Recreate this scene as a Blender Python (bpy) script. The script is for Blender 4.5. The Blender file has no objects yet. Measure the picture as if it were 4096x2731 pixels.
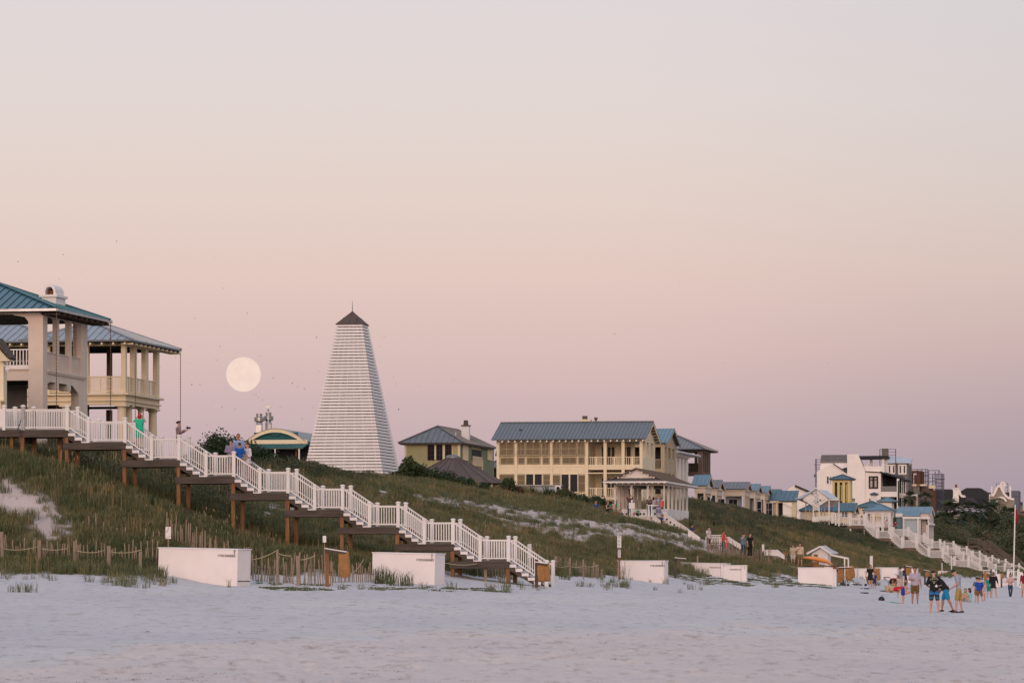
import bpy, bmesh, math, random
import numpy as np
from mathutils import Vector, Matrix
random.seed(7)
PI = math.pi
F, CX, HY, H = 15360.0, 2048.0, 2310.0, 1.6      # focal length in photo pixels, horizon row, eye height
TH = math.radians(10.9); CT, ST = math.cos(TH), math.sin(TH)   # street grid turned from the view axis
col = bpy.context.scene.collection

def P(px, py, Y):
    return Vector(((px - CX) / F * Y, Y, H - (py - HY) / F * Y))

# ------------------------------------------------------------------ objects
def tag(o, label=None, cat=None, group=None, kind=None):
    if label: o['label'] = label
    if cat: o['category'] = cat
    if group: o['group'] = group
    if kind: o['kind'] = kind
    return o

def thing(name, label, cat, loc=(0, 0, 0), rz=0.0, group=None):
    o = bpy.data.objects.new(name, None); col.objects.link(o)
    o.empty_display_size = 0.3
    o.location = loc; o.rotation_euler = (0, 0, rz)
    return tag(o, label, cat, group)

def kids(o):
    return [c for c in bpy.data.objects if c.parent == o]

def copy_tree(o, parent=None):
    c = o.copy(); col.objects.link(c)
    c.parent = parent
    for ch in list(o.children): copy_tree(ch, c)
    return c

class MB:
    """collects shapes; build() links them as ONE mesh object"""
    def __init__(s): s.v = []; s.f = []
    def add(s, vs, fs):
        n = len(s.v); s.v += [tuple(p) for p in vs]; s.f += [tuple(n + i for i in f) for f in fs]; return s
    def box(s, x0, x1, y0, y1, z0, z1):
        if x0 > x1: x0, x1 = x1, x0
        if y0 > y1: y0, y1 = y1, y0
        if z0 > z1: z0, z1 = z1, z0
        return s.add([(x0,y0,z0),(x1,y0,z0),(x1,y1,z0),(x0,y1,z0),(x0,y0,z1),(x1,y0,z1),(x1,y1,z1),(x0,y1,z1)],
            [(0,3,2,1),(4,5,6,7),(0,1,5,4),(1,2,6,5),(2,3,7,6),(3,0,4,7)])
    def hexa(s, b, t):
        """b, t: four bottom and four top points, same order"""
        return s.add(list(b) + list(t), [(0,3,2,1),(4,5,6,7),(0,1,5,4),(1,2,6,5),(2,3,7,6),(3,0,4,7)])
    def slab(s, poly, d):
        """polygon of 3-D points thickened by vector d"""
        d = Vector(d); n = len(poly); a = [Vector(p) for p in poly]; b = [p + d for p in a]
        return s.add(a + b, [tuple(range(n))[::-1], tuple(range(n, 2*n))] + [(i, (i+1) % n, n + (i+1) % n, n + i) for i in range(n)])
    def bar(s, p, q, w, h, up=(0, 0, 1)):
        p, q = Vector(p), Vector(q); d = (q - p).normalized(); up = Vector(up)
        sd = d.cross(up)
        if sd.length < 1e-4: sd = d.cross(Vector((0, 1, 0)))
        sd.normalize(); u2 = sd.cross(d).normalized()
        a, b = sd * w / 2, u2 * h / 2
        return s.hexa([p - a - b, p + a - b, q + a - b, q - a - b], [p - a + b, p + a + b, q + a + b, q - a + b])
    def tube(s, pts, rad, n=8, cap=True, ell=None):
        """tube through points; rad a number or list; ell: list of (axis-x scale, axis-y scale)"""
        pts = [Vector(p) for p in pts]; m = len(pts)
        if not hasattr(rad, '__len__'): rad = [rad] * m
        vs = []; prev = None
        for i, p in enumerate(pts):
            d = (pts[min(i+1, m-1)] - pts[max(i-1, 0)])
            d = d.normalized() if d.length > 1e-9 else Vector((0, 0, 1))
            if prev is None:
                ref = Vector((1, 0, 0)) if abs(d.x) < 0.9 else Vector((0, 1, 0))
                a = (ref - d * ref.dot(d)).normalized()
            else:
                a = (prev - d * prev.dot(d)).normalized()
            prev = a; b = d.cross(a)
            ex, ey = ell[i] if ell else (1, 1)
            for k in range(n):
                t = 2 * PI * k / n
                vs.append(p + a * (math.cos(t) * rad[i] * ex) + b * (math.sin(t) * rad[i] * ey))
        fs = []
        for i in range(m - 1):
            for k in range(n):
                fs.append((i*n + k, i*n + (k+1) % n, (i+1)*n + (k+1) % n, (i+1)*n + k))
        if cap:
            fs.append(tuple(range(n))[::-1]); fs.append(tuple((m-1)*n + k for k in range(n)))
        return s.add(vs, fs)
    def ball(s, c, r, n=10, m=7):
        """ellipsoid, r = (rx, ry, rz)"""
        if not hasattr(r, '__len__'): r = (r, r, r)
        vs = [(c[0], c[1], c[2] - r[2])]
        for j in range(1, m):
            ph = -PI/2 + PI * j / m
            for k in range(n):
                t = 2 * PI * k / n
                vs.append((c[0] + r[0]*math.cos(ph)*math.cos(t), c[1] + r[1]*math.cos(ph)*math.sin(t), c[2] + r[2]*math.sin(ph)))
        vs.append((c[0], c[1], c[2] + r[2]))
        fs = [(0, 1 + (k+1) % n, 1 + k) for k in range(n)]
        for j in range(m - 2):
            for k in range(n):
                a = 1 + j*n
                fs.append((a + k, a + (k+1) % n, a + n + (k+1) % n, a + n + k))
        a = 1 + (m-2)*n
        fs += [(a + k, a + (k+1) % n, len(vs) - 1) for k in range(n)]
        return s.add(vs, fs)
    def lathe(s, prof, c=(0, 0), n=16):
        """prof: [(r, z), ...] around the vertical through c"""
        vs = []; m = len(prof)
        for r, z in prof:
            for k in range(n):
                t = 2 * PI * k / n
                vs.append((c[0] + r*math.cos(t), c[1] + r*math.sin(t), z))
        fs = [(i*n + k, i*n + (k+1) % n, (i+1)*n + (k+1) % n, (i+1)*n + k) for i in range(m-1) for k in range(n)]
        fs.append(tuple(range(n))[::-1]); fs.append(tuple((m-1)*n + k for k in range(n)))
        return s.add(vs, fs)
    def siding(s, a, b, z0, z1, pitch=0.16, out=(0, -1, 0), depth=0.03):
        """lapped boards on the wall line a-b (x, y pairs); out: the outward direction"""
        o = Vector(out); n = max(1, round((z1 - z0) / pitch)); p = (z1 - z0) / n
        A, B = Vector((a[0], a[1], 0)), Vector((b[0], b[1], 0))
        for i in range(n):
            zb, zt = z0 + i*p, z0 + (i+1)*p
            q = [A + o*depth, B + o*depth, B + o*0.004, A + o*0.004]
            s.add([q[0] + Vector((0,0,zb)), q[1] + Vector((0,0,zb)), q[2] + Vector((0,0,zt)), q[3] + Vector((0,0,zt)),
                   A + Vector((0,0,zb)), B + Vector((0,0,zb))], [(0,1,2,3), (4,5,1,0)])
        return s
    def roof(s, poly, eave, sp=0.45, th=0.09, rib=0.035, rh=0.045):
        """one roof plane with standing seams; poly: coplanar 3-D points; eave: two indices of the eave edge"""
        pts = [Vector(p) for p in poly]
        e = (pts[eave[1]] - pts[eave[0]]).normalized(); o = pts[eave[0]]
        n = None
        for k in range(len(pts)):
            cr = (pts[(k+1) % len(pts)] - pts[k]).cross(pts[(k+2) % len(pts)] - pts[(k+1) % len(pts)])
            if cr.length > 1e-3: n = cr.normalized(); break
        if n.z < 0: n = -n
        g = n.cross(e).normalized()
        if g.z < 0: g = -g
        s.slab(pts, n * -th)
        q = [((p - o).dot(e), (p - o).dot(g)) for p in pts]
        lo, hi = min(t for t, _ in q), max(t for t, _ in q)
        k = max(1, int((hi - lo) / sp)); st = (hi - lo) / k
        for i in range(k + 1):
            t = min(max(lo + i * st, lo + rib), hi - rib); ys = []
            for j in range(len(q)):
                (a0, b0), (a1, b1) = q[j], q[(j+1) % len(q)]
                if (a0 - t) * (a1 - t) <= 0 and abs(a1 - a0) > 1e-6:
                    ys.append(b0 + (b1 - b0) * (t - a0) / (a1 - a0))
            if len(ys) >= 2 and max(ys) - min(ys) > 0.05:
                p0, p1 = o + e*t + g*min(ys), o + e*t + g*max(ys)
                a = e * rib / 2
                s.hexa([p0 - a, p0 + a, p1 + a, p1 - a], [p0 - a + n*rh, p0 + a + n*rh, p1 + a + n*rh, p1 - a + n*rh])
        return s
    def build(s, name, m, parent=None, smooth=False, label=None, loc=None, rz=None):
        me = bpy.data.meshes.new(name); me.from_pydata(s.v, [], s.f); me.validate(); 
        if m is not None:
            for k in (m if isinstance(m, (list, tuple)) else [m]): me.materials.append(k)
        bm = bmesh.new(); bm.from_mesh(me); bmesh.ops.recalc_face_normals(bm, faces=bm.faces); bm.to_mesh(me); bm.free()
        if smooth:
            for p in me.polygons: p.use_smooth = True
        me.update()
        o = bpy.data.objects.new(name, me); col.objects.link(o)
        if parent is not None: o.parent = parent
        if label: o['label'] = label
        if loc is not None: o.location = loc
        if rz is not None: o.rotation_euler = (0, 0, rz)
        return o

class Fr:
    """a building's own axes: x along its front (to the sea), y away from the camera; origin at the front corner nearest the sea"""
    def __init__(s, px, Y, py0):
        s.o = P(px, py0, Y)
    def u(s, px, y=0.0):
        k = (px - CX) / F
        return (k * (s.o.y + y*CT) - s.o.x - y*ST) / (CT + k*ST)
    def v(s, px, x=0.0):
        k = (px - CX) / F
        return (k * (s.o.y - x*ST) - s.o.x - x*CT) / (ST - k*CT)
    def z(s, py, x=0.0, y=0.0):
        Y = s.o.y - x*ST + y*CT
        return H - (py - HY) / F * Y - s.o.z
    def thing(s, name, label, cat, group=None):
        return thing(name, label, cat, s.o, -TH, group)
    def w(s, x, y, z):
        return Vector((s.o.x + x*CT + y*ST, s.o.y - x*ST + y*CT, s.o.z + z))

# ------------------------------------------------------------------ materials
_m = {}
def mat(name, c, rough=0.7, metal=0.0, var=0.12, scale=3.0, bump=0.0, bscale=30.0, spec=0.3, c2=None, emit=0.0, stretch=(1, 1, 1), trans=0.0):
    if name in _m: return _m[name]
    m = bpy.data.materials.new(name); m.use_nodes = True; nt = m.node_tree; N = nt.nodes; L = nt.links
    b = N['Principled BSDF']
    b.inputs['Roughness'].default_value = rough; b.inputs['Metallic'].default_value = metal
    b.inputs['Specular IOR Level'].default_value = spec
    tc = N.new('ShaderNodeTexCoord'); mp = N.new('ShaderNodeMapping'); L.new(tc.outputs['Object'], mp.inputs['Vector'])
    mp.inputs['Scale'].default_value = stretch
    if var > 0:
        n = N.new('ShaderNodeTexNoise'); n.inputs['Scale'].default_value = scale; n.inputs['Detail'].default_value = 6
        n.inputs['Roughness'].default_value = 0.65
        L.new(mp.outputs[0], n.inputs['Vector'])
        r = N.new('ShaderNodeValToRGB'); r.color_ramp.elements[0].position = 0.3; r.color_ramp.elements[1].position = 0.7
        c2 = c2 or tuple(max(0, k * (1 - 2*var)) for k in c)
        r.color_ramp.elements[0].color = (*c2, 1); r.color_ramp.elements[1].color = (*c, 1)
        L.new(n.outputs['Fac'], r.inputs[0]); L.new(r.outputs[0], b.inputs['Base Color'])
    else: b.inputs['Base Color'].default_value = (*c, 1)
    if bump > 0:
        n2 = N.new('ShaderNodeTexNoise'); n2.inputs['Scale'].default_value = bscale; n2.inputs['Detail'].default_value = 4
        L.new(mp.outputs[0], n2.inputs['Vector'])
        bp = N.new('ShaderNodeBump'); bp.inputs['Strength'].default_value = bump; bp.inputs['Distance'].default_value = 0.02
        L.new(n2.outputs['Fac'], bp.inputs['Height']); L.new(bp.outputs[0], b.inputs['Normal'])
    if emit > 0:
        b.inputs['Emission Color'].default_value = (*c, 1); b.inputs['Emission Strength'].default_value = emit
    if trans > 0: b.inputs['Transmission Weight'].default_value = trans
    _m[name] = m
    return m

def rgb(r, g, b):
    f = lambda v: (v/255/12.92 if v/255 <= 0.04045 else ((v/255 + 0.055)/1.055)**2.4)
    return (f(r), f(g), f(b))

M = dict(
    white=mat('white_paint', (0.74, 0.71, 0.71), 0.5, var=0.06, scale=1.5, bump=0.15),
    whitew=mat('weathered_white', (0.80, 0.76, 0.73), 0.6, var=0.12, scale=0.8, bump=0.2),
    wallwhite=mat('white_stucco', (0.82, 0.77, 0.75), 0.85, var=0.06, scale=0.6, bump=0.3),
    timber=mat('dark_timber', (0.105, 0.082, 0.07), 0.8, var=0.3, scale=2.0, bump=0.5, stretch=(0.4, 4, 4)),
    pile=mat('pile_timber', (0.30, 0.145, 0.062), 0.8, var=0.3, scale=3.0, bump=0.5, stretch=(4, 4, 0.4)),
    tread=mat('grey_decking', (0.16, 0.15, 0.155), 0.8, var=0.2, scale=3.0),
    stucco=mat('pinkish_stucco', (0.68, 0.57, 0.50), 0.85, var=0.07, scale=0.7, bump=0.3),
    cream=mat('cream_paint', (0.72, 0.60, 0.42), 0.6, var=0.08, scale=1.0, bump=0.15),
    ccol=mat('cream_column', (0.72, 0.61, 0.44), 0.6, var=0.08, scale=1.0),
    yellow=mat('pale_yellow_board', (0.78, 0.675, 0.49), 0.65, var=0.06, scale=1.0, bump=0.15),
    tan=mat('tan_shutter', (0.20, 0.155, 0.095), 0.7, var=0.1, scale=2.0),
    green=mat('sage_board', (0.45, 0.41, 0.22), 0.7, var=0.08, scale=1.0),
    teal=mat('teal_board', (0.01, 0.11, 0.12), 0.6, var=0.12, scale=2.0),
    roofblue=mat('blue_metal_roof', (0.05, 0.155, 0.20), 0.34, metal=0.5, var=0.1, scale=1.0),
    roofgrey=mat('grey_metal_roof', (0.20, 0.20, 0.205), 0.4, metal=0.5, var=0.12, scale=1.2),
    roofsky=mat('sky_blue_roof', (0.16, 0.27, 0.34), 0.5, metal=0.2, var=0.1, scale=1.0),
    roofpale=mat('pale_blue_roof', (0.50, 0.54, 0.60), 0.5, metal=0.1, var=0.1, scale=1.0),
    roofbrown=mat('brown_shingle', (0.16, 0.135, 0.12), 0.8, var=0.2, scale=3.0, bump=0.4),
    roofdark=mat('dark_slate', (0.035, 0.035, 0.045), 0.8, var=0.2, scale=2.0),
    bronze=mat('dark_bronze_roof', (0.105, 0.075, 0.065), 0.6, metal=0.1, var=0.15, scale=1.2),
    black=mat('dark_opening', (0.012, 0.013, 0.014), 0.7, var=0.2, scale=2.0),
    dark=mat('dark_interior', (0.035, 0.035, 0.035), 0.9, var=0.2, scale=2.0),
    glass=mat('window_glass', (0.012, 0.016, 0.026), 0.35, var=0.2, scale=0.6, spec=0.12),
    brown=mat('brown_stain', (0.17, 0.115, 0.085), 0.7, var=0.12, scale=1.5),
    picket=mat('grey_picket', (0.34, 0.26, 0.20), 0.9, var=0.25, scale=4.0, stretch=(3, 3, 0.6)),
    rope=mat('pale_rope', (0.42, 0.36, 0.22), 0.9, var=0.1),
    paper=mat('brown_sack', (0.38, 0.19, 0.07), 0.85, var=0.2, scale=3.0, bump=0.8, bscale=12),
    steel=mat('brushed_steel', (0.42, 0.42, 0.43), 0.35, metal=0.8, var=0.2, scale=2.0),
    ink=mat('black_ink', (0.012, 0.012, 0.012), 0.7, var=0.0),
    brick=mat('raw_brick', (0.14, 0.07, 0.045), 0.9, var=0.3, scale=2.0),
    scaff=mat('scaffold_steel', (0.05, 0.06, 0.09), 0.5, metal=0.5, var=0.0),
    grey=mat('grey_stucco', (0.17, 0.15, 0.145), 0.85, var=0.1, scale=0.8),
    orange=mat('orange_plastic', (0.75, 0.27, 0.06), 0.35, var=0.05, spec=0.5),
    terracotta=mat('terracotta', (0.22, 0.06, 0.03), 0.8, var=0.1),
    lattice=mat('painted_lattice', (0.58, 0.50, 0.46), 0.7, var=0.05),
    bluewall=mat('pale_blue_wall', (0.42, 0.50, 0.55), 0.7, var=0.05, scale=1.0),
)
# ------------------------------------------------------------------ terrain
COLS = np.array([-400,0,300,600,900,1200,1500,1800,2050,2200,2500,2700,2900,3100,3350,3600,3800,4000,4200,4600], float)
ROWS = [
(20,  [0]*20),
(58,  [.12,.1,.08,.06,.05,.04,.03,.02,.01,0,0,0,0,0,-.02,-.03,-.04,-.05,-.06,-.15]),
(100, [.75,.6,.55,.55,.5,.45,.42,.4,.38,.35,.3,.25,.2,.15,.1,.05,0,-.03,-.05,-.15]),
(130, [1.1,.95,.9,.88,.85,.8,.78,.72,.68,.65,.55,.5,.42,.35,.25,.15,.1,.05,0,-.1]),
(150, [1.5,1.35,1.3,1.2,1.1,1.05,1.03,1.0,.95,.9,.82,.72,.62,.52,.4,.25,.15,.08,0,-.1]),
(157, [2.1,1.8,1.75,1.6,1.2,1.15,1.13,1.1,1.03,.98,.88,.78,.67,.55,.42,.27,.17,.1,.02,-.1]),
(162, [3.0,2.5,2.4,2.1,1.5,1.3,1.25,1.18,1.1,1.05,.93,.82,.7,.58,.44,.28,.18,.1,.03,-.1]),
(168, [5,4.6,4.3,3.5,2.4,1.75,1.5,1.35,1.2,1.12,1.0,.86,.74,.6,.46,.3,.2,.1,.04,-.1]),
(176, [7.4,7.2,6.4,5.1,3.9,3.0,2.4,1.85,1.45,1.25,1.1,.95,.8,.66,.5,.34,.22,.12,.05,-.1]),
(200, [8.2,8.2,7.9,7.2,6.2,5.1,4.2,3.2,2.5,1.9,1.3,1.1,.95,.85,.65,.42,.3,.18,.1,-.05]),
(230, [8.6,8.5,8.4,8.2,8.0,7.0,5.9,4.7,3.7,3.1,2.0,1.35,1.15,1.0,.75,.5,.35,.22,.1,-.05]),
(265, [8.8,8.8,8.8,8.8,8.9,8.9,7.9,6.8,5.7,5.3,4.0,2.6,1.6,1.25,.98,.6,.42,.28,.12,0]),
(295, [8.8,8.8,8.8,8.9,8.9,9.0,9.1,8.3,7.6,7.1,5.85,4.9,3.7,2.7,1.45,.8,.5,.33,.18,0]),
(310, [9,9,9,9,9,9,9.2,9.0,8.2,7.6,6.2,5.3,4.4,3.4,1.9,1.0,.6,.4,.2,0]),
(350, [9,9,9,9,9,9,9.2,9.6,9.5,9.0,7.8,7.4,6.6,4.9,3.1,1.7,1.0,.55,.35,.1]),
(400, [9,9,9,9,9.2,9.4,9.6,10,10.3,10,9.0,9.2,8.6,6.8,4.8,2.8,1.6,.85,.5,.2]),
(450, [9.5]*7+[10,10,9.9,9.4,9.3,9.4,8.1,6.7,4.4,2.7,1.6,1.0,.4]),
(500, [9.8]*7+[10,10,10,9.7,9.5,9.5,9.0,8.0,6.5,4.2,2.6,1.7,.7]),
(560, [10]*10+[9.7,9.5,9.5,9.2,9.2,8.6,6.8,4.6,3.0,1.2]),
(620, [10]*14+[9.9,9.8,9.2,7.6,5.8,3]),
(680, [10.5]*14+[10.3,10.2,10,9.6,8.3,5]),
(760, [10.5]*14+[11,12.5,13,13,12,9]),
(850, [10.5]*14+[12,15.5,15.5,15.5,15,12]),
(1500,[10]*14+[12,16,16,16,16,14]),
(3200,[10]*20),
]
def pchip(x, y, xi):
    h = np.diff(x); d = np.diff(y) / h; m = np.zeros_like(y)
    for i in range(1, len(x) - 1):
        if d[i-1] * d[i] > 0:
            w1, w2 = 2*h[i] + h[i-1], h[i] + 2*h[i-1]
            m[i] = (w1 + w2) / (w1/d[i-1] + w2/d[i])
    m[0], m[-1] = d[0], d[-1]
    xi = np.clip(xi, x[0], x[-1]); k = np.clip(np.searchsorted(x, xi) - 1, 0, len(x) - 2)
    t = (xi - x[k]) / h[k]
    return ((2*t**3 - 3*t**2 + 1)*y[k] + (t**3 - 2*t**2 + t)*h[k]*m[k] + (-2*t**3 + 3*t**2)*y[k+1] + (t**3 - t**2)*h[k]*m[k+1])
GX = np.linspace(-400, 4600, 251); RY = np.log(np.array([r[0] for r in ROWS], float)); GL = np.linspace(RY[0], RY[-1], 500)
_t = np.array([pchip(COLS, np.array(r[1], float), GX) for r in ROWS])
TAB = np.array([pchip(RY, _t[:, j], GL) for j in range(len(GX))]).T      # [Y, px]

_rng = np.random.RandomState(3); _perm = _rng.rand(256, 256)
def vnoise(x, y):
    x = np.asarray(x, float); y = np.asarray(y, float)
    xi, yi = np.floor(x).astype(int), np.floor(y).astype(int); fx, fy = x - xi, y - yi
    fx, fy = fx*fx*(3 - 2*fx), fy*fy*(3 - 2*fy)
    g = lambda a, b: _perm[a & 255, b & 255]
    return (g(xi, yi)*(1-fx) + g(xi+1, yi)*fx)*(1-fy) + (g(xi, yi+1)*(1-fx) + g(xi+1, yi+1)*fx)*fy
def fbm(x, y, o=4):
    r = 0; a = 0.5; t = 0
    for i in range(o):
        r = r + a * vnoise(x * 2**i + 17*i, y * 2**i + 5*i); t += a; a *= 0.5
    return r / t

def smooth(a, b, x):
    t = np.clip((np.asarray(x, float) - a) / (b - a), 0, 1); return t*t*(3 - 2*t)

def base_z(X, Y):
    X, Y = np.asarray(X, float), np.asarray(Y, float)
    Yc = np.clip(Y, 20, 3199); px = np.clip(X / Yc * F + CX, -400, 4599)
    a = (px + 400) / 20.0; i = np.clip(a.astype(int), 0, 249); fa = a - i
    b = (np.log(Yc) - GL[0]) / (GL[1] - GL[0]); j = np.clip(b.astype(int), 0, 498); fb = b - j
    z = (TAB[j, i]*(1-fa) + TAB[j, i+1]*fa)*(1-fb) + (TAB[j+1, i]*(1-fa) + TAB[j+1, i+1]*fa)*fb
    z = z + .95*np.exp(-((px - 3835)/75)**2 - ((Yc - 365)/26)**2)
    return z
def dune_fac(X, Y):
    """0 on the open beach, 1 up on the dune"""
    Y = np.asarray(Y, float); z = base_z(X, Y)
    u = np.asarray(X)*CT - Y*ST
    return smooth(1.5, 2.25, z + 0.0*Y) * smooth(150, 158, Y)
def trod(X, Y):
    """1 on the trampled strip of beach toward the water"""
    px = X/np.maximum(Y, 1)*F + CX; e = 70 + px*.0115 - Y + (fbm(X/2.2 + 70, Y/7, 3) - .5)*26
    return smooth(-4, 5, e)*.8 + .2*smooth(.5, .65, fbm(X/4 + 40, Y/16, 3))
def ground(X, Y):
    X, Y = np.asarray(X, float), np.asarray(Y, float)
    z = base_z(X, Y); d = dune_fac(X, Y)
    z = z + d * ((fbm(X/6, Y/6) - 0.5) * 0.9 + (fbm(X/1.6+9, Y/1.6) - 0.5) * 0.25)
    z = z + (1 - d) * ((fbm(X/9+3, Y/14) - 0.5)*0.22 + (fbm(X/1.1, Y/2.2+7, 3) - 0.5)*0.05 + ((fbm(X/.42+31, Y/.7, 2) - 0.5)*0.05 + (fbm(X/.16+11, Y/.4, 2) - 0.5)*0.04*(Y < 175))*(.45 + .9*trod(X, Y)) - .05*smooth(.6, .8, vnoise(X/.34 + 77, Y/.55 + 5))*smooth(.35, .6, fbm(X/3, Y/6 + 9, 2))*(.3 + trod(X, Y)))
    return z
def gz(X, Y): return float(ground(X, Y))

# sand showing through on the slopes: soft outlines, in the place's own coordinates
def at_ground(px, py, Y0, Y1):
    """the first dune point between the depths Y0 and Y1 seen at a photo pixel"""
    ys = np.linspace(Y0, Y1, 160); xs = (px - CX) / F * ys
    rows = HY - (base_z(xs, ys) - H) / ys * F
    k = np.argmax(rows <= py) if (rows <= py).any() else len(ys) - 1
    return float(xs[k]), float(ys[k])
PATCH = []
def patch(px, py, rx, ry, Y0, Y1, tilt=0.0, st=1.0):
    x, y = at_ground(px, py, Y0, Y1)
    x1, y1 = at_ground(px, py - ry, Y0, Y1); x2, y2 = at_ground(px, py + ry, Y0, Y1)
    PATCH.append((x, y, rx / F * y, max(1.5, abs(y1 - y2) / 2), tilt, st))
patch(60, 1968, 130, 16, 160, 178, -.9); patch(215, 2018, 140, 14, 160, 178, -.9); patch(20, 1935, 60, 10, 160, 178, -.5, .8)
patch(1075, 2075, 55, 28, 178, 240, 0, .9); patch(1180, 2020, 90, 35, 178, 250, 0, .8); patch(1290, 2090, 90, 26, 178, 240, 0, .8); patch(1400, 2110, 80, 30, 178, 240, 0, .8)
patch(1010, 1990, 60, 18, 178, 240, 0, .7); patch(1550, 1972, 45, 14, 200, 300, 0, .9); patch(1500, 2150, 70, 20, 178, 240, 0, .6)
for a in [(1760,2005,60,14),(1860,2012,90,22),(1960,2030,110,28),(2060,2050,110,34),(2160,2075,120,36),(2270,2100,120,36),(2370,2105,110,28),(2470,2112,110,22),(2570,2125,110,16),(2680,2145,110,14),(2790,2168,90,12),(2890,2190,70,10),(2050,2090,60,14),(2290,2140,70,12),(1680,1995,40,10)]:
    patch(*a, 190, 330, 0, .95)
PA = np.array(PATCH)
def sandmask(X, Y):
    """1 where bare sand shows on the dune"""
    X, Y = np.asarray(X, float), np.asarray(Y, float); m = np.zeros_like(X + Y)
    for x, y, rx, ry, tl, st in PATCH:
        dx, dy = X - x, Y - y
        q = (dx/rx)**2 + ((dy - tl*dx)/ry)**2
        m = np.maximum(m, st * (1 - smooth(0.45, 1.5, q)))
    n = fbm(X/0.9 + 50, Y/1.6, 3)
    return np.clip(m * 1.15 + (n - 0.55) * 1.9 * (m > 0.02), 0, 1)
def veg(X, Y):
    """how much the ground is grown over"""
    d = dune_fac(X, Y)
    return np.clip(d * 1.15 - np.maximum(sandmask(X, Y), .85*sandmask(X, Y + 2.5)), 0, 1)

def make_terrain():
    pxs = np.concatenate([np.linspace(-6000, -300, 40)[:-1], np.linspace(-300, 4400, 520), np.linspace(4400, 10000, 40)[1:]])
    ys = np.concatenate([np.linspace(3, 45, 15)[:-1], np.exp(np.linspace(math.log(45), math.log(160), 700))[:-1], np.exp(np.linspace(math.log(160), math.log(700), 420)), np.exp(np.linspace(math.log(700), math.log(6000), 40))[1:]])
    K = (pxs - CX) / F; YY, KK = np.meshgrid(ys, K, indexing='ij'); XX = KK * YY
    Z = ground(XX, YY)
    # the beach falls away to the sea off to the right
    uu = XX*CT - YY*ST; Z = Z - smooth(12, 45, uu) * 1.6
    nr, nc = XX.shape
    co = np.stack([XX, YY, Z], -1).reshape(-1, 3)
    idx = np.arange(nr*nc).reshape(nr, nc)
    q = np.stack([idx[:-1, :-1], idx[:-1, 1:], idx[1:, 1:], idx[1:, :-1]], -1).reshape(-1, 4)
    me = bpy.data.meshes.new('sand_ground'); me.from_pydata(co.tolist(), [], q.tolist())
    ad = me.attributes.new('dune', 'FLOAT', 'POINT'); ad.data.foreach_set('value', dune_fac(XX, YY).reshape(-1).astype(np.float32))
    at = me.attributes.new('veg', 'FLOAT', 'POINT'); at.data.foreach_set('value', veg(XX, YY).reshape(-1).astype(np.float32))
    at = me.attributes.new('trod', 'FLOAT', 'POINT'); at.data.foreach_set('value', trod(XX, YY).reshape(-1).astype(np.float32))
    me.polygons.foreach_set('use_smooth', [True]*len(me.polygons)); me.update()
    o = bpy.data.objects.new('sand_ground', me); col.objects.link(o); tag(o, kind='structure')
    m = bpy.data.materials.new('beach_sand'); m.use_nodes = True; nt = m.node_tree; N, L = nt.nodes, nt.links; b = N['Principled BSDF']
    b.inputs['Roughness'].default_value = 0.95; b.inputs['Specular IOR Level'].default_value = 0.1
    tc = N.new('ShaderNodeTexCoord'); mp = N.new('ShaderNodeMapping'); mp.inputs['Scale'].default_value = (1, 0.45, 1)
    L.new(tc.outputs['Object'], mp.inputs['Vector'])
    def noise(sc, det, ro=0.6):
        n = N.new('ShaderNodeTexNoise'); n.inputs['Scale'].default_value = sc; n.inputs['Detail'].default_value = det; n.inputs['Roughness'].default_value = ro
        L.new(mp.outputs[0], n.inputs['Vector']); return n
    def ramp(a, ca, bb, cb):
        r = N.new('ShaderNodeValToRGB'); e = r.color_ramp.elements; e[0].position = a; e[0].color = (*ca, 1); e[1].position = bb; e[1].color = (*cb, 1); return r
    n1 = noise(0.12, 5); r1 = ramp(0.35, (0.50, 0.485, 0.50), 0.65, (0.56, 0.535, 0.53)); L.new(n1.outputs['Fac'], r1.inputs[0])
    n2 = noise(2.2, 8, 0.75); r2 = ramp(0.36, (0.62, 0.55, 0.51), 0.47, (1, 1, 1)); L.new(n2.outputs['Fac'], r2.inputs[0])
    mx = N.new('ShaderNodeMix'); mx.data_type = 'RGBA'; mx.blend_type = 'MULTIPLY'; mx.inputs[0].default_value = 0.8
    L.new(r1.outputs[0], mx.inputs[6]); L.new(r2.outputs[0], mx.inputs[7])
    n3 = noise(1.3, 6); r3 = ramp(0.35, (0.085, 0.075, 0.042), 0.7, (0.22, 0.17, 0.10)); L.new(n3.outputs['Fac'], r3.inputs[0])
    av = N.new('ShaderNodeAttribute'); av.attribute_name = 'veg'
    mr = N.new('ShaderNodeMapRange'); mr.inputs[1].default_value = 0.25; mr.inputs[2].default_value = 0.75; L.new(av.outputs['Fac'], mr.inputs[0])
    m2 = N.new('ShaderNodeMix'); m2.data_type = 'RGBA'; L.new(mr.outputs[0], m2.inputs[0]); 
    dv = N.new('ShaderNodeAttribute'); dv.attribute_name = 'dune'; md = N.new('ShaderNodeMix'); md.data_type = 'RGBA'; md.blend_type = 'MULTIPLY'; L.new(dv.outputs['Fac'], md.inputs[0]); L.new(mx.outputs[2], md.inputs[6]); md.inputs[7].default_value = (.95, .83, .76, 1)
    n6 = noise(0.35, 4); r6 = ramp(0.2, (1, 1, 1), .9, (1.07, .99, .93)); at_ = N.new('ShaderNodeAttribute'); at_.attribute_name = 'trod'; L.new(at_.outputs['Fac'], r6.inputs[0]); m6 = N.new('ShaderNodeMix'); m6.data_type = 'RGBA'; m6.blend_type = 'MULTIPLY'; m6.inputs[0].default_value = 1; L.new(md.outputs[2], m6.inputs[6]); L.new(r6.outputs[0], m6.inputs[7])
    L.new(m6.outputs[2], m2.inputs[6]); L.new(r3.outputs[0], m2.inputs[7])
    L.new(m2.outputs[2], b.inputs['Base Color'])
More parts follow.
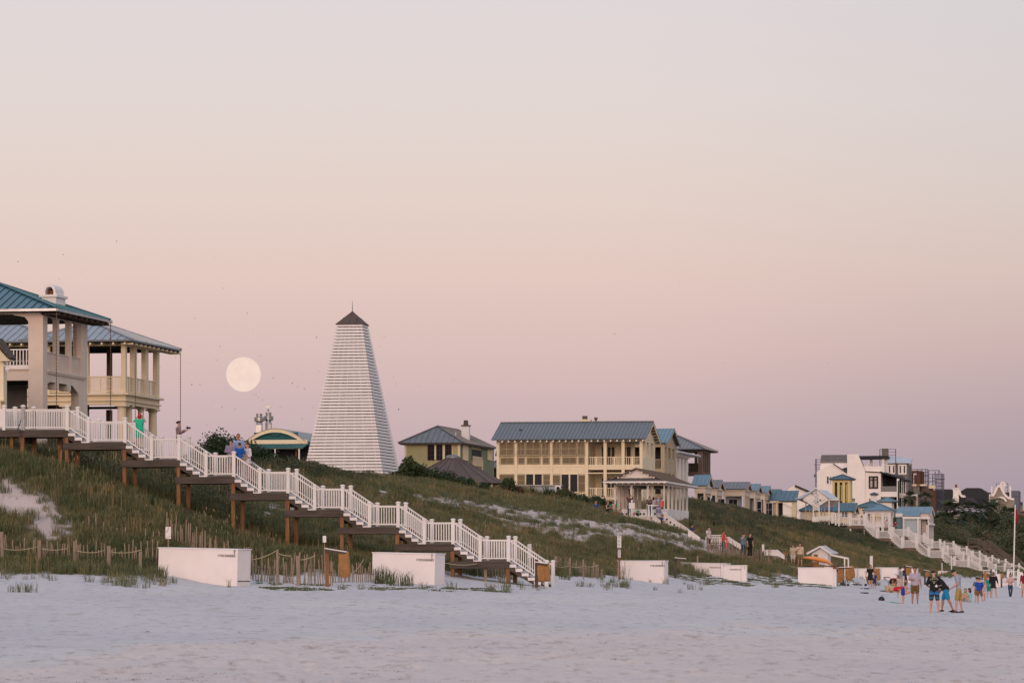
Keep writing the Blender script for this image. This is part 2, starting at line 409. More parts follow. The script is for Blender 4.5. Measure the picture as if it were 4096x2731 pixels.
    n4 = noise(5.0, 8, 0.7); bp = N.new('ShaderNodeBump'); bp.inputs['Strength'].default_value = 0.5; bp.inputs['Distance'].default_value = 0.05
    L.new(n4.outputs['Fac'], bp.inputs['Height']); L.new(bp.outputs[0], b.inputs['Normal'])
    me.materials.append(m)
    # the sea, off to the right of the picture
    w = MB(); w.add([(-2000, -6000, -1.2), (6000, -6000, -1.2), (6000, 9000, -1.2), (-2000, 9000, -1.2)], [(0, 1, 2, 3)])
    tag(w.build('sea_water', mat('sea', (0.05, 0.10, 0.12), 0.12, var=0.1, bump=0.6, bscale=0.6, spec=0.5)), kind='structure')
make_terrain()

# ------------------------------------------------------------------ camera, sky, light
sc = bpy.context.scene
cam = bpy.data.cameras.new('camera'); co = bpy.data.objects.new('camera', cam); col.objects.link(co); sc.camera = co
co.location = (0, 0, H); co.rotation_euler = (PI/2, 0, 0)
cam.lens = 135; cam.sensor_width = 36; cam.clip_end = 20000; cam.clip_start = 0.5
cam.shift_y = (HY - 2731/2) / 4096
cam.dof.use_dof = True; cam.dof.focus_distance = 195; cam.dof.aperture_fstop = 4.5
sc.view_settings.view_transform = 'Standard'; sc.view_settings.look = 'None'; sc.view_settings.exposure = 0; sc.view_settings.gamma = 1

def make_world():
    w = bpy.data.worlds.new('World'); sc.world = w; w.use_nodes = True; N, L = w.node_tree.nodes, w.node_tree.links
    bg = N['Background']
    tc = N.new('ShaderNodeTexCoord'); sp = N.new('ShaderNodeSeparateXYZ'); L.new(tc.outputs['Generated'], sp.inputs[0])
    def ramp(stops, mx):
        a = N.new('ShaderNodeMath'); a.operation = 'ARCSINE'; L.new(sp.outputs['Z'], a.inputs[0])
        d = N.new('ShaderNodeMapRange'); d.inputs[1].default_value = 0; d.inputs[2].default_value = math.radians(mx); L.new(a.outputs[0], d.inputs[0])
        r = N.new('ShaderNodeValToRGB'); r.color_ramp.interpolation = 'EASE' if False else 'LINEAR'
        e = r.color_ramp.elements
        for i, (deg, c) in enumerate(stops):
            k = e[i] if i < 2 else e.new(deg / mx)
            k.position = deg / mx; k.color = (*c, 1)
        L.new(d.outputs[0], r.inputs[0]); return r
    def mix(f, a, b, t='MIX'):
        m = N.new('ShaderNodeMix'); m.data_type = 'RGBA'; m.blend_type = t
        if isinstance(f, float): m.inputs[0].default_value = f
        else: L.new(f, m.inputs[0])
        L.new(a, m.inputs[6]); L.new(b, m.inputs[7]); return m.outputs[2]
    deg = lambda y: math.degrees(math.atan((HY - y) / F))
    left = ramp([(0, rgb(150,134,152)), (deg(2000), rgb(184,161,168)), (deg(1700), rgb(202,177,179)), (deg(1400), rgb(218,190,185)), (deg(1100), rgb(227,201,192)), (deg(800), rgb(228,209,200)), (deg(400), rgb(227,215,211)), (deg(0), rgb(224,215,216)), (14, rgb(205,206,214))], 14)
    right = ramp([(0, rgb(150,138,154)), (deg(2000), rgb(168,153,163)), (deg(1700), rgb(182,163,169)), (deg(1400), rgb(204,179,177)), (deg(1100), rgb(216,194,186)), (deg(800), rgb(218,203,197)), (deg(400), rgb(218,209,207)), (deg(0), rgb(216,210,211)), (14, rgb(205,206,214))], 14)
    az = N.new('ShaderNodeMapRange'); az.inputs[1].default_value = 0.01; az.inputs[2].default_value = 0.155; az.interpolation_type = 'SMOOTHSTEP'; L.new(sp.outputs['X'], az.inputs[0])
    east_low = mix(az.outputs[0], left.outputs[0], right.outputs[0])
    high = ramp([(0, (.62,.60,.64)), (14, rgb(205,206,214)), (40, (.60,.63,.76)), (90, (.54,.62,.84))], 90)
    up = N.new('ShaderNodeMapRange'); up.inputs[1].default_value = math.sin(math.radians(10)); up.inputs[2].default_value = math.sin(math.radians(14)); L.new(sp.outputs['Z'], up.inputs[0])
    east = mix(up.outputs[0], east_low, high.outputs[0])
    west = ramp([(0, (1.0,.62,.40)), (6, (1.15,.80,.56)), (18, (1.0,.86,.74)), (40, (.72,.74,.82)), (90, (.54,.62,.84))], 90)
    wf = N.new('ShaderNodeMapRange'); wf.inputs[1].default_value = 0.2; wf.inputs[2].default_value = -0.8; wf.interpolation_type = 'SMOOTHSTEP'; L.new(sp.outputs['Y'], wf.inputs[0])
    L.new(mix(wf.outputs[0], east, west.outputs[0]), bg.inputs['Color']); bg.inputs['Strength'].default_value = 1.0
    w.cycles.sampling_method = 'MANUAL'; w.cycles.sample_map_resolution = 512
make_world()
sun = bpy.data.lights.new('afterglow_sun', 'SUN'); so = bpy.data.objects.new('afterglow_sun', sun); col.objects.link(so)
sun.energy = 1.65; sun.angle = math.radians(35); sun.color = (1.0, 0.70, 0.58)
# light travels from behind the camera and slightly from the left, almost level
so.rotation_euler = Vector((0.25, 1.0, -0.16)).to_track_quat('-Z', 'Y').to_euler()

# the moon, far out beyond everything
mb = MB(); mb.ball((0, 0, 0), 40.5, 48, 32)
mp_ = P(974, 1497, 9000)
moon = mb.build('moon', None, smooth=True, loc=mp_)
tag(moon, 'pale full moon hanging in the pink sky over the teal restaurant', 'moon')
mm = bpy.data.materials.new('moon_surface'); mm.use_nodes = True; N, L = mm.node_tree.nodes, mm.node_tree.links
N.remove(N['Principled BSDF']); em = N.new('ShaderNodeEmission'); L.new(em.outputs[0], N['Material Output'].inputs[0])
tc = N.new('ShaderNodeTexCoord'); nn = N.new('ShaderNodeTexNoise'); nn.inputs['Scale'].default_value = 0.045; nn.inputs['Detail'].default_value = 5
L.new(tc.outputs['Object'], nn.inputs['Vector']); rr = N.new('ShaderNodeValToRGB')
rr.color_ramp.elements[0].position = 0.38; rr.color_ramp.elements[0].color = (*rgb(242,213,200), 1); rr.color_ramp.elements[1].position = 0.62; rr.color_ramp.elements[1].color = (*rgb(246,220,205), 1)
L.new(nn.outputs['Fac'], rr.inputs[0]); L.new(rr.outputs[0], em.inputs[0]); moon.data.materials.append(mm)
# ------------------------------------------------------------------ railings
def rail_panel(mb, p, q, h=0.93, sp=0.115, bw=0.032, lo=0.09, tw=0.06):
    """balusters between two rails from p to q (deck level points), vertical balusters even on a slope"""
    p, q = Vector(p), Vector(q); n = max(2, int((q - p).length / sp)); up = Vector((0, 0, 1))
    mb.bar(p + up*(h - 0.03), q + up*(h - 0.03), tw, 0.06); mb.bar(p + up*lo, q + up*lo, 0.04, 0.05)
    for i in range(1, n):
        a = p.lerp(q, i / n)
        mb.box(a.x - bw/2, a.x + bw/2, a.y - bw/2, a.y + bw/2, a.z + lo, a.z + h - 0.05)
    return mb
def post(mb, x, y, z0, z1, w=0.14, cap=True):
    mb.box(x - w/2, x + w/2, y - w/2, y + w/2, z0, z1 - (0.05 if cap else 0))
    if cap:
        mb.box(x - w*0.68, x + w*0.68, y - w*0.68, y + w*0.68, z1 - 0.05, z1 - 0.015)
        mb.hexa([(x - w*.6, y - w*.6, z1 - .015), (x + w*.6, y - w*.6, z1 - .015), (x + w*.6, y + w*.6, z1 - .015), (x - w*.6, y + w*.6, z1 - .015)],
                [(x - w*.3, y - w*.3, z1 + .02), (x + w*.3, y - w*.3, z1 + .02), (x + w*.3, y + w*.3, z1 + .02), (x - w*.3, y + w*.3, z1 + .02)])

def walkover(name, label, fr, tops, W=1.6, ph=1.09, endpost=None, white_post=0.15, risers=4, group=None, knob=False, pile=True, tim=None, beams=True, woodrail=None):
    """tops: [(pxL, pxR, y of the post caps)], from the top landing down; one flight joins each landing to the next"""
    t = fr.thing(name, label, 'stairway', group); gnd = lambda x, y: gz(*fr.w(x, y, 0).xy) - fr.o.z
    tim = tim or M['timber']; rm = woodrail or M['white']
    L = []
    for a, b, y in tops:
        xa, xb = fr.u(a), fr.u(b); L.append((xa, xb, fr.z(y, (xa + xb)/2) - ph))
    for i, (xa, xb, z) in enumerate(L):
        d = MB()
        n = max(3, int((W + 0.1) / 0.145))
        for k in range(n): d.box(xa - 0.06, xb + 0.04, -0.05 + k*(W + .1)/n, -0.05 + (k + .93)*(W + .1)/n, z - 0.045, z)
        d.build('deck', M['tread'], t)
        if beams:
            x0 = L[i-1][1] - 0.15 if i else xa - 0.3
            for yy in (-0.13, W + 0.06):
                bm_ = MB(); bm_.box(x0, xb + 0.05, yy, yy + 0.07, z - 0.36, z - 0.05)
                if yy > 0 and i: bm_.box(x0, xb, 0.1, yy, z - 0.36, z - 0.30)
                bm_.build('beam', tim, t)
        for y in (0, W):
            pb = MB(); post(pb, xa, y, z - 0.1, z + ph, white_post)
            if knob: pb.ball((xa, y, z + ph + .08), .07, 8, 6)
            pb.build('post', rm, t)
            pb = MB(); post(pb, xb, y, z - 0.1, z + ph, white_post)
            if knob: pb.ball((xb, y, z + ph + .08), .07, 8, 6)
            pb.build('post', rm, t)
            r = MB(); rail_panel(r, (xa + .07, y, z), (xb - .07, y, z)); r.build('railing', rm, t)
        if pile:
            if tim is M['timber']: MB().box(xb - .2, xb - .111, -.05, W + .12, z - .64, z - .365).build('cross_beam', tim, t)
            for y in (-0.02, W + 0.02):
                g = min(gnd(xb, y), z - 0.4) - 0.5
                b = MB(); b.box(xb - 0.11, xb + 0.06, y - 0.05, y + 0.12, g, z - 0.05)
                for q in (0.12, 0.3): b.tube([(xb - .03, y - .05, z - q), (xb - .03, y - .075, z - q)], .02, 6)
                b.build('pile', M['pile'] if tim is M['timber'] else tim, t)
        if i + 1 < len(L): xe, ze = L[i+1][0], L[i+1][2]
        elif endpost: xe, ze = fr.u(endpost[0]), gnd(fr.u(endpost[0]), 0) + 0.02
        else: continue
        xs = xb + 0.05; nr = max(2, round((z - ze) / 0.185)); hgt = (z - ze) / nr; run = (xe - xs) / nr
        f = MB(); tr = MB()
        for k in range(nr):
            zz = z - k*hgt
            f.box(xs + k*run - 0.02, xs + k*run + 0.01, -0.06, W + .06, zz - hgt + 0.005, zz - 0.045)
            if k: tr.box(xs + (k-1)*run - 0.0, xs + k*run + 0.03, -0.06, W + .06, zz - 0.04, zz)
            # white stringer notches show as stepped risers
            f.box(xs + k*run - 0.0, xs + (k+1)*run + .03, -0.085, -0.06, zz - hgt - 0.125, zz - hgt + 0.002)
        f.build('riser', rm, t); tr.build('tread', M['tread'], t)
        for yy in (-0.055, W + 0.01):
            sg = MB(); a, b2 = Vector((xs - .05, yy, z - 0.28)), Vector((xe - .02, yy, ze - 0.22 if i + 1 < len(L) or not endpost else ze - .1))
            sg.slab([a + Vector((0,0,.12)), a - Vector((0,0,.16)), b2 - Vector((0,0,.16)), b2 + Vector((0,0,.12))], (0, .045, 0))
            sg.build('stringer', tim, t)
        for y in (0, W):
            r = MB(); zr = ze if i + 1 < len(L) else ze + .05
            rail_panel(r, (xb + .07, y, z - .02), (xe - .05, y, zr + .02)); r.build('railing', rm, t)
    if endpost:
        x = fr.u(endpost[0]); z = gnd(x, 0)
        for y in (0, W):
            pb = MB(); post(pb, x, y, z - .3, fr.z(endpost[1], x), white_post)
            if knob: pb.ball((x, y, fr.z(endpost[1], x) + .08), .07, 8, 6)
            pb.build('post', rm, t)
    return t, L

S1 = Fr(2190, 172.3, 2343)
_t1 = [(-160,17,1622),(17,93,1622),(93,270,1622),(354,501,1671),(607,717,1740),(825,936,1806),(1040,1153,1872),(1259,1371,1939),(1479,1593,2007),(1698,1813,2074),(1921,2035,2143)]
stair1, L1 = walkover('beach_stairway', 'long white-railed wooden stairway stepping down the near dune to the sand', S1, [(-200, 93, 1622)] + _t1[2:], endpost=(2187, 2240))
# extra posts along the top walk
for px in (17,):
    for y in (0, 1.6):
        pb = MB(); post(pb, S1.u(px), y, L1[0][2] - .1, L1[0][2] + 1.09, .15); pb.build('post', M['white'], stair1)
b = MB(); b.box(S1.u(-200), S1.u(14), -0.05, -0.02, L1[0][2] + .1, L1[0][2] + .88); b.build('railing_board', M['white'], stair1)
for px, yy in ((95, 1.5), (40, .2), (205, 1.3)):
    x = S1.u(px); g = gz(*S1.w(x, yy, 0).xy) - S1.o.z - .5
    MB().box(x - .09, x + .09, yy, yy + .17, g, L1[0][2] - .3).build('pile', M['pile'], stair1)
# small things on and by the top walk
t = thing('folded_umbrella', 'thin dark blue pole leaning on the upper left railing', 'pole', S1.w(S1.u(70), -0.1, L1[0][2]))
MB().tube([(0, 0, -.1), (.28, 0, .62)], .018, 6).build('shaft', mat('navy', (.02,.03,.10), .5), t); MB().ball((.28, 0, .64), .03, 6, 5).build('grip', M['ink'], t)

# ------------------------------------------------------------------ far stairways
S2 = Fr(3925, 463, 2285)
_px = [(3450,3455+0,0)]
def lands(pairs): return pairs
far_a = [(3398,3456,2058),(3508,3562,2109),(3608,3664,2147),(3713,3769,2188),(3816,3872,2225)]
walkover('dune_stairway', 'white-railed stairway below the gazebo, nearest of the three far ones', S2, far_a, W=2.2, ph=1.3, endpost=(3921, 2266), white_post=.18, knob=True, tim=M['brown'])
S3 = Fr(4044, 492, 2290)
far_b = [(3570,3631,2107),(3662,3695,2131),(3727,3758,2155),(3789,3823,2180),(3852,3885,2204),(3919,3950,2229),(3981,4017,2253)]
walkover('dune_stairway', 'middle far white-railed stairway running down behind the gazebo stairs', S3, far_b, W=2.0, ph=1.2, endpost=(4044, 2276), white_post=.15, tim=M['brown'])
S4 = Fr(4130, 522, 2290)
walkover('dune_stairway', 'farthest white-railed stairway below the dark palms', S4, [(3776,3812,2163),(3836,3865,2183),(3890,3917,2201),(3941,3968,2219),(3993,4021,2234),(4046,4075,2252),(4100,4125,2270)], W=1.8, ph=1.15, white_post=.15, tim=M['brown'])
# grey timber stairs in the shade of the palms
GT = mat('grey_timber', (0.15, 0.115, 0.095), .85, var=.2)
def grey_stair(label, Y, pts):
    fr = Fr(pts[-1][0], Y, pts[-1][1]); t = fr.thing('timber_stairway', label, 'stairway', None)
    q = [(fr.u(a), fr.z(b, fr.u(a))) for a, b in pts]; W = 1.6
    for i in range(len(q) - 1):
        (xa, za), (xb, zb) = q[i], q[i+1]
        for y in (0, W):
            r = MB()
            for k in (1.0, .72, .44): r.bar((xa, y, za + k), (xb, y, zb + k), .06, .12)
            r.build('railing', GT, t)
            s = MB(); s.bar((xa, y, za - .1), (xb, y, zb - .1), .06, .3); s.build('stringer', GT, t)
            p = MB(); p.box(xa - .07, xa + .07, y - .07, y + .07, za - 1.6, za + 1.1); p.build('post', GT, t)
        d = MB(); n = max(1, round((za - zb) / .18)) if za - zb > .3 else 1
        for k in range(n):
            x0 = xa + (xb - xa)*k/n; x1 = xa + (xb - xa)*(k+1)/n; zz = za + (zb - za)*(k+.5)/n; d.box(x0, x1, 0, W, zz - .05, zz)
        d.build('tread', GT, t)
grey_stair('grey weathered timber stairs below the palms, the nearer pair of rails', 543, [(3872,2182),(3912,2182),(3978,2232),(4012,2232),(4060,2272),(4120,2310)])
grey_stair('grey weathered timber stairs below the palms, the farther pair of rails', 556, [(3935,2192),(3960,2192),(4022,2242),(4062,2250),(4130,2310)])
# ------------------------------------------------------------------ houses
def window(par, x0, x1, z0, z1, y=0.0, axis='x', fm=None, nx=2, nz=2, fw=0.07, glass=None, out=-1, name='window', bar=0.03):
    """framed pane with glazing bars on a wall facing -y (axis x) or on one facing +x (axis y: x0, x1 run along y)"""
    def bx(mb, a0, a1, d0, d1, c0, c1):
        if axis == 'x': mb.box(a0, a1, y + out*d0, y + out*d1, c0, c1)
        else: mb.box(y + d0, y + d1, a0, a1, c0, c1)
    f = MB()
    bx(f, x0 - fw, x0, .002, .06, z0 - fw, z1 + fw); bx(f, x1, x1 + fw, .002, .06, z0 - fw, z1 + fw)
    bx(f, x0, x1, .002, .06, z1, z1 + fw); bx(f, x0, x1, .002, .06, z0 - fw, z0)
    for i in range(1, nx): a = x0 + (x1 - x0)*i/nx; bx(f, a - bar/2, a + bar/2, .012, .05, z0, z1)
    for i in range(1, nz): a = z0 + (z1 - z0)*i/nz; bx(f, x0, x1, .014, .045, a - bar/2, a + bar/2)
    o = f.build(name, fm or M['white'], par)
    g = MB(); bx(g, x0, x1, .003, .012, z0, z1); g.build('pane', glass or M['glass'], o)
    return o

def box_part(par, name, m, *b):
    mb = MB()
    for q in b: mb.box(*q)
    return mb.build(name, m, par)

def col_round(mb, x, y, z0, z1, r, n=16):
    h = z1 - z0
    mb.lathe([(r*1.35, z0), (r*1.35, z0 + .1), (r*1.1, z0 + .14), (r*1.02, z0 + .2), (r*.9, z1 - .22), (r*1.0, z1 - .2), (r*1.0, z1 - .16), (r*1.25, z1 - .1)], (x, y), n)
    mb.box(x - r*1.35, x + r*1.35, y - r*1.35, y + r*1.35, z1 - .1, z1)

def hip(par, x0, x1, y0, y1, ze, zr, m, inset=None, sp=.45, name='roof', soffit=None, th=.1):
    """hip roof over the rectangle; the ridge runs along the longer side"""
    r = MB(); w, d = x1 - x0, y1 - y0; i = inset if inset is not None else min(w, d)/2
    if w >= d: A, B = (x0 + i, (y0+y1)/2, zr), (x1 - i, (y0+y1)/2, zr)
    else: A, B = ((x0+x1)/2, y0 + i, zr), ((x0+x1)/2, y1 - i, zr)
    c = [(x0, y0, ze), (x1, y0, ze), (x1, y1, ze), (x0, y1, ze)]
    if abs(w - d) < 1e-3:
        A = B = ((x0+x1)/2, (y0+y1)/2, zr)
        for k in range(4): r.roof([c[k], c[(k+1) % 4], A], (0, 1), sp, th)
    elif w >= d:
        r.roof([c[0], c[1], B, A], (0, 1), sp, th); r.roof([c[1], c[2], B], (0, 1), sp, th); r.roof([c[2], c[3], A, B], (0, 1), sp, th); r.roof([c[3], c[0], A], (0, 1), sp, th)
    else:
        r.roof([c[0], c[1], A], (0, 1), sp, th); r.roof([c[1], c[2], B, A], (0, 1), sp, th); r.roof([c[2], c[3], B], (0, 1), sp, th); r.roof([c[3], c[0], A, B], (0, 1), sp, th)
    hb = MB()
    for p, q in ((c[0], A), (c[1], B if w >= d else A), (c[2], B), (c[3], A if w >= d else B), (A, B)):
        if (Vector(p) - Vector(q)).length > .05: r.bar(Vector(p) + Vector((0,0,.05)), Vector(q) + Vector((0,0,.05)), .12, .07)
    o = r.build(name, m, par)
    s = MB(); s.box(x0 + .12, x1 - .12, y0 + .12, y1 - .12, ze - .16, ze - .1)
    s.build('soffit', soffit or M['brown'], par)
    return o

def chain(par, x, y, z0, z1):
    mb = MB(); z = z1
    while z > z0:
        mb.lathe([(.01, z - .13), (.015, z - .1), (.034, z - .02), (.034, z)], (x, y), 6); z -= .16
    mb.tube([(x, y, z0), (x, y, z1)], .008, 4); mb.build('rain_chain', M['brown'], par)

# ---- A: the near stucco house with the blue roof
def house_a():
    f = Fr(172, 190, 1640)
    t = f.thing('beach_house', 'pinkish stucco beach house with blue metal hip roof and arched chimney behind the upper walk', 'house')
    zb, zt = -3.0, f.z(1246); xl = f.u(-330); yr = f.v(350); pw = .42
    X = lambda px: f.u(px); V = lambda px: f.v(px)
    S = M['stucco']; zf = f.z(1474); z_arch = f.z(1262)
    fp = MB()   # front pier and the side piers
    fp.box(X(113), 0, 0, V(190), zb, zt)
    fp.build('corner_pier', S, t)
    box_part(t, 'corner_pier', S, (-.55, 0, V(333), yr, zb, zt))
    # lintels with chamfered openings, front
    def arch(x0, x1, z0, z1, y0, y1, c=.35, axis='x'):
        m = MB()
        pts = [(x0, z1), (x0, z0 - c*.75), (x0 + c*.4, z0 - c*.3), (x0 + c*1.5, z0 - c*.12), (x0 + c*1.7, z0), (x1 - c*1.7, z0), (x1 - c*1.5, z0 - c*.12), (x1 - c*.4, z0 - c*.3), (x1, z0 - c*.75), (x1, z1)]
        if axis == 'x': m.slab([(a, y0, b) for a, b in pts], (0, y1 - y0, 0))
        else: m.slab([(y0, a, b) for a, b in pts], (y1 - y0, 0, 0))
        m.build('lintel', S, t)
    arch(X(-120), X(113) - .002, z_arch + .1, zt, .02, .5, .5); arch(xl, X(-175), z_arch + .1, zt, .02, .5, .5)
    box_part(t, 'corner_pier', S, (X(-175), X(-120), 0, .5, zb, zt))
    # floor band front, lower lintel
    box_part(t, 'floor_band', S, (xl, X(113) - .002, .03, .5, f.z(1520), zf), (xl, X(116), -.06, .03, f.z(1478), zf + .02))
    # side: three bays
    ev = [V(190), V(217), V(238), V(263), V(288), V(311), V(333)]
    zs = lambda py, px: f.z(py, 0, f.v(px))
    zsill = f.z(1405, 0, V(190)); zl = f.z(1264, 0, V(190)); 
    sp_ = [(V(217), V(222)), (V(238), 0)]
    bays = [(V(190), V(217)), (V(238) - .35 + .35, V(263)), (V(288), V(311))]
    posts = [(V(217), V(217) + .42), (V(263), V(263) + .42), (V(311), V(311) + .42)]
    posts = [(V(q) - .3, V(q)) for q in (238, 288, 333)]
    lo = [V(190), V(238), V(288)]; hi = [p[0] for p in posts]
    for a, b_ in posts: box_part(t, 'side_post', S, (-.27, -.01, a, b_, zf, zt))
    for a, b_ in zip(lo, hi):
        arch(a, b_, zl, zt, -.27, -.02, .17, 'y')
        m = MB(); m.box(-.2, -.14, a, b_, zf, zsill - .05); m.box(-.26, -.08, a, b_, zsill - .05, zsill)
        n = 12
        for k in range(n): m.box(-.14, -.125, a + (b_ - a)*(k + .15)/n, a + (b_ - a)*(k + .85)/n, zf, zsill - .05)
        m.build('parapet', S, t)
    box_part(t, 'side_band', S, (-.4, -.015, V(190), V(333), f.z(1525, 0, V(190)), zf), (-.015, .1, V(190) - .1, V(343), zf - .12, zf), (-.015, .06, V(190) - .05, V(340), zf - .2, zf - .12))
    # lower side lintel: chamfered at the far end, two brackets
    zq = f.z(1525, 0, V(190)); a, b_ = V(190), V(316)
    m = MB(); m.slab([(-.4, a, zq), (-.4, a, zq - .12), (-.4, a + .5, zq - .0), (-.4, b_ - 1.1, zq - .0), (-.4, b_ - .1, zq - .35), (-.4, b_, zq - .5), (-.4, V(333), zq - .5), (-.4, V(333), zq)], (.385, 0, 0)); m.build('lintel', S, t)
    for px in (222, 270):
        v = V(px); MB().box(-.45, .02, v, v + .5, zq - .32, zq - .002).build('bracket', S, t)
    box_part(t, 'side_post', S, (-.42, -.02, V(316), V(333), zb, zq - .5))
    # inner back walls and floors, ceiling
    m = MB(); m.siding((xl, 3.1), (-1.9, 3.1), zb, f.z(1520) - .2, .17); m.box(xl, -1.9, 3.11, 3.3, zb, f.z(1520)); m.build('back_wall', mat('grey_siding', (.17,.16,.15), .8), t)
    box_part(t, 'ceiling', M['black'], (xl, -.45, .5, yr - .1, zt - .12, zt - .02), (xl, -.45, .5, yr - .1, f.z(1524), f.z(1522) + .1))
    box_part(t, 'porch_floor', S, (xl, -.41, .5, yr - .1, zf - .2, zf - .02))
    # railing in the front opening
    m = MB(); rail_panel(m, (X(-120), .25, zf + .05), (X(113), .25, zf + .05), h=.95, sp=.16, bw=.05, lo=.12); m.box(X(-120), X(113), .22, .28, zf + .02, zf + .2); m.build('railing', M['white'], t)
    # roof
    o = f.u(222, -.62); yn = -.62; yf = f.v(443, o)
    ze = f.z(1232, o, yn); L = yf - yn
    zr = f.z(1130, o - L/2, yn + L/2)
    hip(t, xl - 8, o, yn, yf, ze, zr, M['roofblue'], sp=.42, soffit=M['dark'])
    box_part(t, 'gutter', M['steel'], (xl, o + .06, yn - .1, yn, ze - .14, ze - .02), (o, o + .1, yn, yf, ze - .14, ze - .02))
    m = MB()
    for k in range(10): m.box(-.0, o + .05, yn + .5 + k*(L - 1)/9, yn + .58 + k*(L - 1)/9, ze - .3, ze - .16)
    m.box(0, .04, yn + .3, yf - .3, ze - .3, ze - .16)
    m.build('eave_trim', M['timber'], t)
    chain(t, o + .02, yn + .1, zb + 1, ze - .1); chain(t, o + .05, yf - .2, zb + 1, ze - .1)
    # arched chimney
    cy = yr*.55; cx0 = f.u(172, cy) ; cx1 = f.u(222, cy); zc = f.z(1184, cx0, cy); zc2 = f.z(1142, cx0, cy)
    m = MB(); m.box(cx0 - .05, cx1 + .05, cy - .1, cy + 1.5, zr - 1.2, zc + .02); m.box(cx0 - .15, cx1 + .15, cy - .2, cy + 1.6, zc - .06, zc + .06)
    cm = m.build('chimney', M['wallwhite'], t)
    m = MB(); w = (cx1 - cx0)/2; xc = (cx0 + cx1)/2; hh = zc2 - zc
    n = 14; out = [(xc - w*math.cos(PI*k/n), zc + .06 + (hh + .02)*min(1, .15 + math.sin(PI*k/n)**.8*.85) if 0 < k < n else zc + .06) for k in range(n + 1)]
    inn = [(xc + (a - xc)*.68, zc + .06 + (b2 - zc - .06)*.74) for a, b2 in out]
    for k in range(n):
        q = [(out[k][0], cy, out[k][1]), (out[k+1][0], cy, out[k+1][1]), (inn[k+1][0], cy, inn[k+1][1]), (inn[k][0], cy, inn[k][1])]
        m.slab(q, (0, 1.4, 0))
    m.build('chimney_hood', M['wallwhite'], cm)
    MB().box(xc - w*.42, xc + w*.42, cy + .35, cy + 1.0, zc + .06, zc + hh*.55).build('flue', M['terracotta'], cm)
    MB().box(xc - w*.6, xc + w*.6, cy + 1.05, cy + 1.38, zc + .06, zc + hh*.6).build('hood_back', M['black'], cm)
house_a()

# ---- the eave and wall at the very edge
def house_edge():
    f = Fr(14, 181, 1660)
    t = f.thing('beach_house', 'sliver of a cream cottage with open rafters at the left edge of the photo', 'house')
    zt = f.z(1412); xl = f.u(-500)
    box_part(t, 'wall', M['yellow'], (xl, 0, 0, .5, -3, zt))
    zt2 = f.z(1362)
    m = MB(); m.slab([(xl, -.5, zt + 2.0), (f.u(2), -.5, zt2 + .1), (f.u(54), -.5, f.z(1432)), (f.u(50), -.5, f.z(1440)), (f.u(0), -.5, zt2 - .02), (xl, -.5, zt + 1.85)], (0, .9, 0)); m.build('roof', M['timber'], t)
    m = MB()
    for k in range(9):
        a = k/8; x = f.u(-4) + (f.u(50) - f.u(-4))*a; z = f.z(1378) + (f.z(1436) - f.z(1378))*a
        m.box(x - .55, x - .02, -.45, .3, z - .11, z - .04)
    m.build('rafters', M['yellow'], t)
    m = MB(); m.box(0, f.u(20), -.04, .04, f.z(1464), f.z(1460)); m.lathe([(.03, f.z(1462)), (.09, f.z(1466)), (.13, f.z(1478)), (.1, f.z(1482))][::-1], (f.u(31), 0), 10)
    m.box(f.u(18), f.u(31), -.02, .02, f.z(1466), f.z(1462)); m.ball((f.u(31), 0, f.z(1484)), .07, 8, 6); m.build('wall_lamp', M['white'], t)
    z0 = f.z(1605)
    m = MB(); m.box(xl, f.u(12), -.3, .1, -3, f.z(1600)); m.box(xl, f.u(20), -.36, .15, f.z(1608), z0 + .0); m.build('garden_wall', M['cream'], t)
house_edge()

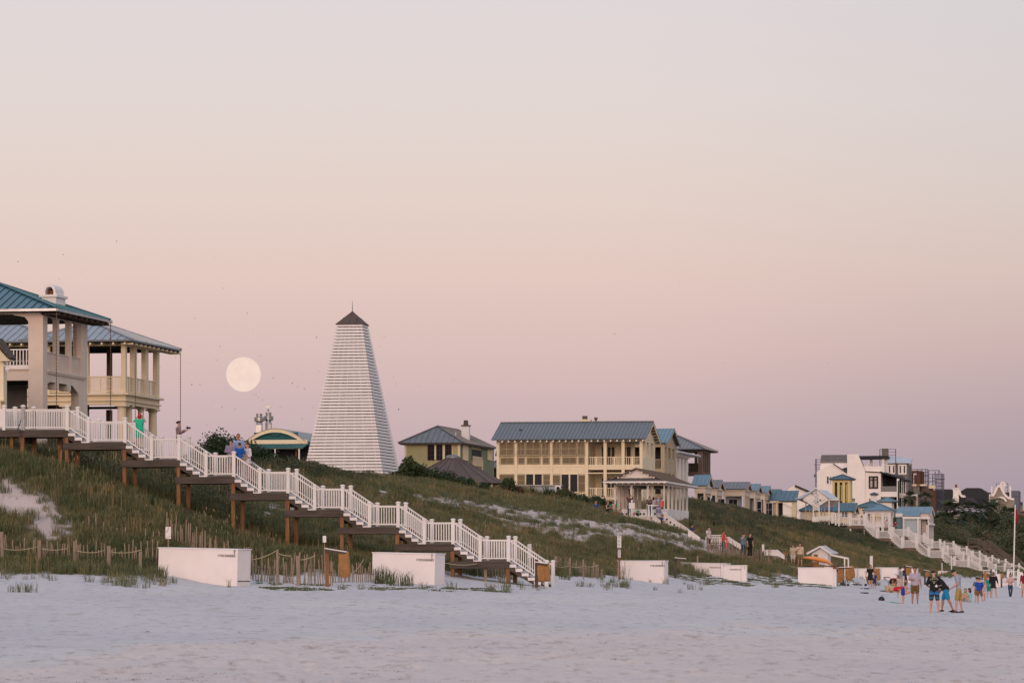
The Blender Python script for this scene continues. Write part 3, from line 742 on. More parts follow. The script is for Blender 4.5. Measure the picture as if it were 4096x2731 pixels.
# ---- B: cream house with round columns
def house_b():
    f = Fr(502, 225, 1640)
    t = f.thing('beach_house', 'cream two-storey porch house with fat round columns and a blue-grey hip roof', 'house')
    C = M['cream']; xl = f.u(-260); yr = f.v(638); zb = -2.6
    zf = f.z(1571); zt = f.z(1366)
    X = f.u; V = f.v
    # lower entablature and floor cornice
    box_part(t, 'entablature', C, (xl, 0, 0, .5, f.z(1617), zf - .12), (-.5, 0, .5, yr, f.z(1617), zf - .12))
    box_part(t, 'cornice', C, (xl, .22, -.22, .6, zf - .12, zf + .0), (-.5, .22, .6, yr + .25, zf - .12, zf), (xl, .1, -.1, .5, f.z(1603), f.z(1600) + .02), (-.4, .1, .5, yr + .1, f.z(1603), f.z(1600) + .02))
    box_part(t, 'porch_floor', M['brown'], (xl, -.5, .6, yr, zf - .3, zf - .13))
    # round columns below
    for x, y, r in [(-.32, .32, .27), (-.3, V(536), .2), (-.3, V(583), .2), (-.32, yr - .35, .27)]:
        m = MB(); col_round(m, x, y, zb, f.z(1617) - .002, r); m.build('round_column', M['ccol'], t)
    for y, r in [(V(600), .2)]: pass
    box_part(t, 'square_pier', M['brown'], (X(430, yr), X(447, yr), yr - .3, yr + .15, zb, f.z(1617)))
    for px in (260, 120, -40):
        m = MB(); col_round(m, X(px) , .32, zb, f.z(1617) - .002, .27); m.build('round_column', M['ccol'], t)
    # far entablature bottom (dark) and ceiling
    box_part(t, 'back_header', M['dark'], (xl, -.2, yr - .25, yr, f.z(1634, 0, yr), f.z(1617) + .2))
    # upper posts
    for px in (493,): box_part(t, 'porch_post', C, (X(484), 0, 0, .32, zf, zt))
    for a, b_ in ((529, 548), (575, 594), (621, 638)):
        v0, v1 = V(a + 7), V(b_); box_part(t, 'porch_post', C, (-.26, 0, v0, v1, zf, zt))
    for px in (345, 190): box_part(t, 'porch_post', C, (X(px) - .13, X(px) + .13, 0, .26, zf, zt))
    box_part(t, 'porch_post', M['brown'], (X(432, yr), X(450, yr), yr - .3, yr - .02, zf, zt))
    zh = f.z(1382); box_part(t, 'header_beam', C, (xl, .02, -.02, .3, zh, zt + .02), (-.3, .02, .3, yr, zh, zt + .02))
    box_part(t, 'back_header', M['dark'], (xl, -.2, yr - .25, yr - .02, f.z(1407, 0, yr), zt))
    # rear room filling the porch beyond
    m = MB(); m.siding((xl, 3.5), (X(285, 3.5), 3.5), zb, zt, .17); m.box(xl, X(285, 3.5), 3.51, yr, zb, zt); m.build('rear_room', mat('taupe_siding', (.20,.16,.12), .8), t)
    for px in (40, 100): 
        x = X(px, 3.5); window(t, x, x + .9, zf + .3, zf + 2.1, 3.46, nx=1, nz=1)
    # louvred balcony panels
    zr0, zr1 = zf + .08, f.z(1503)
    def louvre(p, q):
        m = MB(); p, q = Vector(p), Vector(q)
        m.bar(p + Vector((0,0,zr1 - .03)), q + Vector((0,0,zr1 - .03)), .09, .06); m.bar(p + Vector((0,0,zr0)), q + Vector((0,0,zr0)), .06, .05)
        n = 12
        for k in range(n): z = zr0 + (zr1 - zr0)*(k + .7)/(n + .7); m.bar(p + Vector((0,0,z)), q + Vector((0,0,z)), .03, .045)
        L = (q - p).length; k = max(1, round(L / .62))
        for i in range(k + 1):
            a = p.lerp(q, i/k); m.box(a.x - .025, a.x + .025, a.y - .035, a.y + .035, zr0, zr1 - .03)
        m.build('louvred_balustrade', M['cream'], t)
    louvre((xl, .1, 0), (X(484) - .02, .1, 0))
    vs = [.32, V(536), V(548), V(582), V(594), V(628)]
    for a, b_ in ((0, 1), (2, 3), (4, 5)): louvre((-.12, vs[a], 0), (-.12, vs[b_], 0))
    # roof
    yn = -.85; o = f.u(527, yn); yf = f.v(727, o); ze = f.z(1357, o, yn); L = yf - yn; i = 3.45
    zr = f.z(1289, o - i, yn + i); PG = mat('pale_grey_metal', (.34,.38,.42), .4, metal=.4, var=.1, scale=1.2)
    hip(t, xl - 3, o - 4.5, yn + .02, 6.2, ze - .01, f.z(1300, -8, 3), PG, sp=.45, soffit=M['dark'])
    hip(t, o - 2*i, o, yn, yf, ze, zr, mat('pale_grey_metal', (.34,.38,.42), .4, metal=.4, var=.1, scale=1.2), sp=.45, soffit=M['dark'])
    m = MB()
    n = 12
    for k in range(n): m.box(-.02, o - .02, yn + .3 + k*(L - .6)/(n-1), yn + .4 + k*(L - .6)/(n-1), ze - .28, ze - .16)
    for k in range(16): m.box(o - .5 - k*.7, o - .4 - k*.7, yn + .05, 0, ze - .28, ze - .16)
    m.box(-.06, -.02, yn + .2, yf - .3, ze - .28, ze - .16); m.box(o - 12, -.02, 0, .03, ze - .28, ze - .16)
    m.build('eave_trim', M['ccol'], t)
    chain(t, o - .05, yf - .1, zb + .3, ze - .15); chain(t, X(543, -.2), -.3, zb + .8, ze - .15)
house_b()

# ---- barrel-roofed teal restaurant
def restaurant():
    f = Fr(1224, 346, 1832)
    t = f.thing('restaurant', 'teal and cream restaurant with barrel-arched gable and steel roof fans', 'restaurant')
    x0, x1 = f.u(985), f.u(1222); zb0, ztop = f.z(1765), f.z(1714); n = 20
    xc = (x0 + x1)/2; w = (x1 - x0)/2
    def arc(s, dz=0.0): return [(xc + w*s*math.cos(PI - PI*k/n), zb0 + (ztop - zb0)*s*math.sin(PI*k/n)**.9 + dz) for k in range(n + 1)]
    o = [(xc - w + 2*w*k/n, zb0 + (ztop - zb0)*(1 - ((2*k/n - 1)**2))) for k in range(n + 1)]
    m = MB()
    for k in range(n):
        (a, b_), (c_, d) = o[k], o[k+1]; m.slab([(a, -.3, b_), (c_, -.3, d), (c_, -.3, d - .32), (a, -.3, b_ - .32)], (0, .3, 0))
    m.build('arched_fascia', M['yellow'], t)
    m = MB()
    for k in range(n):
        (a, b_), (c_, d) = o[k], o[k+1]; m.slab([(a, -.35, b_ + .05), (c_, -.35, d + .05), (c_, -.35, d), (a, -.35, b_)], (0, 12, 0))
    m.build('barrel_roof', M['roofgrey'], t)
    m = MB(); m.siding((x0 + .7, .1), (x1 - .7, .1), f.z(1758), ztop - .3, .1); m.build('gable_infill', M['teal'], t)
    m = MB(); m.slab([(a, .12, max(b_ - .3, f.z(1764))) for a, b_ in o] + [(x1, .12, f.z(1775)), (x0, .12, f.z(1775))], (0, 11, 0)); m.build('gable_wall', M['teal'], t)
    box_part(t, 'gable_vent', M['teal'], (xc - .35, xc + .35, -.05, .1, f.z(1742), f.z(1728)))
    box_part(t, 'cornice_band', M['yellow'], (x0 + .3, x1 + .2, -.2, .1, f.z(1774), f.z(1758)))
    m = MB(); m.slab([(f.u(1030), -2.2, f.z(1792)), (f.u(1236), -2.2, f.z(1792)), (f.u(1236), -.2, f.z(1774)), (f.u(1030), -.2, f.z(1774))], (0, 0, -.08)); m.build('awning_roof', M['teal'], t)
    box_part(t, 'awning_beam', M['yellow'], (f.u(1040), f.u(1232), -2.1, -2.0, f.z(1797), f.z(1793)))
    for px in (1121, 1216): box_part(t, 'porch_post', M['white'], (f.u(px), f.u(px) + .12, -2.1, -1.98, -1, f.z(1797)))
    box_part(t, 'porch_post', M['pile'], (f.u(1193), f.u(1197), -1, -.9, -1, f.z(1797)))
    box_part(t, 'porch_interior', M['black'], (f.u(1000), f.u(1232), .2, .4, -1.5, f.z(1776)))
    box_part(t, 'porch_floor', M['timber'], (f.u(1000), f.u(1232), -2.2, .2, -1.3, -.9))
    def fan(px, y0, y1, r, back):
        x = f.u(px, back); zb, zt = f.z(y0, x, back), f.z(y1, x, back); h = zt - zb
        m = MB(); m.box(x - r*.55, x + r*.55, back - r*.5, back + r*.5, zb - 1.2, zb + h*.28)
        m.lathe([(r*.75, zb + h*.28), (r*.55, zb + h*.45), (r*1.0, zb + h*.52), (r*1.02, zb + h*.75), (r*.6, zb + h*.8), (r*.62, zt)], (x, back), 16)
        m.build('exhaust_fan', M['steel'], t)
    fan(1037, 1716, 1654, .46, 3); fan(1074, 1712, 1649, .44, 4.4)
    x = f.u(1073, 2); m = MB(); m.tube([(x, 2, zb0), (x, 2, f.z(1632, x, 2))], .04, 6); m.box(x - .18, x + .22, 1.9, 2.1, f.z(1630, x, 2), f.z(1624, x, 2)); m.ball((x, 2, f.z(1640, x, 2)), .09, 8, 6); m.build('camera_pole', M['steel'], t)
restaurant()

# ---- slatted tower
def tower():
    f = Fr(1529, 330, 1877)
    t = f.thing('slatted_tower', 'tall white slatted obelisk tower with black pyramid cap and spire', 'tower')
    W0 = -f.u(1217); D0 = W0; zt = f.z(1300, -W0/2, D0/2); W1 = 2.27; zb = -2.2; cx, cy = -W0/2, D0/2
    hw = lambda z: W0/2 + (W1 - W0)/2 * z/zt
    def ring(mb, z0, z1, th=.035, ins=0.0):
        a, b_ = hw(z0) - ins, hw(z1) - ins
        for k in range(4):
            ang = k*PI/2; ca, sa = round(math.cos(ang)), round(math.sin(ang))
            r = lambda x, y, z: (cx + x*ca - y*sa, cy + x*sa + y*ca, z)
            mb.hexa([r(-a, -a, z0), r(a - th, -a, z0), r(a - th, -a + th, z0), r(-a, -a + th, z0)], [r(-b_, -b_, z1), r(b_ - th, -b_, z1), r(b_ - th, -b_ + th, z1), r(-b_, -b_ + th, z1)])
    m = MB(); p = .2722; z = zt - .0; k = 0
    slats = []
    while z > zb:
        ring(m, z - .203, z - .0); z -= p
    m.build('slat_cladding', M['white'], t)
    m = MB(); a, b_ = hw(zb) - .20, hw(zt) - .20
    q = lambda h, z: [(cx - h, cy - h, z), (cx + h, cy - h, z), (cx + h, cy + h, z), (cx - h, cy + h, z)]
    m.hexa(q(a, zb), q(b_, zt)); m.build('inner_core', M['black'], t)  # black core puts the unlit interior into the colour behind the gaps
    m = MB()
    for k in range(-3, 4):
        for s_ in range(2):
            x0 = k * hw(zb)/3.5; x1 = k*hw(zt)/3.5
            if s_ == 0: m.bar((cx + x0, cy - hw(zb) + .16, zb), (cx + x1, cy - hw(zt) + .16, zt), .09, .05, (0, 1, 0))
            else: m.bar((cx + hw(zb) - .16, cy + x0, zb), (cx + hw(zt) - .16, cy + x1, zt), .05, .09, (0, 1, 0))
    m.build('framing', M['lattice'], t)
    m = MB(); za = f.z(1244, cx, cy); h = W1/2 + .1
    c = q(h, zt + .02)
    for k in range(4): m.roof([c[k], c[(k+1) % 4], (cx, cy, za)], (0, 1), .5, .06, .03, .02)
    m.build('cap_roof', M['bronze'], t)
    m = MB(); m.tube([(cx, cy, za), (cx, cy, f.z(1203, cx, cy))], [.03, .012], 6); m.build('spire', M['ink'], t)
tower()

# ---- sage house and the round roof before it
def green_house():
    f = Fr(1838, 350, 1900)
    t = f.thing('green_house', 'sage green house with grey hip roof and white chimney right of the tower', 'house')
    xl = f.u(1620); yr = f.v(1975); zt = f.z(1772); zb = -2
    m = MB(); m.box(xl, -.02, .02, yr, zb, zt)
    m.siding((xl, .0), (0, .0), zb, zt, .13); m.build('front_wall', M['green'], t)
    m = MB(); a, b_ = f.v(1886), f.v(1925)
    m.siding((0, 0), (0, a), zb, zt, .13, out=(1, 0, 0)); m.siding((0, b_), (0, yr), zb, zt, .13, out=(1, 0, 0)); m.build('side_wall', mat('sage_side_shaded', (.20,.225,.14), .7), t)  # seaward wall's shade is put into its darker, cooler green
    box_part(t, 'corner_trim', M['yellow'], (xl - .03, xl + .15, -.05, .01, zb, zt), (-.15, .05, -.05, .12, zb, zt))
    box_part(t, 'porch_recess', M['black'], (-.0, .012, a + .1, b_, f.z(1840, 0, a), zt - .35))
    m = MB(); rail_panel(m, (.1, a, f.z(1864, 0, a)), (.1, b_, f.z(1864, 0, a)), h=.95, sp=.2, bw=.07); m.box(.02, .16, b_ - .1, b_ + .1, zb, f.z(1838, 0, b_)); m.build('porch_railing', M['ccol'], t)
    z0, z1 = f.z(1838), f.z(1780)
    mm = mat('mahogany', (.10, .035, .03), .6)
    for i, (p, q, c) in enumerate(((1713, 1737, 1), (1747, 1770, 0), (1782, 1805, 0))):
        window(t, f.u(p), f.u(q), z0, z1, -.04, fm=mm, nx=2, nz=3, fw=.06)
    box_part(t, 'window_surround', M['yellow'], (f.u(1709), f.u(1811), -.035, -.03, z0 - .12, z1 + .15), (f.u(1738.5), f.u(1745.5), -.11, -.035, z0, z1 + .05), (f.u(1771.5), f.u(1780.5), -.11, -.035, z0, z1 + .05))
    for p, q in ((1849, 1869), (1948, 1966)): window(t, f.v(p), f.v(q), f.z(1836, 0, f.v(p)), f.z(1782, 0, f.v(p)), .04, axis='y', fm=M['ccol'], nx=4, nz=1, bar=.12, glass=M['ccol'])
    yn = -.55; o = f.u(1853, yn); x0 = f.u(1592, yn); yf = f.v(1984, o); ze = f.z(1769, o, yn); i = (o - x0)/2
    hip(t, x0, o, yn, yf, ze, f.z(1704, o - i, yn + i), M['roofgrey'], inset=i, sp=.5)
    y = f.v(1876, -1.2); z = ze + 1.0
    m = MB(); ca = -2.6; m.box(f.u(1846, 6), f.u(1875, 6), 6, 6.7, ze, f.z(1704, -2, 6)); c_ = m.build('chimney', M['wallwhite'], t)
    m = MB(); xx = (f.u(1846, 6) + f.u(1875, 6))/2; zz = f.z(1704, -2, 6)
    m.box(f.u(1844, 6), f.u(1877, 6), 5.9, 6.8, zz, zz + .1); m.lathe([(.24, zz + .1), (.2, zz + .5), (.2, zz + .55), (.2, f.z(1683, -2, 6)), (.22, f.z(1681, -2, 6))], (xx, 6.35), 12); m.build('chimney_pot', M['bronze'], c_)
    m = MB(); m.box(f.u(1821, 3), f.u(1824, 3), 3, 3.1, ze + .6, f.z(1729, -2, 3)); m.build('vent_pipe', M['white'], t)
    # little wing with its own porch roof, between the houses
    g = Fr(1990, 434, 1925); t2 = g.thing('porch_wing', 'small sage porch with blue-grey roof squeezed beside the big yellow house', 'porch')
    hip(t2, g.u(1949), g.u(2040), -.3, 3.5, g.z(1868), g.z(1830), M['roofgrey'], sp=.5)
    for px in (1965, 1988): box_part(t2, 'porch_post', M['ccol'], (g.u(px), g.u(px) + .2, 0, .2, -2, g.z(1868) - .1))
    box_part(t2, 'porch_wall', M['dark'], (g.u(1966), g.u(2005), 1.4, 1.6, -2, g.z(1870)))
green_house()
def round_roof():
    Y = 322; c = P(1812, 1925, Y)
    t = thing('round_pavilion', 'dark bronze many-sided cone roof rising from the sea grape shrubs', 'pavilion', c, -TH)
    n = 20; R = 4.45; zt = (1925 - 1830)/F*Y; r0 = .52; zb = -.15
    m = MB()
    for k in range(n):
        a, b_ = 2*PI*k/n, 2*PI*(k+1)/n
        p = [(R*math.cos(a), R*math.sin(a), zb), (R*math.cos(b_), R*math.sin(b_), zb), (r0*math.cos(b_), r0*math.sin(b_), zt), (r0*math.cos(a), r0*math.sin(a), zt)]
        m.slab(p, (0, 0, -.08)); m.bar(p[0], p[3], .09, .09)
    m.build('cone_roof', M['bronze'], t)
    m = MB(); m.lathe([(r0 + .12, zt - .05), (r0 + .1, zt + .08), (r0 - .1, zt + .22), (.05, zt + .25)], (0, 0), 20); m.build('roof_cap', M['roofgrey'], t)
    m = MB()
    for k in range(n): a = 2*PI*(k + .5)/n; m.box(R*.93*math.cos(a) - .08, R*.93*math.cos(a) + .08, R*.93*math.sin(a) - .08, R*.93*math.sin(a) + .08, -3, zb - .1)
    m.build('post_ring', M['ccol'], t)
round_roof()

# ---- the big yellow house
def yellow_house():
    f = Fr(2570, 420, 2010)
    t = f.thing('yellow_house', 'long pale yellow two-storey house with tan awning shutters and blue-grey gable roof', 'house')
    Yl, C = M['yellow'], M['yellow']
    cx = lambda z: 1950 + z*.40391                       # crop column to photo pixel
    cy = lambda z: 1640 + z*.40391
    U = lambda z: f.u(cx(z)); Z = lambda z: f.z(cy(z))
    xl = U(92); yr = f.v(2620); zt = Z(290); zb = -1.5; zf = Z(548); zp = Z(998)
    xp = U(998)
    m = MB(); m.box(xl, xp, .03, yr, zb, zt); m.siding((xl, .0), (xp, .0), Z(620), Z(560), .16); m.siding((xl, 0), (xp, 0), zb, Z(810), .16); m.build('front_wall', Yl, t)
    box_part(t, 'frieze', Yl, (xl, 0, -.03, .1, Z(308), zt))
    box_part(t, 'belt_course', Yl, (xl, 0, -.05, .03, Z(560), Z(538)), (xl, 0, -.04, .03, Z(625), Z(615)))
    for a, b_ in ((92, 118), (270, 295), (622, 648), (968, 998)): box_part(t, 'pilaster', Yl, (U(a), U(b_), -.12, .03, zb, zt))
    # awning shutters (tilted) over fixed lower shutters
    def shutter(a, b_, c0, c1, tilt, nx=2, nz=2, nm='awning_shutter'):
        x0, x1, z0, z1 = U(a), U(b_), Z(c1), Z(c0); fr = MB(); fw = .09
        def q(mb, xa, xb, za, zb_, d0, d1):
            y = lambda z: -.04 - tilt*(z1 - z)
            mb.hexa([(xa, y(za) - d1, za), (xb, y(za) - d1, za), (xb, y(za) - d0, za), (xa, y(za) - d0, za)], [(xa, y(zb_) - d1, zb_), (xb, y(zb_) - d1, zb_), (xb, y(zb_) - d0, zb_), (xa, y(zb_) - d0, zb_)])
        q(fr, x0, x0 + fw, z0, z1, 0, .07); q(fr, x1 - fw, x1, z0, z1, 0, .07); q(fr, x0 + fw, x1 - fw, z1 - fw, z1, 0, .07); q(fr, x0 + fw, x1 - fw, z0, z0 + fw, 0, .07)
        for i in range(1, nx): xm = x0 + (x1 - x0)*i/nx; q(fr, xm - .03, xm + .03, z0 + fw, z1 - fw, .01, .06)
        for i in range(1, nz): zm = z0 + (z1 - z0)*i/nz; q(fr, x0 + fw, x1 - fw, zm - .03, zm + .03, .01, .055)
        o = fr.build(nm, mat('khaki_frame', (.36,.30,.19), .7, var=.08), t)
        sl = MB(); n = max(4, int((z1 - z0) / .09))
        for i in range(n): za = z0 + fw + (z1 - z0 - 2*fw)*i/n; q(sl, x0 + fw, x1 - fw, za, za + (z1 - z0)/n*.8, .005 + .0, .03)
        sl.build('louvres', M['tan'], o)
    for a, b_ in ((120, 266), (295, 374), (380, 528), (538, 617), (645, 724), (732, 886), (892, 965)):
        shutter(a, b_, 310, 445, .16, 2)
        shutter(a + 8, b_ - 4, 460, 528, 0, 2 if b_ - a > 100 else 1, 1, 'lower_shutter')
    for a, b_ in ((118, 270), ): shutter(a, b_, 627, 770, 0, 2, 2, 'hinged_shutter')
    for a, b_, c_, d in ((293, 372, 630, 742), (552, 625, 630, 742), (642, 724, 635, 800), (898, 978, 635, 805)): shutter(a, b_, c_, d, 0, 1, 2, 'hinged_shutter')
    for a, b_, c_, d in ((384, 540, 628, 742), (734, 892, 632, 804)):
        x0, x1 = U(a), U(b_); window(t, x0, x1, Z(d), Z(c_), -.045, fm=M['yellow'], nx=2, nz=1, bar=.16, fw=.1)
    # porch (two storeys) at the seaward end
    pd = 4.6  # porch deepened and more dark windows added to make it darker
    m = MB(); m.siding((xp, pd), (-1.6, pd), zp + 0, zt, .16); m.box(xp, -1.6, pd + .01, pd + .2, zb, zt); m.build('porch_back_wall', M['yellow'], t)
    for a, b_ in ((1012, 1040), (1062, 1080), (1100, 1125)):
        for lv in (0, 1):
            zz0 = (zf if lv else Z(860)) + .1
            box_part(t, 'porch_door', M['glass'], (U(a) + .6, U(b_) + .7, pd - .08, pd - .04, zz0, zz0 + 2.1))
    for a, b_ in ((1190, 1260), (1330, 1420)):
        for lv in (0, 1):
            zz0 = (zf if lv else Z(860)) + .1
            window(t, f.u(cx(a), pd), f.u(cx(b_), pd), zz0, zz0 + 2.1, pd - .04, fm=M['ccol'], nx=2, nz=1, bar=.1)
    for a, b_ in ((1150, 1180), (1328, 1358), (1507, 1536)):
        box_part(t, 'porch_post', C, (U(a), U(b_), -.08, .3, zb, zt))
    box_part(t, 'porch_floor', C, (xp, -.02, -.03, pd, zf - .42, zf - .04), (xp, -.02, -.03, pd, Z(885), Z(858)))
    box_part(t, 'porch_skirt', C, (xp, -.03, .05, yr - .1, zb, Z(885)))
    box_part(t, 'porch_ceiling', M['brown'], (xp, -.1, .1, pd, zt - .12, zt), (xp, -.1, .1, pd, zf - .5, zf - .43))
    for z0 in (zf, Z(855)):
        for a, b_ in ((1000, 1150), (1181, 1328), (1359, 1507)):
            m = MB(); xm = (U(a) + U(b_))/2
            rail_panel(m, (U(a), .1, z0), (U(b_), .1, z0), h=.98, sp=.2, bw=.055, lo=.1); m.box(xm - .09, xm + .09, .03, .17, z0, z0 + 1.0); m.build('porch_railing', C, t)
    # side: columns and parapets
    for a, b_ in ((1560, 1578), (1597, 1618), (1637, 1660)):
        v0, v1 = f.v(cx(a)), f.v(cx(b_)); box_part(t, 'side_post', C, (-.35, 0, v0 + (v1 - v0)*.15, v1, zb, zt))
    vs = [(.3, f.v(cx(1563))), (f.v(cx(1578)), f.v(cx(1600))), (f.v(cx(1618)), f.v(cx(1640)))]
    for v0, v1 in vs:
        for z0 in (zf - .5, Z(855) - .4): m = MB(); m.siding((-.04, v0), (-.04, v1), z0, z0 + 1.5, .16, out=(1, 0, 0)); m.box(-.12, -.045, v0, v1, z0, z0 + 1.5); m.build('side_parapet', C, t)
    box_part(t, 'side_frieze', C, (-.3, .02, .3, yr, Z(308), zt))
    # roof: gable whose ridge runs along the front
    yn = f.v(2585, f.u(2585, -.9)) if False else -.9; xr = f.u(2585, yn); yf = yr + .9; x0 = f.u(1965, yn); ze = f.z(1753, xr, yn); ym = (yn + yf)/2; zr = f.z(1685, xr, ym)
    m = MB(); m.roof([(x0, yn, ze), (xr, yn, ze), (xr, ym, zr), (x0 - .0, ym, zr)], (0, 1), .42, .1); m.roof([(xr, yf, ze), (x0, yf, ze), (x0, ym, zr), (xr, ym, zr)], (0, 1), .42, .1)
    m.bar((x0, ym, zr + .05), (xr, ym, zr + .05), .2, .08); m.build('gable_roof', mat('slate_blue_roof', (0.16, 0.18, 0.195), .42, metal=.4, var=.12), t)
    m = MB(); m.slab([(0, .0, zt), (0, yr, zt), (0, ym + (yr/2)*.02, zr - .3)], (-.2, 0, 0)); m.siding((.02, 1.0), (.02, yr - 1.0), zt + .1, zt + .7, .16, out=(1, 0, 0)); m.build('gable_wall', C, t)
    m = MB()
    for sgn, ye in ((1, yn), (-1, yf)):
        m.slab([(xr - .02, ye, ze - .06), (xr - .02, ym, zr - .06), (xr - .02, ym, zr - .36), (xr - .02, ye + sgn*.2, ze - .3)], (-.08, 0, 0))
        for k in range(1, 7):
            a = k/7; y = ye + (ym - ye)*a; z = ze + (zr - ze)*a; m.box(0.02, xr - .1, y, y + .12, z - .32, z - .16)
    m.build('gable_trim', C, t)
    m = MB(); n = 24
    for k in range(n): x = x0 + .5 + k*(xr - x0 - .9)/(n-1); m.box(x - .07, x + .07, yn + .05, .0, ze - .3, ze - .13)
    m.box(x0 + .3, xr - .3, -.03, .0, ze - .3, ze - .2); m.build('eave_trim', M['wallwhite'], t)
    m = MB(); x = f.u(2336, ym); m.box(f.u(2314, ym), f.u(2360, ym), ym + .3, ym + 1.3, zr - .4, f.z(1676, x, ym)); c_ = m.build('chimney', M['yellow'], t)
    m = MB(); m.box(x - .28, x + .22, ym + .5, ym + 1, f.z(1676, x, ym), f.z(1662, x, ym)); x = f.u(2380, ym); m.lathe([(.13, zr - .3), (.13, f.z(1676, x, ym)), (.2, f.z(1675, x, ym)), (.2, f.z(1668, x, ym))], (x, ym + .6), 10); m.build('flue', M['bronze'], c_)
    x = f.u(2083, 2); m = MB(); a_ = (2 - yn)/(ym - yn); zz = ze + (zr - ze)*a_; m.box(x - .15, x + .15, 1.9, 2.1, zz, zz + .12); m.build('roof_vent', M['bronze'], t)
    # left side awning seen edge-on
    m = MB(); m.slab([(xl, 1.0, Z(310)), (xl, 2.6, Z(310)), (xl - .35, 2.6, Z(440)), (xl - .35, 1.0, Z(440))], (-.05, 0, 0)); m.build('side_awning', M['timber'], t)
yellow_house()
# ------------------------------------------------------------------ houses behind the pavilion
def gable_front(t, x0, x1, y0, y1, ze, zr, m, wall, trim, ov=.35, sp=.45, axis='x'):
    """gable roof with the ridge along x (gable ends to the sides) or along y"""
    r = MB(); X0, X1, Y0, Y1 = x0 - ov, x1 + ov, y0 - ov, y1 + ov
    if axis == 'x':
        ym = (y0 + y1)/2
        r.roof([(X0, Y0, ze), (X1, Y0, ze), (X1, ym, zr), (X0, ym, zr)], (0, 1), sp, .08); r.roof([(X1, Y1, ze), (X0, Y1, ze), (X0, ym, zr), (X1, ym, zr)], (0, 1), sp, .08)
    else:
        xm = (x0 + x1)/2
        r.roof([(X0, Y1, ze), (X0, Y0, ze), (xm, Y0, zr), (xm, Y1, zr)], (0, 1), sp, .08); r.roof([(X1, Y0, ze), (X1, Y1, ze), (xm, Y1, zr), (xm, Y0, zr)], (0, 1), sp, .08)
    o = r.build('gable_roof', m, t); tr = MB()
    if axis == 'x':
        for x in (X0, X1 - .1):
            for ye in (Y0, Y1):
                s_ = 1 if ye == Y0 else -1
                tr.slab([(x, ye, ze - .1), (x, ym, zr - .1), (x, ym, zr - .34), (x, ye + s_*.15, ze - .3)], (.1, 0, 0))
        w = MB(); w.slab([(x1 - .12, y0, ze - .1), (x1 - .12, y1, ze - .1), (x1 - .12, ym, zr - .2)], (.1, 0, 0)); w.slab([(x0 + .02, y0, ze - .1), (x0 + .02, y1, ze - .1), (x0 + .02, ym, zr - .2)], (.1, 0, 0))
    else:
        for y in (Y0, Y1 - .1):
            for xe in (X0, X1):
                s_ = 1 if xe == X0 else -1
                tr.slab([(xe, y, ze - .1), (xm, y, zr - .1), (xm, y, zr - .34), (xe + s_*.15, y, ze - .3)], (0, .1, 0))
        w = MB(); w.slab([(x0, y0 + .02, ze - .1), (x1, y0 + .02, ze - .1), (xm, y0 + .02, zr - .2)], (0, .1, 0)); w.slab([(x0, y1 - .12, ze - .1), (x1, y1 - .12, ze - .1), (xm, y1 - .12, zr - .2)], (0, .1, 0))
    tr.build('bargeboard', trim, t); w.build('gable_wall', wall, t)

def gable_house_2():
    f = Fr(2658, 452, 2010); t = f.thing('gable_house', 'cream gabled house with sky blue roof tucked behind the big yellow house', 'house')
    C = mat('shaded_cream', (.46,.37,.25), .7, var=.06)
    yr = f.v(2706); ym = yr/2
    xr = f.u(2667, -.5); ze = f.z(1769, xr, -.5); zr = f.z(1713, 0, ym)
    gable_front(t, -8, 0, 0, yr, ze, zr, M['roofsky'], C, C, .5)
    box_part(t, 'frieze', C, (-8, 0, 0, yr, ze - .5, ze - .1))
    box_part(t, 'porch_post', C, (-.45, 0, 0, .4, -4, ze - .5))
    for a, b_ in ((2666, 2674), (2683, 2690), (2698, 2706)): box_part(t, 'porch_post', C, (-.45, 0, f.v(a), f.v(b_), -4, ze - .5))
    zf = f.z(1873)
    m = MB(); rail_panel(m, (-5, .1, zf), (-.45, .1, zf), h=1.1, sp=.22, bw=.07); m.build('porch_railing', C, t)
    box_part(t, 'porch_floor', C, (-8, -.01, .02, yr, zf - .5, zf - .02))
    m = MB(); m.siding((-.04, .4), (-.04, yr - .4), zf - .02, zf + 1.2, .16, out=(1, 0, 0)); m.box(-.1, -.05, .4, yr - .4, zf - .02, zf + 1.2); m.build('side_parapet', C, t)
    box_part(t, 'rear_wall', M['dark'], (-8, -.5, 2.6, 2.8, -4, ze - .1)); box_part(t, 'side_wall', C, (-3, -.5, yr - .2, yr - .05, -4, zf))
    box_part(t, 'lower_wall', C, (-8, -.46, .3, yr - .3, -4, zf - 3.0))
gable_house_2()
def white_portico():
    f = Fr(2705, 474, 2010); t = f.thing('white_portico', 'white portico with fat round columns and low blue roof beside the brown timber tower', 'house')
    W = M['wallwhite']; yr = f.v(2760)
    xo = f.u(2712, -.8); yf = f.v(2794, xo); ze = f.z(1812, xo, 0); zc = f.z(1829, 0, yr/2); 
    hip(t, -7, xo + .3, -1, yf, f.z(1806, xo, -1), f.z(1790, -2, 3) + .2, M['roofpale'], inset=2.6, soffit=M['wallwhite'])
    box_part(t, 'entablature', W, (-7, 0, 0, yr, zc + .1, f.z(1806, xo, -1) - .18))
    for a in (2712, 2727, 2741, 2755):
        m = MB(); col_round(m, -.4, f.v(a), -4, zc + .1, .33); m.build('round_column', M['white'], t)
    box_part(t, 'rear_wall', W, (-7, -1.6, .2, yr, -4, zc + .1))
white_portico()
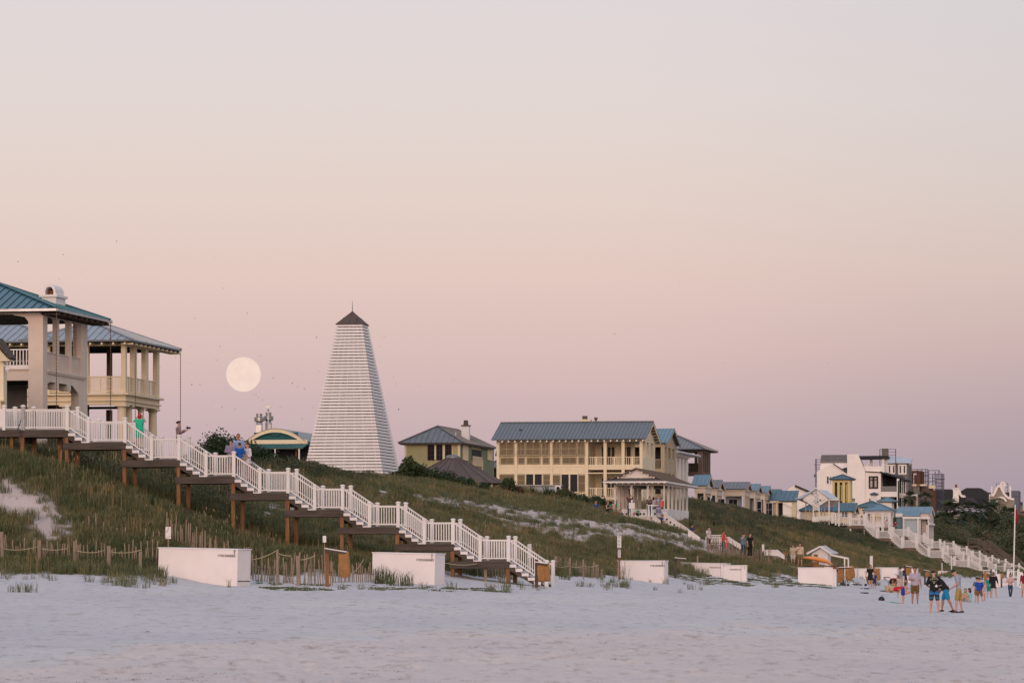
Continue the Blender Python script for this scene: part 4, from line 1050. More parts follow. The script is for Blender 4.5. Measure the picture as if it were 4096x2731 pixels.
def brown_tower():
    f = Fr(2808, 492, 2010); t = f.thing('timber_tower', 'brown timber tower house with open upper deck and grey hip roof', 'house')
    B = M['brown']; yr = f.v(2842); x0 = f.u(2752); zb = -3
    zt = f.z(1806); zf = f.z(1887); zl = f.z(1903)
    box_part(t, 'corner_post', B, (f.u(2792), 0, 0, .9, zb, zt))
    box_part(t, 'corner_post', B, (-.9, 0, yr - .95, yr, zb, zt)); box_part(t, 'corner_post', B, (f.u(2785), f.u(2792) - .05, .3, 1.1, zb, zl)); box_part(t, 'corner_post', B, (-1.7, -.95, yr - 1.2, yr - .3, zb, zl))
    for k in range(3): y = .9 + (yr - 1.85)*(k + .62)/3.2; box_part(t, 'slim_post', B, (-.5, 0, y, y + .35, zf, zt))
    box_part(t, 'deck_band', B, (x0, .03, -.03, .9, zl, zf), (-.9, .03, .9, yr, zl, zf))
    box_part(t, 'header_beam', B, (x0, .02, -.02, .8, zt, zt + .5), (-.8, .02, .8, yr, zt, zt + .5))
    m = MB()
    for k in range(7): z = zf + .1 + k*.16; m.box(x0, f.u(2792), .2, .26, z, z + .06); m.box(-.2, -.14, .9, yr - .9, z, z + .06)
    m.box(x0, f.u(2792), .24, .3, zf, zf + 1.15); m.box(-.24, -.2, .9, yr - .9, zf + .02, zf + .2)
    m.build('slatted_railing', mat('brown_dark', (.06,.045,.04), .7), t)
    box_part(t, 'inner_post', M['timber'], (f.u(2778, 2), f.u(2788, 2), 2, 2.6, zf, zt))
    yn = -1.2; o = f.u(2816, yn); yf = f.v(2873, o); ze = f.z(1809, o, yn) + .2
    xx = f.u(2540, yn); hip(t, xx, o, yn, yf, ze + .3, f.z(1741, f.u(2690), (yn + yf)/2), M['roofgrey'], inset=(yf - yn)/2, soffit=M['dark'])
brown_tower()

# ------------------------------------------------------------------ pavilion and its terrace
def pavilion():
    f = Fr(2658, 325, 2070); t = f.thing('beach_pavilion', 'white columned beach pavilion with brown Dutch gable roof above the seated crowd', 'pavilion')
    W = M['whitew']; Wc = mat('pinkish_white', (.68,.58,.52), .7, var=.06)
    cx = lambda z: 1950 + z*.40391; cy = lambda z: 1640 + z*.40391
    U = lambda z: f.u(cx(z)); Z = lambda z: f.z(cy(z)); V = lambda z: f.v(cx(z))
    xl = U(1250); yr = V(1985); zt = Z(745); zh = Z(716); zb = -2.2
    for z_ in (1251, 1414, 1577): box_part(t, 'column', W, (U(z_), U(z_ + 21), 0, .28, zb, zt))
    box_part(t, 'column', W, (U(1742), 0, 0, .28, zb, zt))
    n = 6
    for a, b_ in ((1782, 1803), (1820, 1840), (1858, 1878), (1897, 1916), (1930, 1949), (1966, 1985)):
        box_part(t, 'column', W, (-.18, 0, V(b_) - .2, V(b_), zb, zt))
    for k, a in enumerate((1300, 1340, 1380, 1463, 1505, 1627)): 
        yy = (1.6 + k*1.9) % 10.5; box_part(t, 'column', Wc, (f.u(cx(a), yy) - .14, f.u(cx(a), yy) + .14, yy, yy + .28, zb, zt))
    box_part(t, 'entablature', Wc, (xl, .004, -.004, .28, zt, zh), (-.27, .004, .28, yr, zt, zh), (xl, xl + .27, .28, yr, zt, zh), (xl, 0, yr - .28, yr, zt, zh))
    box_part(t, 'ceiling', M['brown'], (xl + .27, -.28, .28, yr - .28, zt + .15, zt + .2))
    box_part(t, 'plinth', W, (-.35, .06, .3, yr + .05, zb - 1, f.z(cy(1000), 0, yr) ), )
    m = MB()
    ov = 1.15; yn = -ov; X0 = f.u(cx(1143), yn); X1 = f.u(cx(1768), yn); yf = f.v(cx(2085), X1); ze = f.z(cy(703), X1, yn)
    xm = (X0 + X1)/2; w = (X1 - X0)/2; zp = f.z(cy(572), xm, .2); zk = f.z(cy(680), 0, 0) + .05; wk = w * .66; yk = .1
    # skirt roof all round, gable above it
    a = [(X0, yn, ze), (X1, yn, ze), (X1, yf, ze), (X0, yf, ze)]; yk2 = yf - ov - .2
    b_ = [(xm - wk*.98, yk, zk), (xm + wk*.98, yk, zk)]
    sl = (zp - ze)/w; zk = ze + sl*(w - wk)*.8
    b_ = [(xm - wk, yk, zk), (xm + wk, yk, zk)]
    m.roof([a[0], a[1], b_[1], b_[0]], (0, 1), .4, .06, .02, .02)
    m.roof([a[1], a[2], (xm, yf - w, zp), (xm, yk - .5, zp)][:4], (0, 1), .4, .06, .02, .02) if False else None
    zs = lambda x: ze + (zp - ze)*(1 - abs(x - xm)/w)
    m.roof([(X1, yn, ze), (X1, yf, ze), (xm, yf - w, zp), (xm, yk - .45, zp), (xm + wk, yk - .45, zs(xm + wk))], (0, 1), .4, .06, .02, .02)
    m.roof([(X0, yf, ze), (X0, yn, ze), (xm - wk, yk - .45, zs(xm - wk)), (xm, yk - .45, zp), (xm, yf - w, zp)], (0, 1), .4, .06, .02, .02)
    m.roof([(X1, yf, ze), (X0, yf, ze), (xm, yf - w, zp)], (0, 1), .4, .06, .02, .02)
    m.build('dutch_gable_roof', M['roofbrown'], t)
    g = MB(); g.slab([(xm - wk - .05, yk, zk - .1), (xm + wk + .05, yk, zk - .1), (xm, yk, zp - .12)], (0, .1, 0)); g.build('gable_wall', M['wallwhite'], t)
    tr = MB(); tr.box(X0, X1, yn - .05, yn, ze - .12, ze + .01); tr.box(X1, X1 + .05, yn, yf, ze - .12, ze + .01)
    for k in range(11): x = X0 + .15 + (X1 - X0 - .3)*k/10; tr.box(x - .05, x + .05, yn, -.02, ze - .2, ze - .12)
    for k in range(20): y = yn + .3 + (yf - yn - .5)*k/19; tr.box(.02, X1, y - .05, y + .05, ze - .2, ze - .12)
    tr.box(X0 + .1, X1 - .02, yn + .05, yf - .1, ze - .13, ze - .1)
    tr.build('eave_trim', M['wallwhite'], t)
    tr = MB()
    for s_ in (-1, 1):
        for k in range(5):
            q = k/5; x = xm + s_*(w*.95*(1 - q)); z = zs(x); tr.box(x - .06, x + .06, yk - .44, yk, z - .22, z - .1)
    tr.slab([(xm - wk, yk - .04, zs(xm - wk) - .24), (xm, yk - .04, zp - .24), (xm, yk - .04, zp - .1), (xm - wk, yk - .04, zs(xm - wk) - .1)], (0, .03, 0)); tr.slab([(xm + wk, yk - .04, zs(xm + wk) - .24), (xm, yk - .04, zp - .24), (xm, yk - .04, zp - .1), (xm + wk, yk - .04, zs(xm + wk) - .1)], (0, .03, 0))
    tr.build('gable_trim', Wc, t)
    m = MB(); z0 = f.z(2042); rail_panel(m, (U(1600), .15, z0), (U(1742), .15, z0), h=.95, sp=.16, bw=.06); m.build('railing', M['white'], t)
pavilion()
def diamonds_wall(mb_m, t, pts, name, hole=None):
    pass
def terrace():
    f = Fr(2642, 311, 2066); t = f.thing('pavilion_stairway', 'white board-walled terrace and ramp with diamond cut-outs below the pavilion', 'stairway')
    W = M['white']; U = f.u; Z = f.z; D = 3.2
    box_part(t, 'terrace_floor', M['tread'], (U(2462), 0, 0, D, -.1, 0))
    m = MB(); m.box(U(2462), U(2644), D, D + .08, -.1, f.z(2040, 0, D)); m.box(U(2458), U(2648), D - .06, D + .14, f.z(2040, 0, D), f.z(2036, 0, D)); 
    n = 22
    for k in range(1, n): x = U(2462) + (U(2644) - U(2462))*k/n; m.box(x - .012, x + .012, D - .012, D, 0.05, f.z(2041, 0, D))
    m.build('parapet_wall', W, t)
    def dia(xs, name='diamond_cutout'):
        for x, y, z, s in xs:
            q = MB(); q.slab([(x - s, y, z), (x, y, z - s*1.15), (x + s, y, z), (x, y, z + s*1.15)], (0, -.012, 0)); q.build(name, M['black'], t)
    dia([(U(px, D), D - .02, f.z(2054, 0, D), .1) for px in (2491, 2506, 2535, 2562, 2576, 2620)])
    # front wall below the floor, stepping down to the right
    m = MB(); m.slab([(U(2455), -.05, -3), (U(2455), -.05, 0), (U(2622), -.05, 0), (U(2660), -.05, Z(2096)), (U(2660), -.05, -3)], (0, .06, 0))
    m.bar((U(2455), -.08, 0), (U(2622), -.08, 0), .14, .06); m.bar((U(2622), -.08, 0), (U(2662), -.08, Z(2098)), .14, .06); m.build('front_wall', W, t)
    # the ramp wall beyond, running down towards the beach
    x0, z0 = U(2642, 1.6), f.z(2041, 0, 1.6); x1, z1 = U(2752, 1.6), f.z(2116, 0, 1.6)
    m = MB(); m.slab([(x0, 1.6, z0), (x1, 1.6, z1), (x1, 1.6, z1 - 2.4), (x0, 1.6, z0 - 2.4)], (0, .07, 0)); m.bar((x0 - .1, 1.62, z0 + .03), (x1, 1.62, z1 + .03), .2, .07)
    for k in range(1, 17): a = k/17; m.box(x0 + (x1-x0)*a - .012, x0 + (x1-x0)*a + .012, 1.585, 1.6, z0 + (z1-z0)*a - 2.3, z0 + (z1-z0)*a - .05)
    m.build('ramp_wall', W, t)
    dd = []
    for px, py in ((2652,2062),(2668,2076),(2682,2088),(2697,2098),(2711,2108),(2725,2117),(2668,2097),(2683,2107)): dd.append((U(px, 1.6), 1.58, f.z(py, 0, 1.6), .095))
    dia(dd)
    m = MB()
    for k in range(16):
        a = k/16; x = x0 + (x1 - x0)*a; z = z0 - 1.3 + (z1 - z0)*a; m.box(x, x + (x1 - x0)/16, .2, 1.58, z - .2, z)
    m.build('steps', M['tread'], t)
    for px in (2594, 2606): 
        m = MB(); post(m, U(px), .15, 0, .95, .1); m.build('post', W, t)
    m = MB(); m.bar((U(2594), .15, .93), (U(2632), .15, .93), .09, .06); m.build('handrail', W, t)
terrace()
# lower flights of the pavilion stairway as seen in pieces down the dune
def low_flights():
    f = Fr(3140, 293, 2263); t = f.thing('dune_stairway', 'white-walled lower flights of the pavilion stairs half buried in dune grass', 'stairway')
    W = M['white']; U = f.u; Z = lambda py: f.z(py, 0)
    def wall(pts, name='stair_wall'):
        m = MB(); m.slab([(U(a), 0, f.z(b_, U(a))) for a, b_ in pts], (0, .08, 0)); top = pts[:len(pts)//2]
        for (a, b_), (c_, d) in zip(top[:-1], top[1:]): m.bar((U(a), .02, f.z(b_, U(a))), (U(c_), .02, f.z(d, U(c_))), .16, .06)
        m.build(name, W, t)
    wall([(2752,2116),(2800,2150),(2800,2175),(2752,2160)])
    wall([(2822,2147),(2915,2147),(2965,2180),(2965,2198),(2915,2168),(2822,2168)])
    wall([(3058,2199),(3110,2199),(3138,2222),(3138,2236),(3110,2222),(3058,2220)])
    m = MB(); rail_panel(m, (U(2830), -.3, f.z(2180, U(2830))), (U(2905), -.3, f.z(2180, U(2905))), h=.8, sp=.16, bw=.05); m.build('railing', W, t)
    # boardwalk the couple stands on
    m = MB(); m.slab([(U(3085), -1.6, f.z(2250, U(3085))), (U(3195), -1.6, f.z(2268, U(3195))), (U(3195), -1.6, f.z(2280, U(3195))), (U(3085), -1.6, f.z(2263, U(3085)))], (0, 1.5, 0)); m.build('boardwalk', W, t)
low_flights()

# ------------------------------------------------------------------ row of cottages
def cottage(pxc, Y, pxl, pxr, ze_py, ridge_py, roofm, label, teal=False, nc=4, deep=None, base=2040, glassy=False):
    f = Fr(pxc, Y, base); t = f.thing('cottage', label, 'cottage', 'cottages in a row on the dune')
    C = mat('cottage_cream', (.66,.56,.47), .7, var=.05, scale=1); xl = f.u(pxl); yr = f.v(pxr)
    xo = .35; ze = f.z(ze_py, xo, -.35); zr = f.z(ridge_py, xo, yr/2)
    gable_front(t, xl, 0, 0, yr, ze, zr, roofm, C, C, .35, .5)
    ze2 = ze - .1; ent = ze2 - .85
    box_part(t, 'entablature', C, (xl, .0, 0, .35, ent, ze2), (-.35, 0, .35, yr, ent, ze2), (xl - .1, .12, -.12, yr + .1, ze2 - .2, ze2 - .02))
    for k in range(nc + 1):
        y = .02 + (yr - .38)*k/nc; m = MB(); m.box(-.24, -.02, y, y + .2, -2.5, ent); m.build('column', C, t)
    x = xl + .1
    while x < -1.2: MB().box(x, x + .24, .03, .27, -2.5, ent).build('column', C, t); x += 1.7
    m = MB(); m.siding((xl, 2.2), (xl*.35, 2.2), -2.5, ent + .3, .18); m.box(xl, xl*.35, 2.21, yr - .5, -2.5, ent + .3); m.build('room_wall', M['bluewall'] if glassy else M['grey'], t)  # grey one: porch shade is put into the room wall's colour
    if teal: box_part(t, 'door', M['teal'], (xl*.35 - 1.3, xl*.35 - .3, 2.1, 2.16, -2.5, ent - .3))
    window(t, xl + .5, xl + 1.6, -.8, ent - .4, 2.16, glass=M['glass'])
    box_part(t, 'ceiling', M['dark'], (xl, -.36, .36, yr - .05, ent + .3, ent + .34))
Cc = 'cream cottage with '
cottage(2822, 462, 2778, 2845, 1940, 1898, M['roofsky'], Cc + 'sky blue roof seen between the legs of the brown timber tower', nc=3)
cottage(2868, 479, 2838, 2890, 1950, 1918, M['roofgrey'], Cc + 'grey gable roof and teal door, first right of the timber tower', teal=True)
cottage(2980, 504, 2892, 3000, 1954, 1926, M['roofgrey'], Cc + 'the widest grey roof and an open columned porch', nc=5, glassy=True)
cottage(3022, 516, 2990, 3042, 1963, 1934, M['roofsky'], Cc + 'small sky blue gable just right of the widest grey roof', nc=4)
cottage(3060, 528, 3035, 3082, 1970, 1942, M['roofsky'], Cc + 'sky blue gable, last of the row before the low blue roofs', nc=4)
def blue_shed():
    f = Fr(3188, 530, 2060); t = f.thing('beach_house', 'low cream house with two teal blue standing seam roofs left of the lattice pavilion', 'house')
    C = M['ccol']; rb = mat('teal_blue_roof', (.075,.15,.19), .45, metal=.3, var=.1)
    ze = f.z(2000); m = MB(); zr1 = f.z(1955, 0, 4); zr2 = f.z(1961, 0, 4)
    m.roof([(f.u(3080), -.4, ze), (f.u(3120), -.4, ze), (f.u(3128, 4), 4, zr1), (f.u(3084, 4), 4, zr1)], (0, 1), .6, .08); m.build('roof', rb, t)
    m = MB(); m.roof([(f.u(3118), -.9, f.z(2002)), (f.u(3192), -.9, f.z(2002)), (f.u(3196, 4), 4, zr2), (f.u(3128, 4), 4, zr2)], (0, 1), .6, .08); m.build('roof', rb, t)
    box_part(t, 'wall', C, (f.u(3082), f.u(3112), .05, 4, -2, ze - .1)); box_part(t, 'pier', C, (f.u(3168), f.u(3186), -.5, .4, -3, ze - .25)); box_part(t, 'pier', C, (f.u(3106), f.u(3112), -.5, 0, -2, ze - .2))
    box_part(t, 'fascia', C, (f.u(3080), f.u(3190), -.5, -.4, ze - .35, ze - .12)); box_part(t, 'inner_wall', M['dark'], (f.u(3112), f.u(3127), 1, 1.2, -2, ze - .2))
    m = MB(); rail_panel(m, (f.u(3127), -.4, -1.0), (f.u(3168), -.4, -1.0), h=1.0, sp=.25, bw=.08); m.build('railing', C, t)
    # white gable glimpsed behind
    g = Fr(3165, 600, 2000); t2 = g.thing('white_house', 'plain white gable end peeking over the teal blue roofs', 'house')
    xa, xb = g.u(3136), g.u(3206); z0, z1, zm = -3, g.z(1968), g.z(1942); xm = g.u(3173)
    m = MB(); m.slab([(xa, 0, z0), (xb + 2, 0, z0), (xb + 2, 0, z1 - .3), (xm, 0, zm), (xa, 0, z1)], (0, 6, 0)); m.build('gable_wall', M['wallwhite'], t2)
    m = MB(); m.bar((xm + .3, -.2, zm), (xb + 2, -.2, g.z(1975)), .4, .3); m.build('roof_edge', M['roofdark'], t2)
    g = Fr(3200, 560, 2040); t2 = g.thing('white_shed', 'white lean-to with sloping roof edge behind the low cream house', 'shed')
    m = MB(); m.slab([(g.u(3125), 0, g.z(2005)), (g.u(3200), 0, g.z(2045)), (g.u(3200), 0, -2), (g.u(3125), 0, -2)], (0, 3, 0)); m.build('wall', M['wallwhite'], t2)
    m = MB(); m.bar((g.u(3122), -.1, g.z(2001)), (g.u(3202), -.1, g.z(2043)), .3, .35); m.build('roof_edge', M['white'], t2)
blue_shed()
def lattice_pavilion():
    f = Fr(3345, 478, 2085); t = f.thing('lattice_pavilion', 'white lattice-gabled pavilion with pale blue roof on the dune crest', 'pavilion')
    W = M['whitew']; k_ = .22321; cx = lambda z: 3200 + z*k_; cy = lambda z: 1780 + z*k_
    U = lambda z, y=0: f.u(cx(z), y); Z = lambda z, x=0, y=0: f.z(cy(z), x, y)
    # front diamond gable
    A, B, C_, D = (U(285), Z(775)), (U(515), Z(955)), (U(285), Z(1085)), (U(50), Z(955))
    m = MB(); y0 = -.1
    ed = [A, B, (U(340), Z(1060)), (U(285), Z(1100)), (U(230), Z(1060)), D]
    for p, q in ((A, B), (A, D), (B, (U(340), Z(1062))), (D, (U(230), Z(1062)))): m.bar((p[0], y0, p[1]), (q[0], y0, q[1]), .12, .3, (0, 1, 0)) if False else m.slab([(p[0], y0, p[1] - .16), (q[0], y0, q[1] - .16), (q[0], y0, q[1] + .16), (p[0], y0, p[1] + .16)], (0, .12, 0))
    m.build('gable_frame', W, t)
    m = MB()
    vA, vB = Vector((B[0] - A[0], 0, B[1] - A[1])), Vector((D[0] - A[0], 0, D[1] - A[1])); a0 = Vector((A[0], -.06, A[1]))
    n = 6
    for i in range(1, n):
        p = a0 + vA*i/n; q = p + vB; m.slab([p + Vector((0,0,-.055)), q + Vector((0,0,-.055)), q + Vector((0,0,.055)), p + Vector((0,0,.055))], (0, .05, 0))
        p = a0 + vB*i/n + Vector((0, .052, 0)); q = p + vA; m.slab([p + Vector((0,0,-.055)), q + Vector((0,0,-.055)), q + Vector((0,0,.055)), p + Vector((0,0,.055))], (0, .05, 0))
    # the lattice tail between the two middle posts
    for i in range(3):
        za, zb_ = Z(1040 + i*40), Z(1085 + i*40); m.bar((U(245), -.02, za), (U(335), -.02, zb_), .05, .12); m.bar((U(335), .04, za), (U(245), .04, zb_), .05, .12)
    m.build('lattice', W, t)
    for a, b_, zt in ((228, 246, 975), (333, 350, 975), (510, 528, 965)): box_part(t, 'post', W, (U(a), U(b_), 0, .35, -.6, Z(zt)))
    box_part(t, 'post', W, (U(668), U(688), 1.2, 1.5, -.6, Z(985)))
    for a, y in ((95, 3), (165, 3.4), (205, 4), (270, 4), (375, 4), (430, 4)): box_part(t, 'post', M['lattice'], (f.u(cx(a), y), f.u(cx(a) + 3.5, y), y, y + .25, -.6, Z(1000)))
    box_part(t, 'beam', W, (U(515), U(690), .1, 1.4, Z(985), Z(960)))
    m = MB(); yb = 5.5
    m.roof([(U(50) - .3, -.4, Z(955)), (U(50) - 1.6, yb, Z(940)), (U(225, yb), yb, Z(775)), (A[0], -.4, A[1])][::1], (0, 1), 30, .07) 
    m.roof([(B[0] + .1, -.4, B[1]), (A[0], -.4, A[1]), (U(470, 1.5), yb, Z(800)), (U(690, 1.2), yb - 3.5, Z(968))], (0, 1), 30, .07) if False else None
    m.slab([(A[0], -.4, A[1]), (B[0] + .15, -.4, B[1]), (U(690, 1.2), 1.6, Z(965)), (U(480, 5), 5, Z(800)), (U(350, 5), 5, Z(795))], (0, 0, .07))
    m.build('roof', M['roofpale'], t)
    m = MB(); m.slab([(D[0], .1, D[1] + .05), (U(50) - 1.4, yb, Z(950)), (U(225), yb, Z(1090)), (U(230), .1, Z(1090))], (0, 0, .05)); m.slab([(B[0], .1, B[1] - .05), (U(660), 3, Z(985)), (U(560), 3, Z(1100)), (U(345), .1, Z(1075))], (0, 0, .05)); m.build('curved_soffit', M['lattice'], t)
    box_part(t, 'deck', W, (U(230), U(560), -.5, 3, Z(1335), Z(1290))); box_part(t, 'bench', W, (U(345), U(560), -.8, -.4, Z(1345), Z(1270))); box_part(t, 'deck_base', W, (U(228), U(370), -.6, -.3, Z(1370), Z(1280)))
lattice_pavilion()
# white picketed walk between lattice pavilion and gazebo
def crest_walk():
    f = Fr(3456, 474, 2120); t = f.thing('deck_railing', 'white picket railed deck between lattice pavilion and gazebo, two people standing on it', 'walkway')
    k_ = .22321; cx = lambda z: 3200 + z*k_; cy = lambda z: 1780 + z*k_; U = lambda z: f.u(cx(z)); Z = lambda z: f.z(cy(z))
    m = MB(); rail_panel(m, (U(560), 0, Z(1395)), (U(745), 0, Z(1430)), h=1.35, sp=.22, bw=.1); m.build('railing', M['white'], t)
    for z_, a, b_ in ((640, 1240, 1430), (700, 1250, 1440), (575, 1235, 1400)): mm = MB(); post(mm, U(z_), 0, Z(b_), Z(a), .2); mm.ball((U(z_), 0, Z(a) + .1), .1, 8, 6); mm.build('post', M['white'], t)
    m = MB(); rail_panel(m, (U(745), 0, Z(1438)), (U(885), 0, Z(1443)), h=1.1, sp=.22, bw=.08); m.build('railing', M['white'], t)
    m = MB(); rail_panel(m, (U(920), 0, Z(1475)), (U(1150), 0, Z(1485)), h=1.15, sp=.22, bw=.08); m.build('railing', M['white'], t)
    m = MB(); rail_panel(m, (U(1010), 2.2, Z(1400)), (U(1160), 2.2, Z(1400)), h=1.1, sp=.22, bw=.08); m.build('railing', M['white'], t)
    for a, b_ in ((888, 918), (1143, 1168)): mm = MB(); mm.box(U(a), U(b_), -.1, .15, Z(1530) - 1.5, Z(1305)); mm.build('post', M['white'], t)
    box_part(t, 'deck', M['tread'], (U(740), U(1150), .1, 2.6, Z(1480) - .12, Z(1480))); box_part(t, 'beam', M['timber'], (U(740), U(1150), .02, .09, Z(1520), Z(1486)))
crest_walk()
def gazebo():
    f = Fr(3563, 506, 2110); t = f.thing('gazebo', 'square white gazebo with blue pyramid roof at the head of the far stairs', 'gazebo')
    k_ = .22321; cx = lambda z: 3200 + z*k_; cy = lambda z: 1780 + z*k_; U = lambda z: f.u(cx(z)); Z = lambda z: f.z(cy(z)); W = M['white']
    x0 = U(1165); yr = -x0*.95; zt = Z(1225); zc = Z(1175)
    hip(t, x0 - .35, .4, -.35, yr + .35, Z(1165), f.z(cy(1045), x0/2, yr/2), M['roofsky'], inset=(-x0 + .75)/2*.999, sp=.5, soffit=W)
    box_part(t, 'entablature', W, (x0, 0, 0, .35, zt, zc), (-.35, 0, .35, yr, zt, zc), (x0, x0 + .35, .35, yr, zt, zc), (x0 + .35, -.35, yr - .35, yr, zt, zc))
    for x, y in ((x0, 0), (x0 + .95, 0), (-.35, 0), (-1.25, 0), (x0, yr - .35), (-.35, yr - .35)): box_part(t, 'column', W, (x, x + .35, y + .001, y + .35, -1.5, zt))
    box_part(t, 'inner_post', M['ccol'], (U(1275), U(1295), yr/2, yr/2 + .3, -1, zt)); 
    m = MB(); zf = Z(1420); rail_panel(m, (x0 + .4, yr - .3, zf), (-.4, yr - .3, zf), h=1.1, sp=.22, bw=.08); m.build('railing', W, t)
    box_part(t, 'floor', W, (x0, 0, .05, yr, zf - .35, zf - .02)); box_part(t, 'bench', W, (x0 + 1.2, -.8, .4, .8, zf, zf + .45))
gazebo()
def bath_pavilion():
    f = Fr(3712, 522, 2140); t = f.thing('beach_house', 'pale blue walled pavilion with bright blue roof and white columned porch', 'house')
    k_ = .23596; cx = lambda z: 3600 + z*k_; cy = lambda z: 1780 + z*k_; W = M['white']
    U = lambda z: f.u(cx(z)); Z = lambda z: f.z(cy(z)); x0 = f.u(3586); yr = f.v(3731); zc = Z(1150)
    ze = Z(1150); zr = f.z(cy(1040), 0, yr/2)
    gable_front(t, f.u(3588), .1, 0, yr, ze, zr, M['roofsky'], W, W, .2, .9)
    m = MB(); m.slab([(U(55), -.7, Z(1200)), (U(335), -.7, Z(1200)), (U(355), .3, ze + .25), (U(55), .3, ze + .25)], (0, 0, .08)); m.build('porch_roof', M['roofsky'], t)
    box_part(t, 'frieze', W, (U(50), U(350), -.65, -.4, Z(1250), Z(1208))); box_part(t, 'frieze', M['lattice'], (U(350), .1, -.1, .3, Z(1215), ze - .02)); box_part(t, 'cornice', W, (U(345), .25, -.25, .3, Z(1250), Z(1215)), (.1, .3, .3, yr, ze - 1.6, ze - 1.3))
    box_part(t, 'frieze', W, (x0 - .1, U(50) - .02, -.2, .2, Z(1215), ze - .02))
    box_part(t, 'side_frieze', M['lattice'], (-.1, .1, .3, yr, ze - 1.3, ze - .1))
    box_part(t, 'wall', M['bluewall'], (U(75), U(300), -.3, -.1, -2, Z(1250))); box_part(t, 'wall', mat('deep_blue_wall', (.14,.22,.27), .7), (x0, U(50), .1, 2, -2, Z(1215)))
    for a, b_, y in ((55, 80, -.6), (298, 325, -.6), (325, 350, -.1)): box_part(t, 'column', W, (U(a), U(b_), y, y + .3, -4, Z(1250)))
    for a in (0, .34, .68, 1): y = (yr - .35)*a; box_part(t, 'column', W, (-.3, .1, y + .31, y + .62, -4, ze - 1.6))
    box_part(t, 'column', W, (U(470), .1, 0, .3, -4, Z(1250)))
    box_part(t, 'porch_wall', M['lattice'], (U(350), U(440), 1.2, 1.4, -4, Z(1250))); box_part(t, 'porch_door', M['black'], (U(438), U(468), 1.1, 1.3, -4, Z(1260)))
bath_pavilion()

# ------------------------------------------------------------------ low houses behind the gazebo
RB = mat('teal_blue_roof', (.075,.15,.19), .45, metal=.3, var=.1)
def low_house(label, px0, px1, Y, eave, ridge, base, yd=5.0, hipr=False, wall=None, wins=(), roofm=None):
    f = Fr(px1, Y, base); t = f.thing('beach_house', label, 'house')
    x0 = f.u(px0); ze = f.z(eave); zr = f.z(ridge, 0, yd/2); wall = wall or M['ccol']
    if hipr: hip(t, x0, .4, -.4, yd, ze, zr, roofm or RB, sp=.5)
    else: gable_front(t, x0, 0, 0, yd, ze, zr, roofm or RB, wall, wall, .35, .5)
    m = MB(); m.siding((x0 + .3, 0), (-.2, 0), -3, ze - .1, .18); m.box(x0 + .3, -.2, .01, yd - .3, -3, ze - .12); m.build('wall', wall, t)
    for a, b_, c_, d in wins: window(t, f.u(a), f.u(b_), f.z(d), f.z(c_), 0, nx=2, nz=2) if 0 else window(t, f.u(a), f.u(b_), f.z(d), f.z(c_), -.04, nx=2, nz=2)
    return f, t
low_house('cream cottage with teal roof and blue-paned windows right behind the lattice pavilion', 3340, 3412, 520, 2043, 2010, 2080, wins=((3352,3360,2047,2070),(3368,3377,2047,2070),(3380,3390,2047,2070)))
low_house('low cottage with teal hipped roof seen through the lattice pavilion posts', 3196, 3345, 540, 2040, 1998, 2085, hipr=True)
low_house('yellow cottage with long teal hip roof between the two white towers', 3420, 3530, 560, 2026, 2004, 2080, hipr=True, wins=((3425,3436,2035,2055),(3453,3460,2035,2055)))
low_house('small white cottage with blue pyramid roof behind the gazebo', 3508, 3572, 575, 2004, 1989, 2080, yd=4, hipr=True, wall=M['wallwhite'], roofm=M['roofsky'])
def yellow_tower():
    f = Fr(3402, 570, 2020); t = f.thing('yellow_tower', 'square yellow lookout tower with tall openings in front of the white house', 'tower')
    k_ = .22321; cx = lambda z: 3200 + z*k_; cy = lambda z: 1780 + z*k_; U = lambda z: f.u(cx(z)); Z = lambda z: f.z(cy(z))
    Yw = mat('bright_yellow', (.60,.50,.24), .7, var=.06); x0 = U(580); yr = f.v(3409)
    zt = Z(610); D = 2.6
    for a, b_ in ((580, 620), (668, 710), (758, 806), (852, 900)): box_part(t, 'pier', Yw, (U(a), U(b_) if b_ < 900 else 0, 0, .8, -2, zt - .45))
    box_part(t, 'head_wall', Yw, (x0, 0, 0, D, zt - .45, zt)); box_part(t, 'side_wall', Yw, (-.8, 0, .8, D, -2, zt - .45)); box_part(t, 'inner_wall', mat('yellow_inner_shaded', (.09,.08,.04), .8), (x0, -.8, 1.4, 1.6, -2, zt - .45))  # dark yellow puts the shade behind the openings into the inner wall
    for a, b_ in ((710, 765), (806, 860)): m = MB(); rail_panel(m, (U(a), .3, Z(1005)), (U(b_), .3, Z(1005)), h=2.4, sp=.35, bw=.12); m.build('railing', Yw, t)
    hip(t, x0 - .45, .5, -.45, D + .45, zt + .05, f.z(cy(528), x0/2, D/2), RB, sp=.6)
    g = Fr(3510, 585, 2000); t = g.thing('cupola', 'tiny white cupola with four posts and a small hat roof before the white house', 'cupola')
    hip(t, g.u(3480), g.u(3512), -.4, 1.0, g.z(1976), g.z(1970), RB, sp=.4)
    for a in (3484, 3491, 3497, 3503): box_part(t, 'post', M['white'], (g.u(a), g.u(a) + .16, 0, .16, g.z(2003), g.z(1977)))
    box_part(t, 'base', M['white'], (g.u(3482), g.u(3507), -.05, .8, -1.5, g.z(1998)))
yellow_tower()
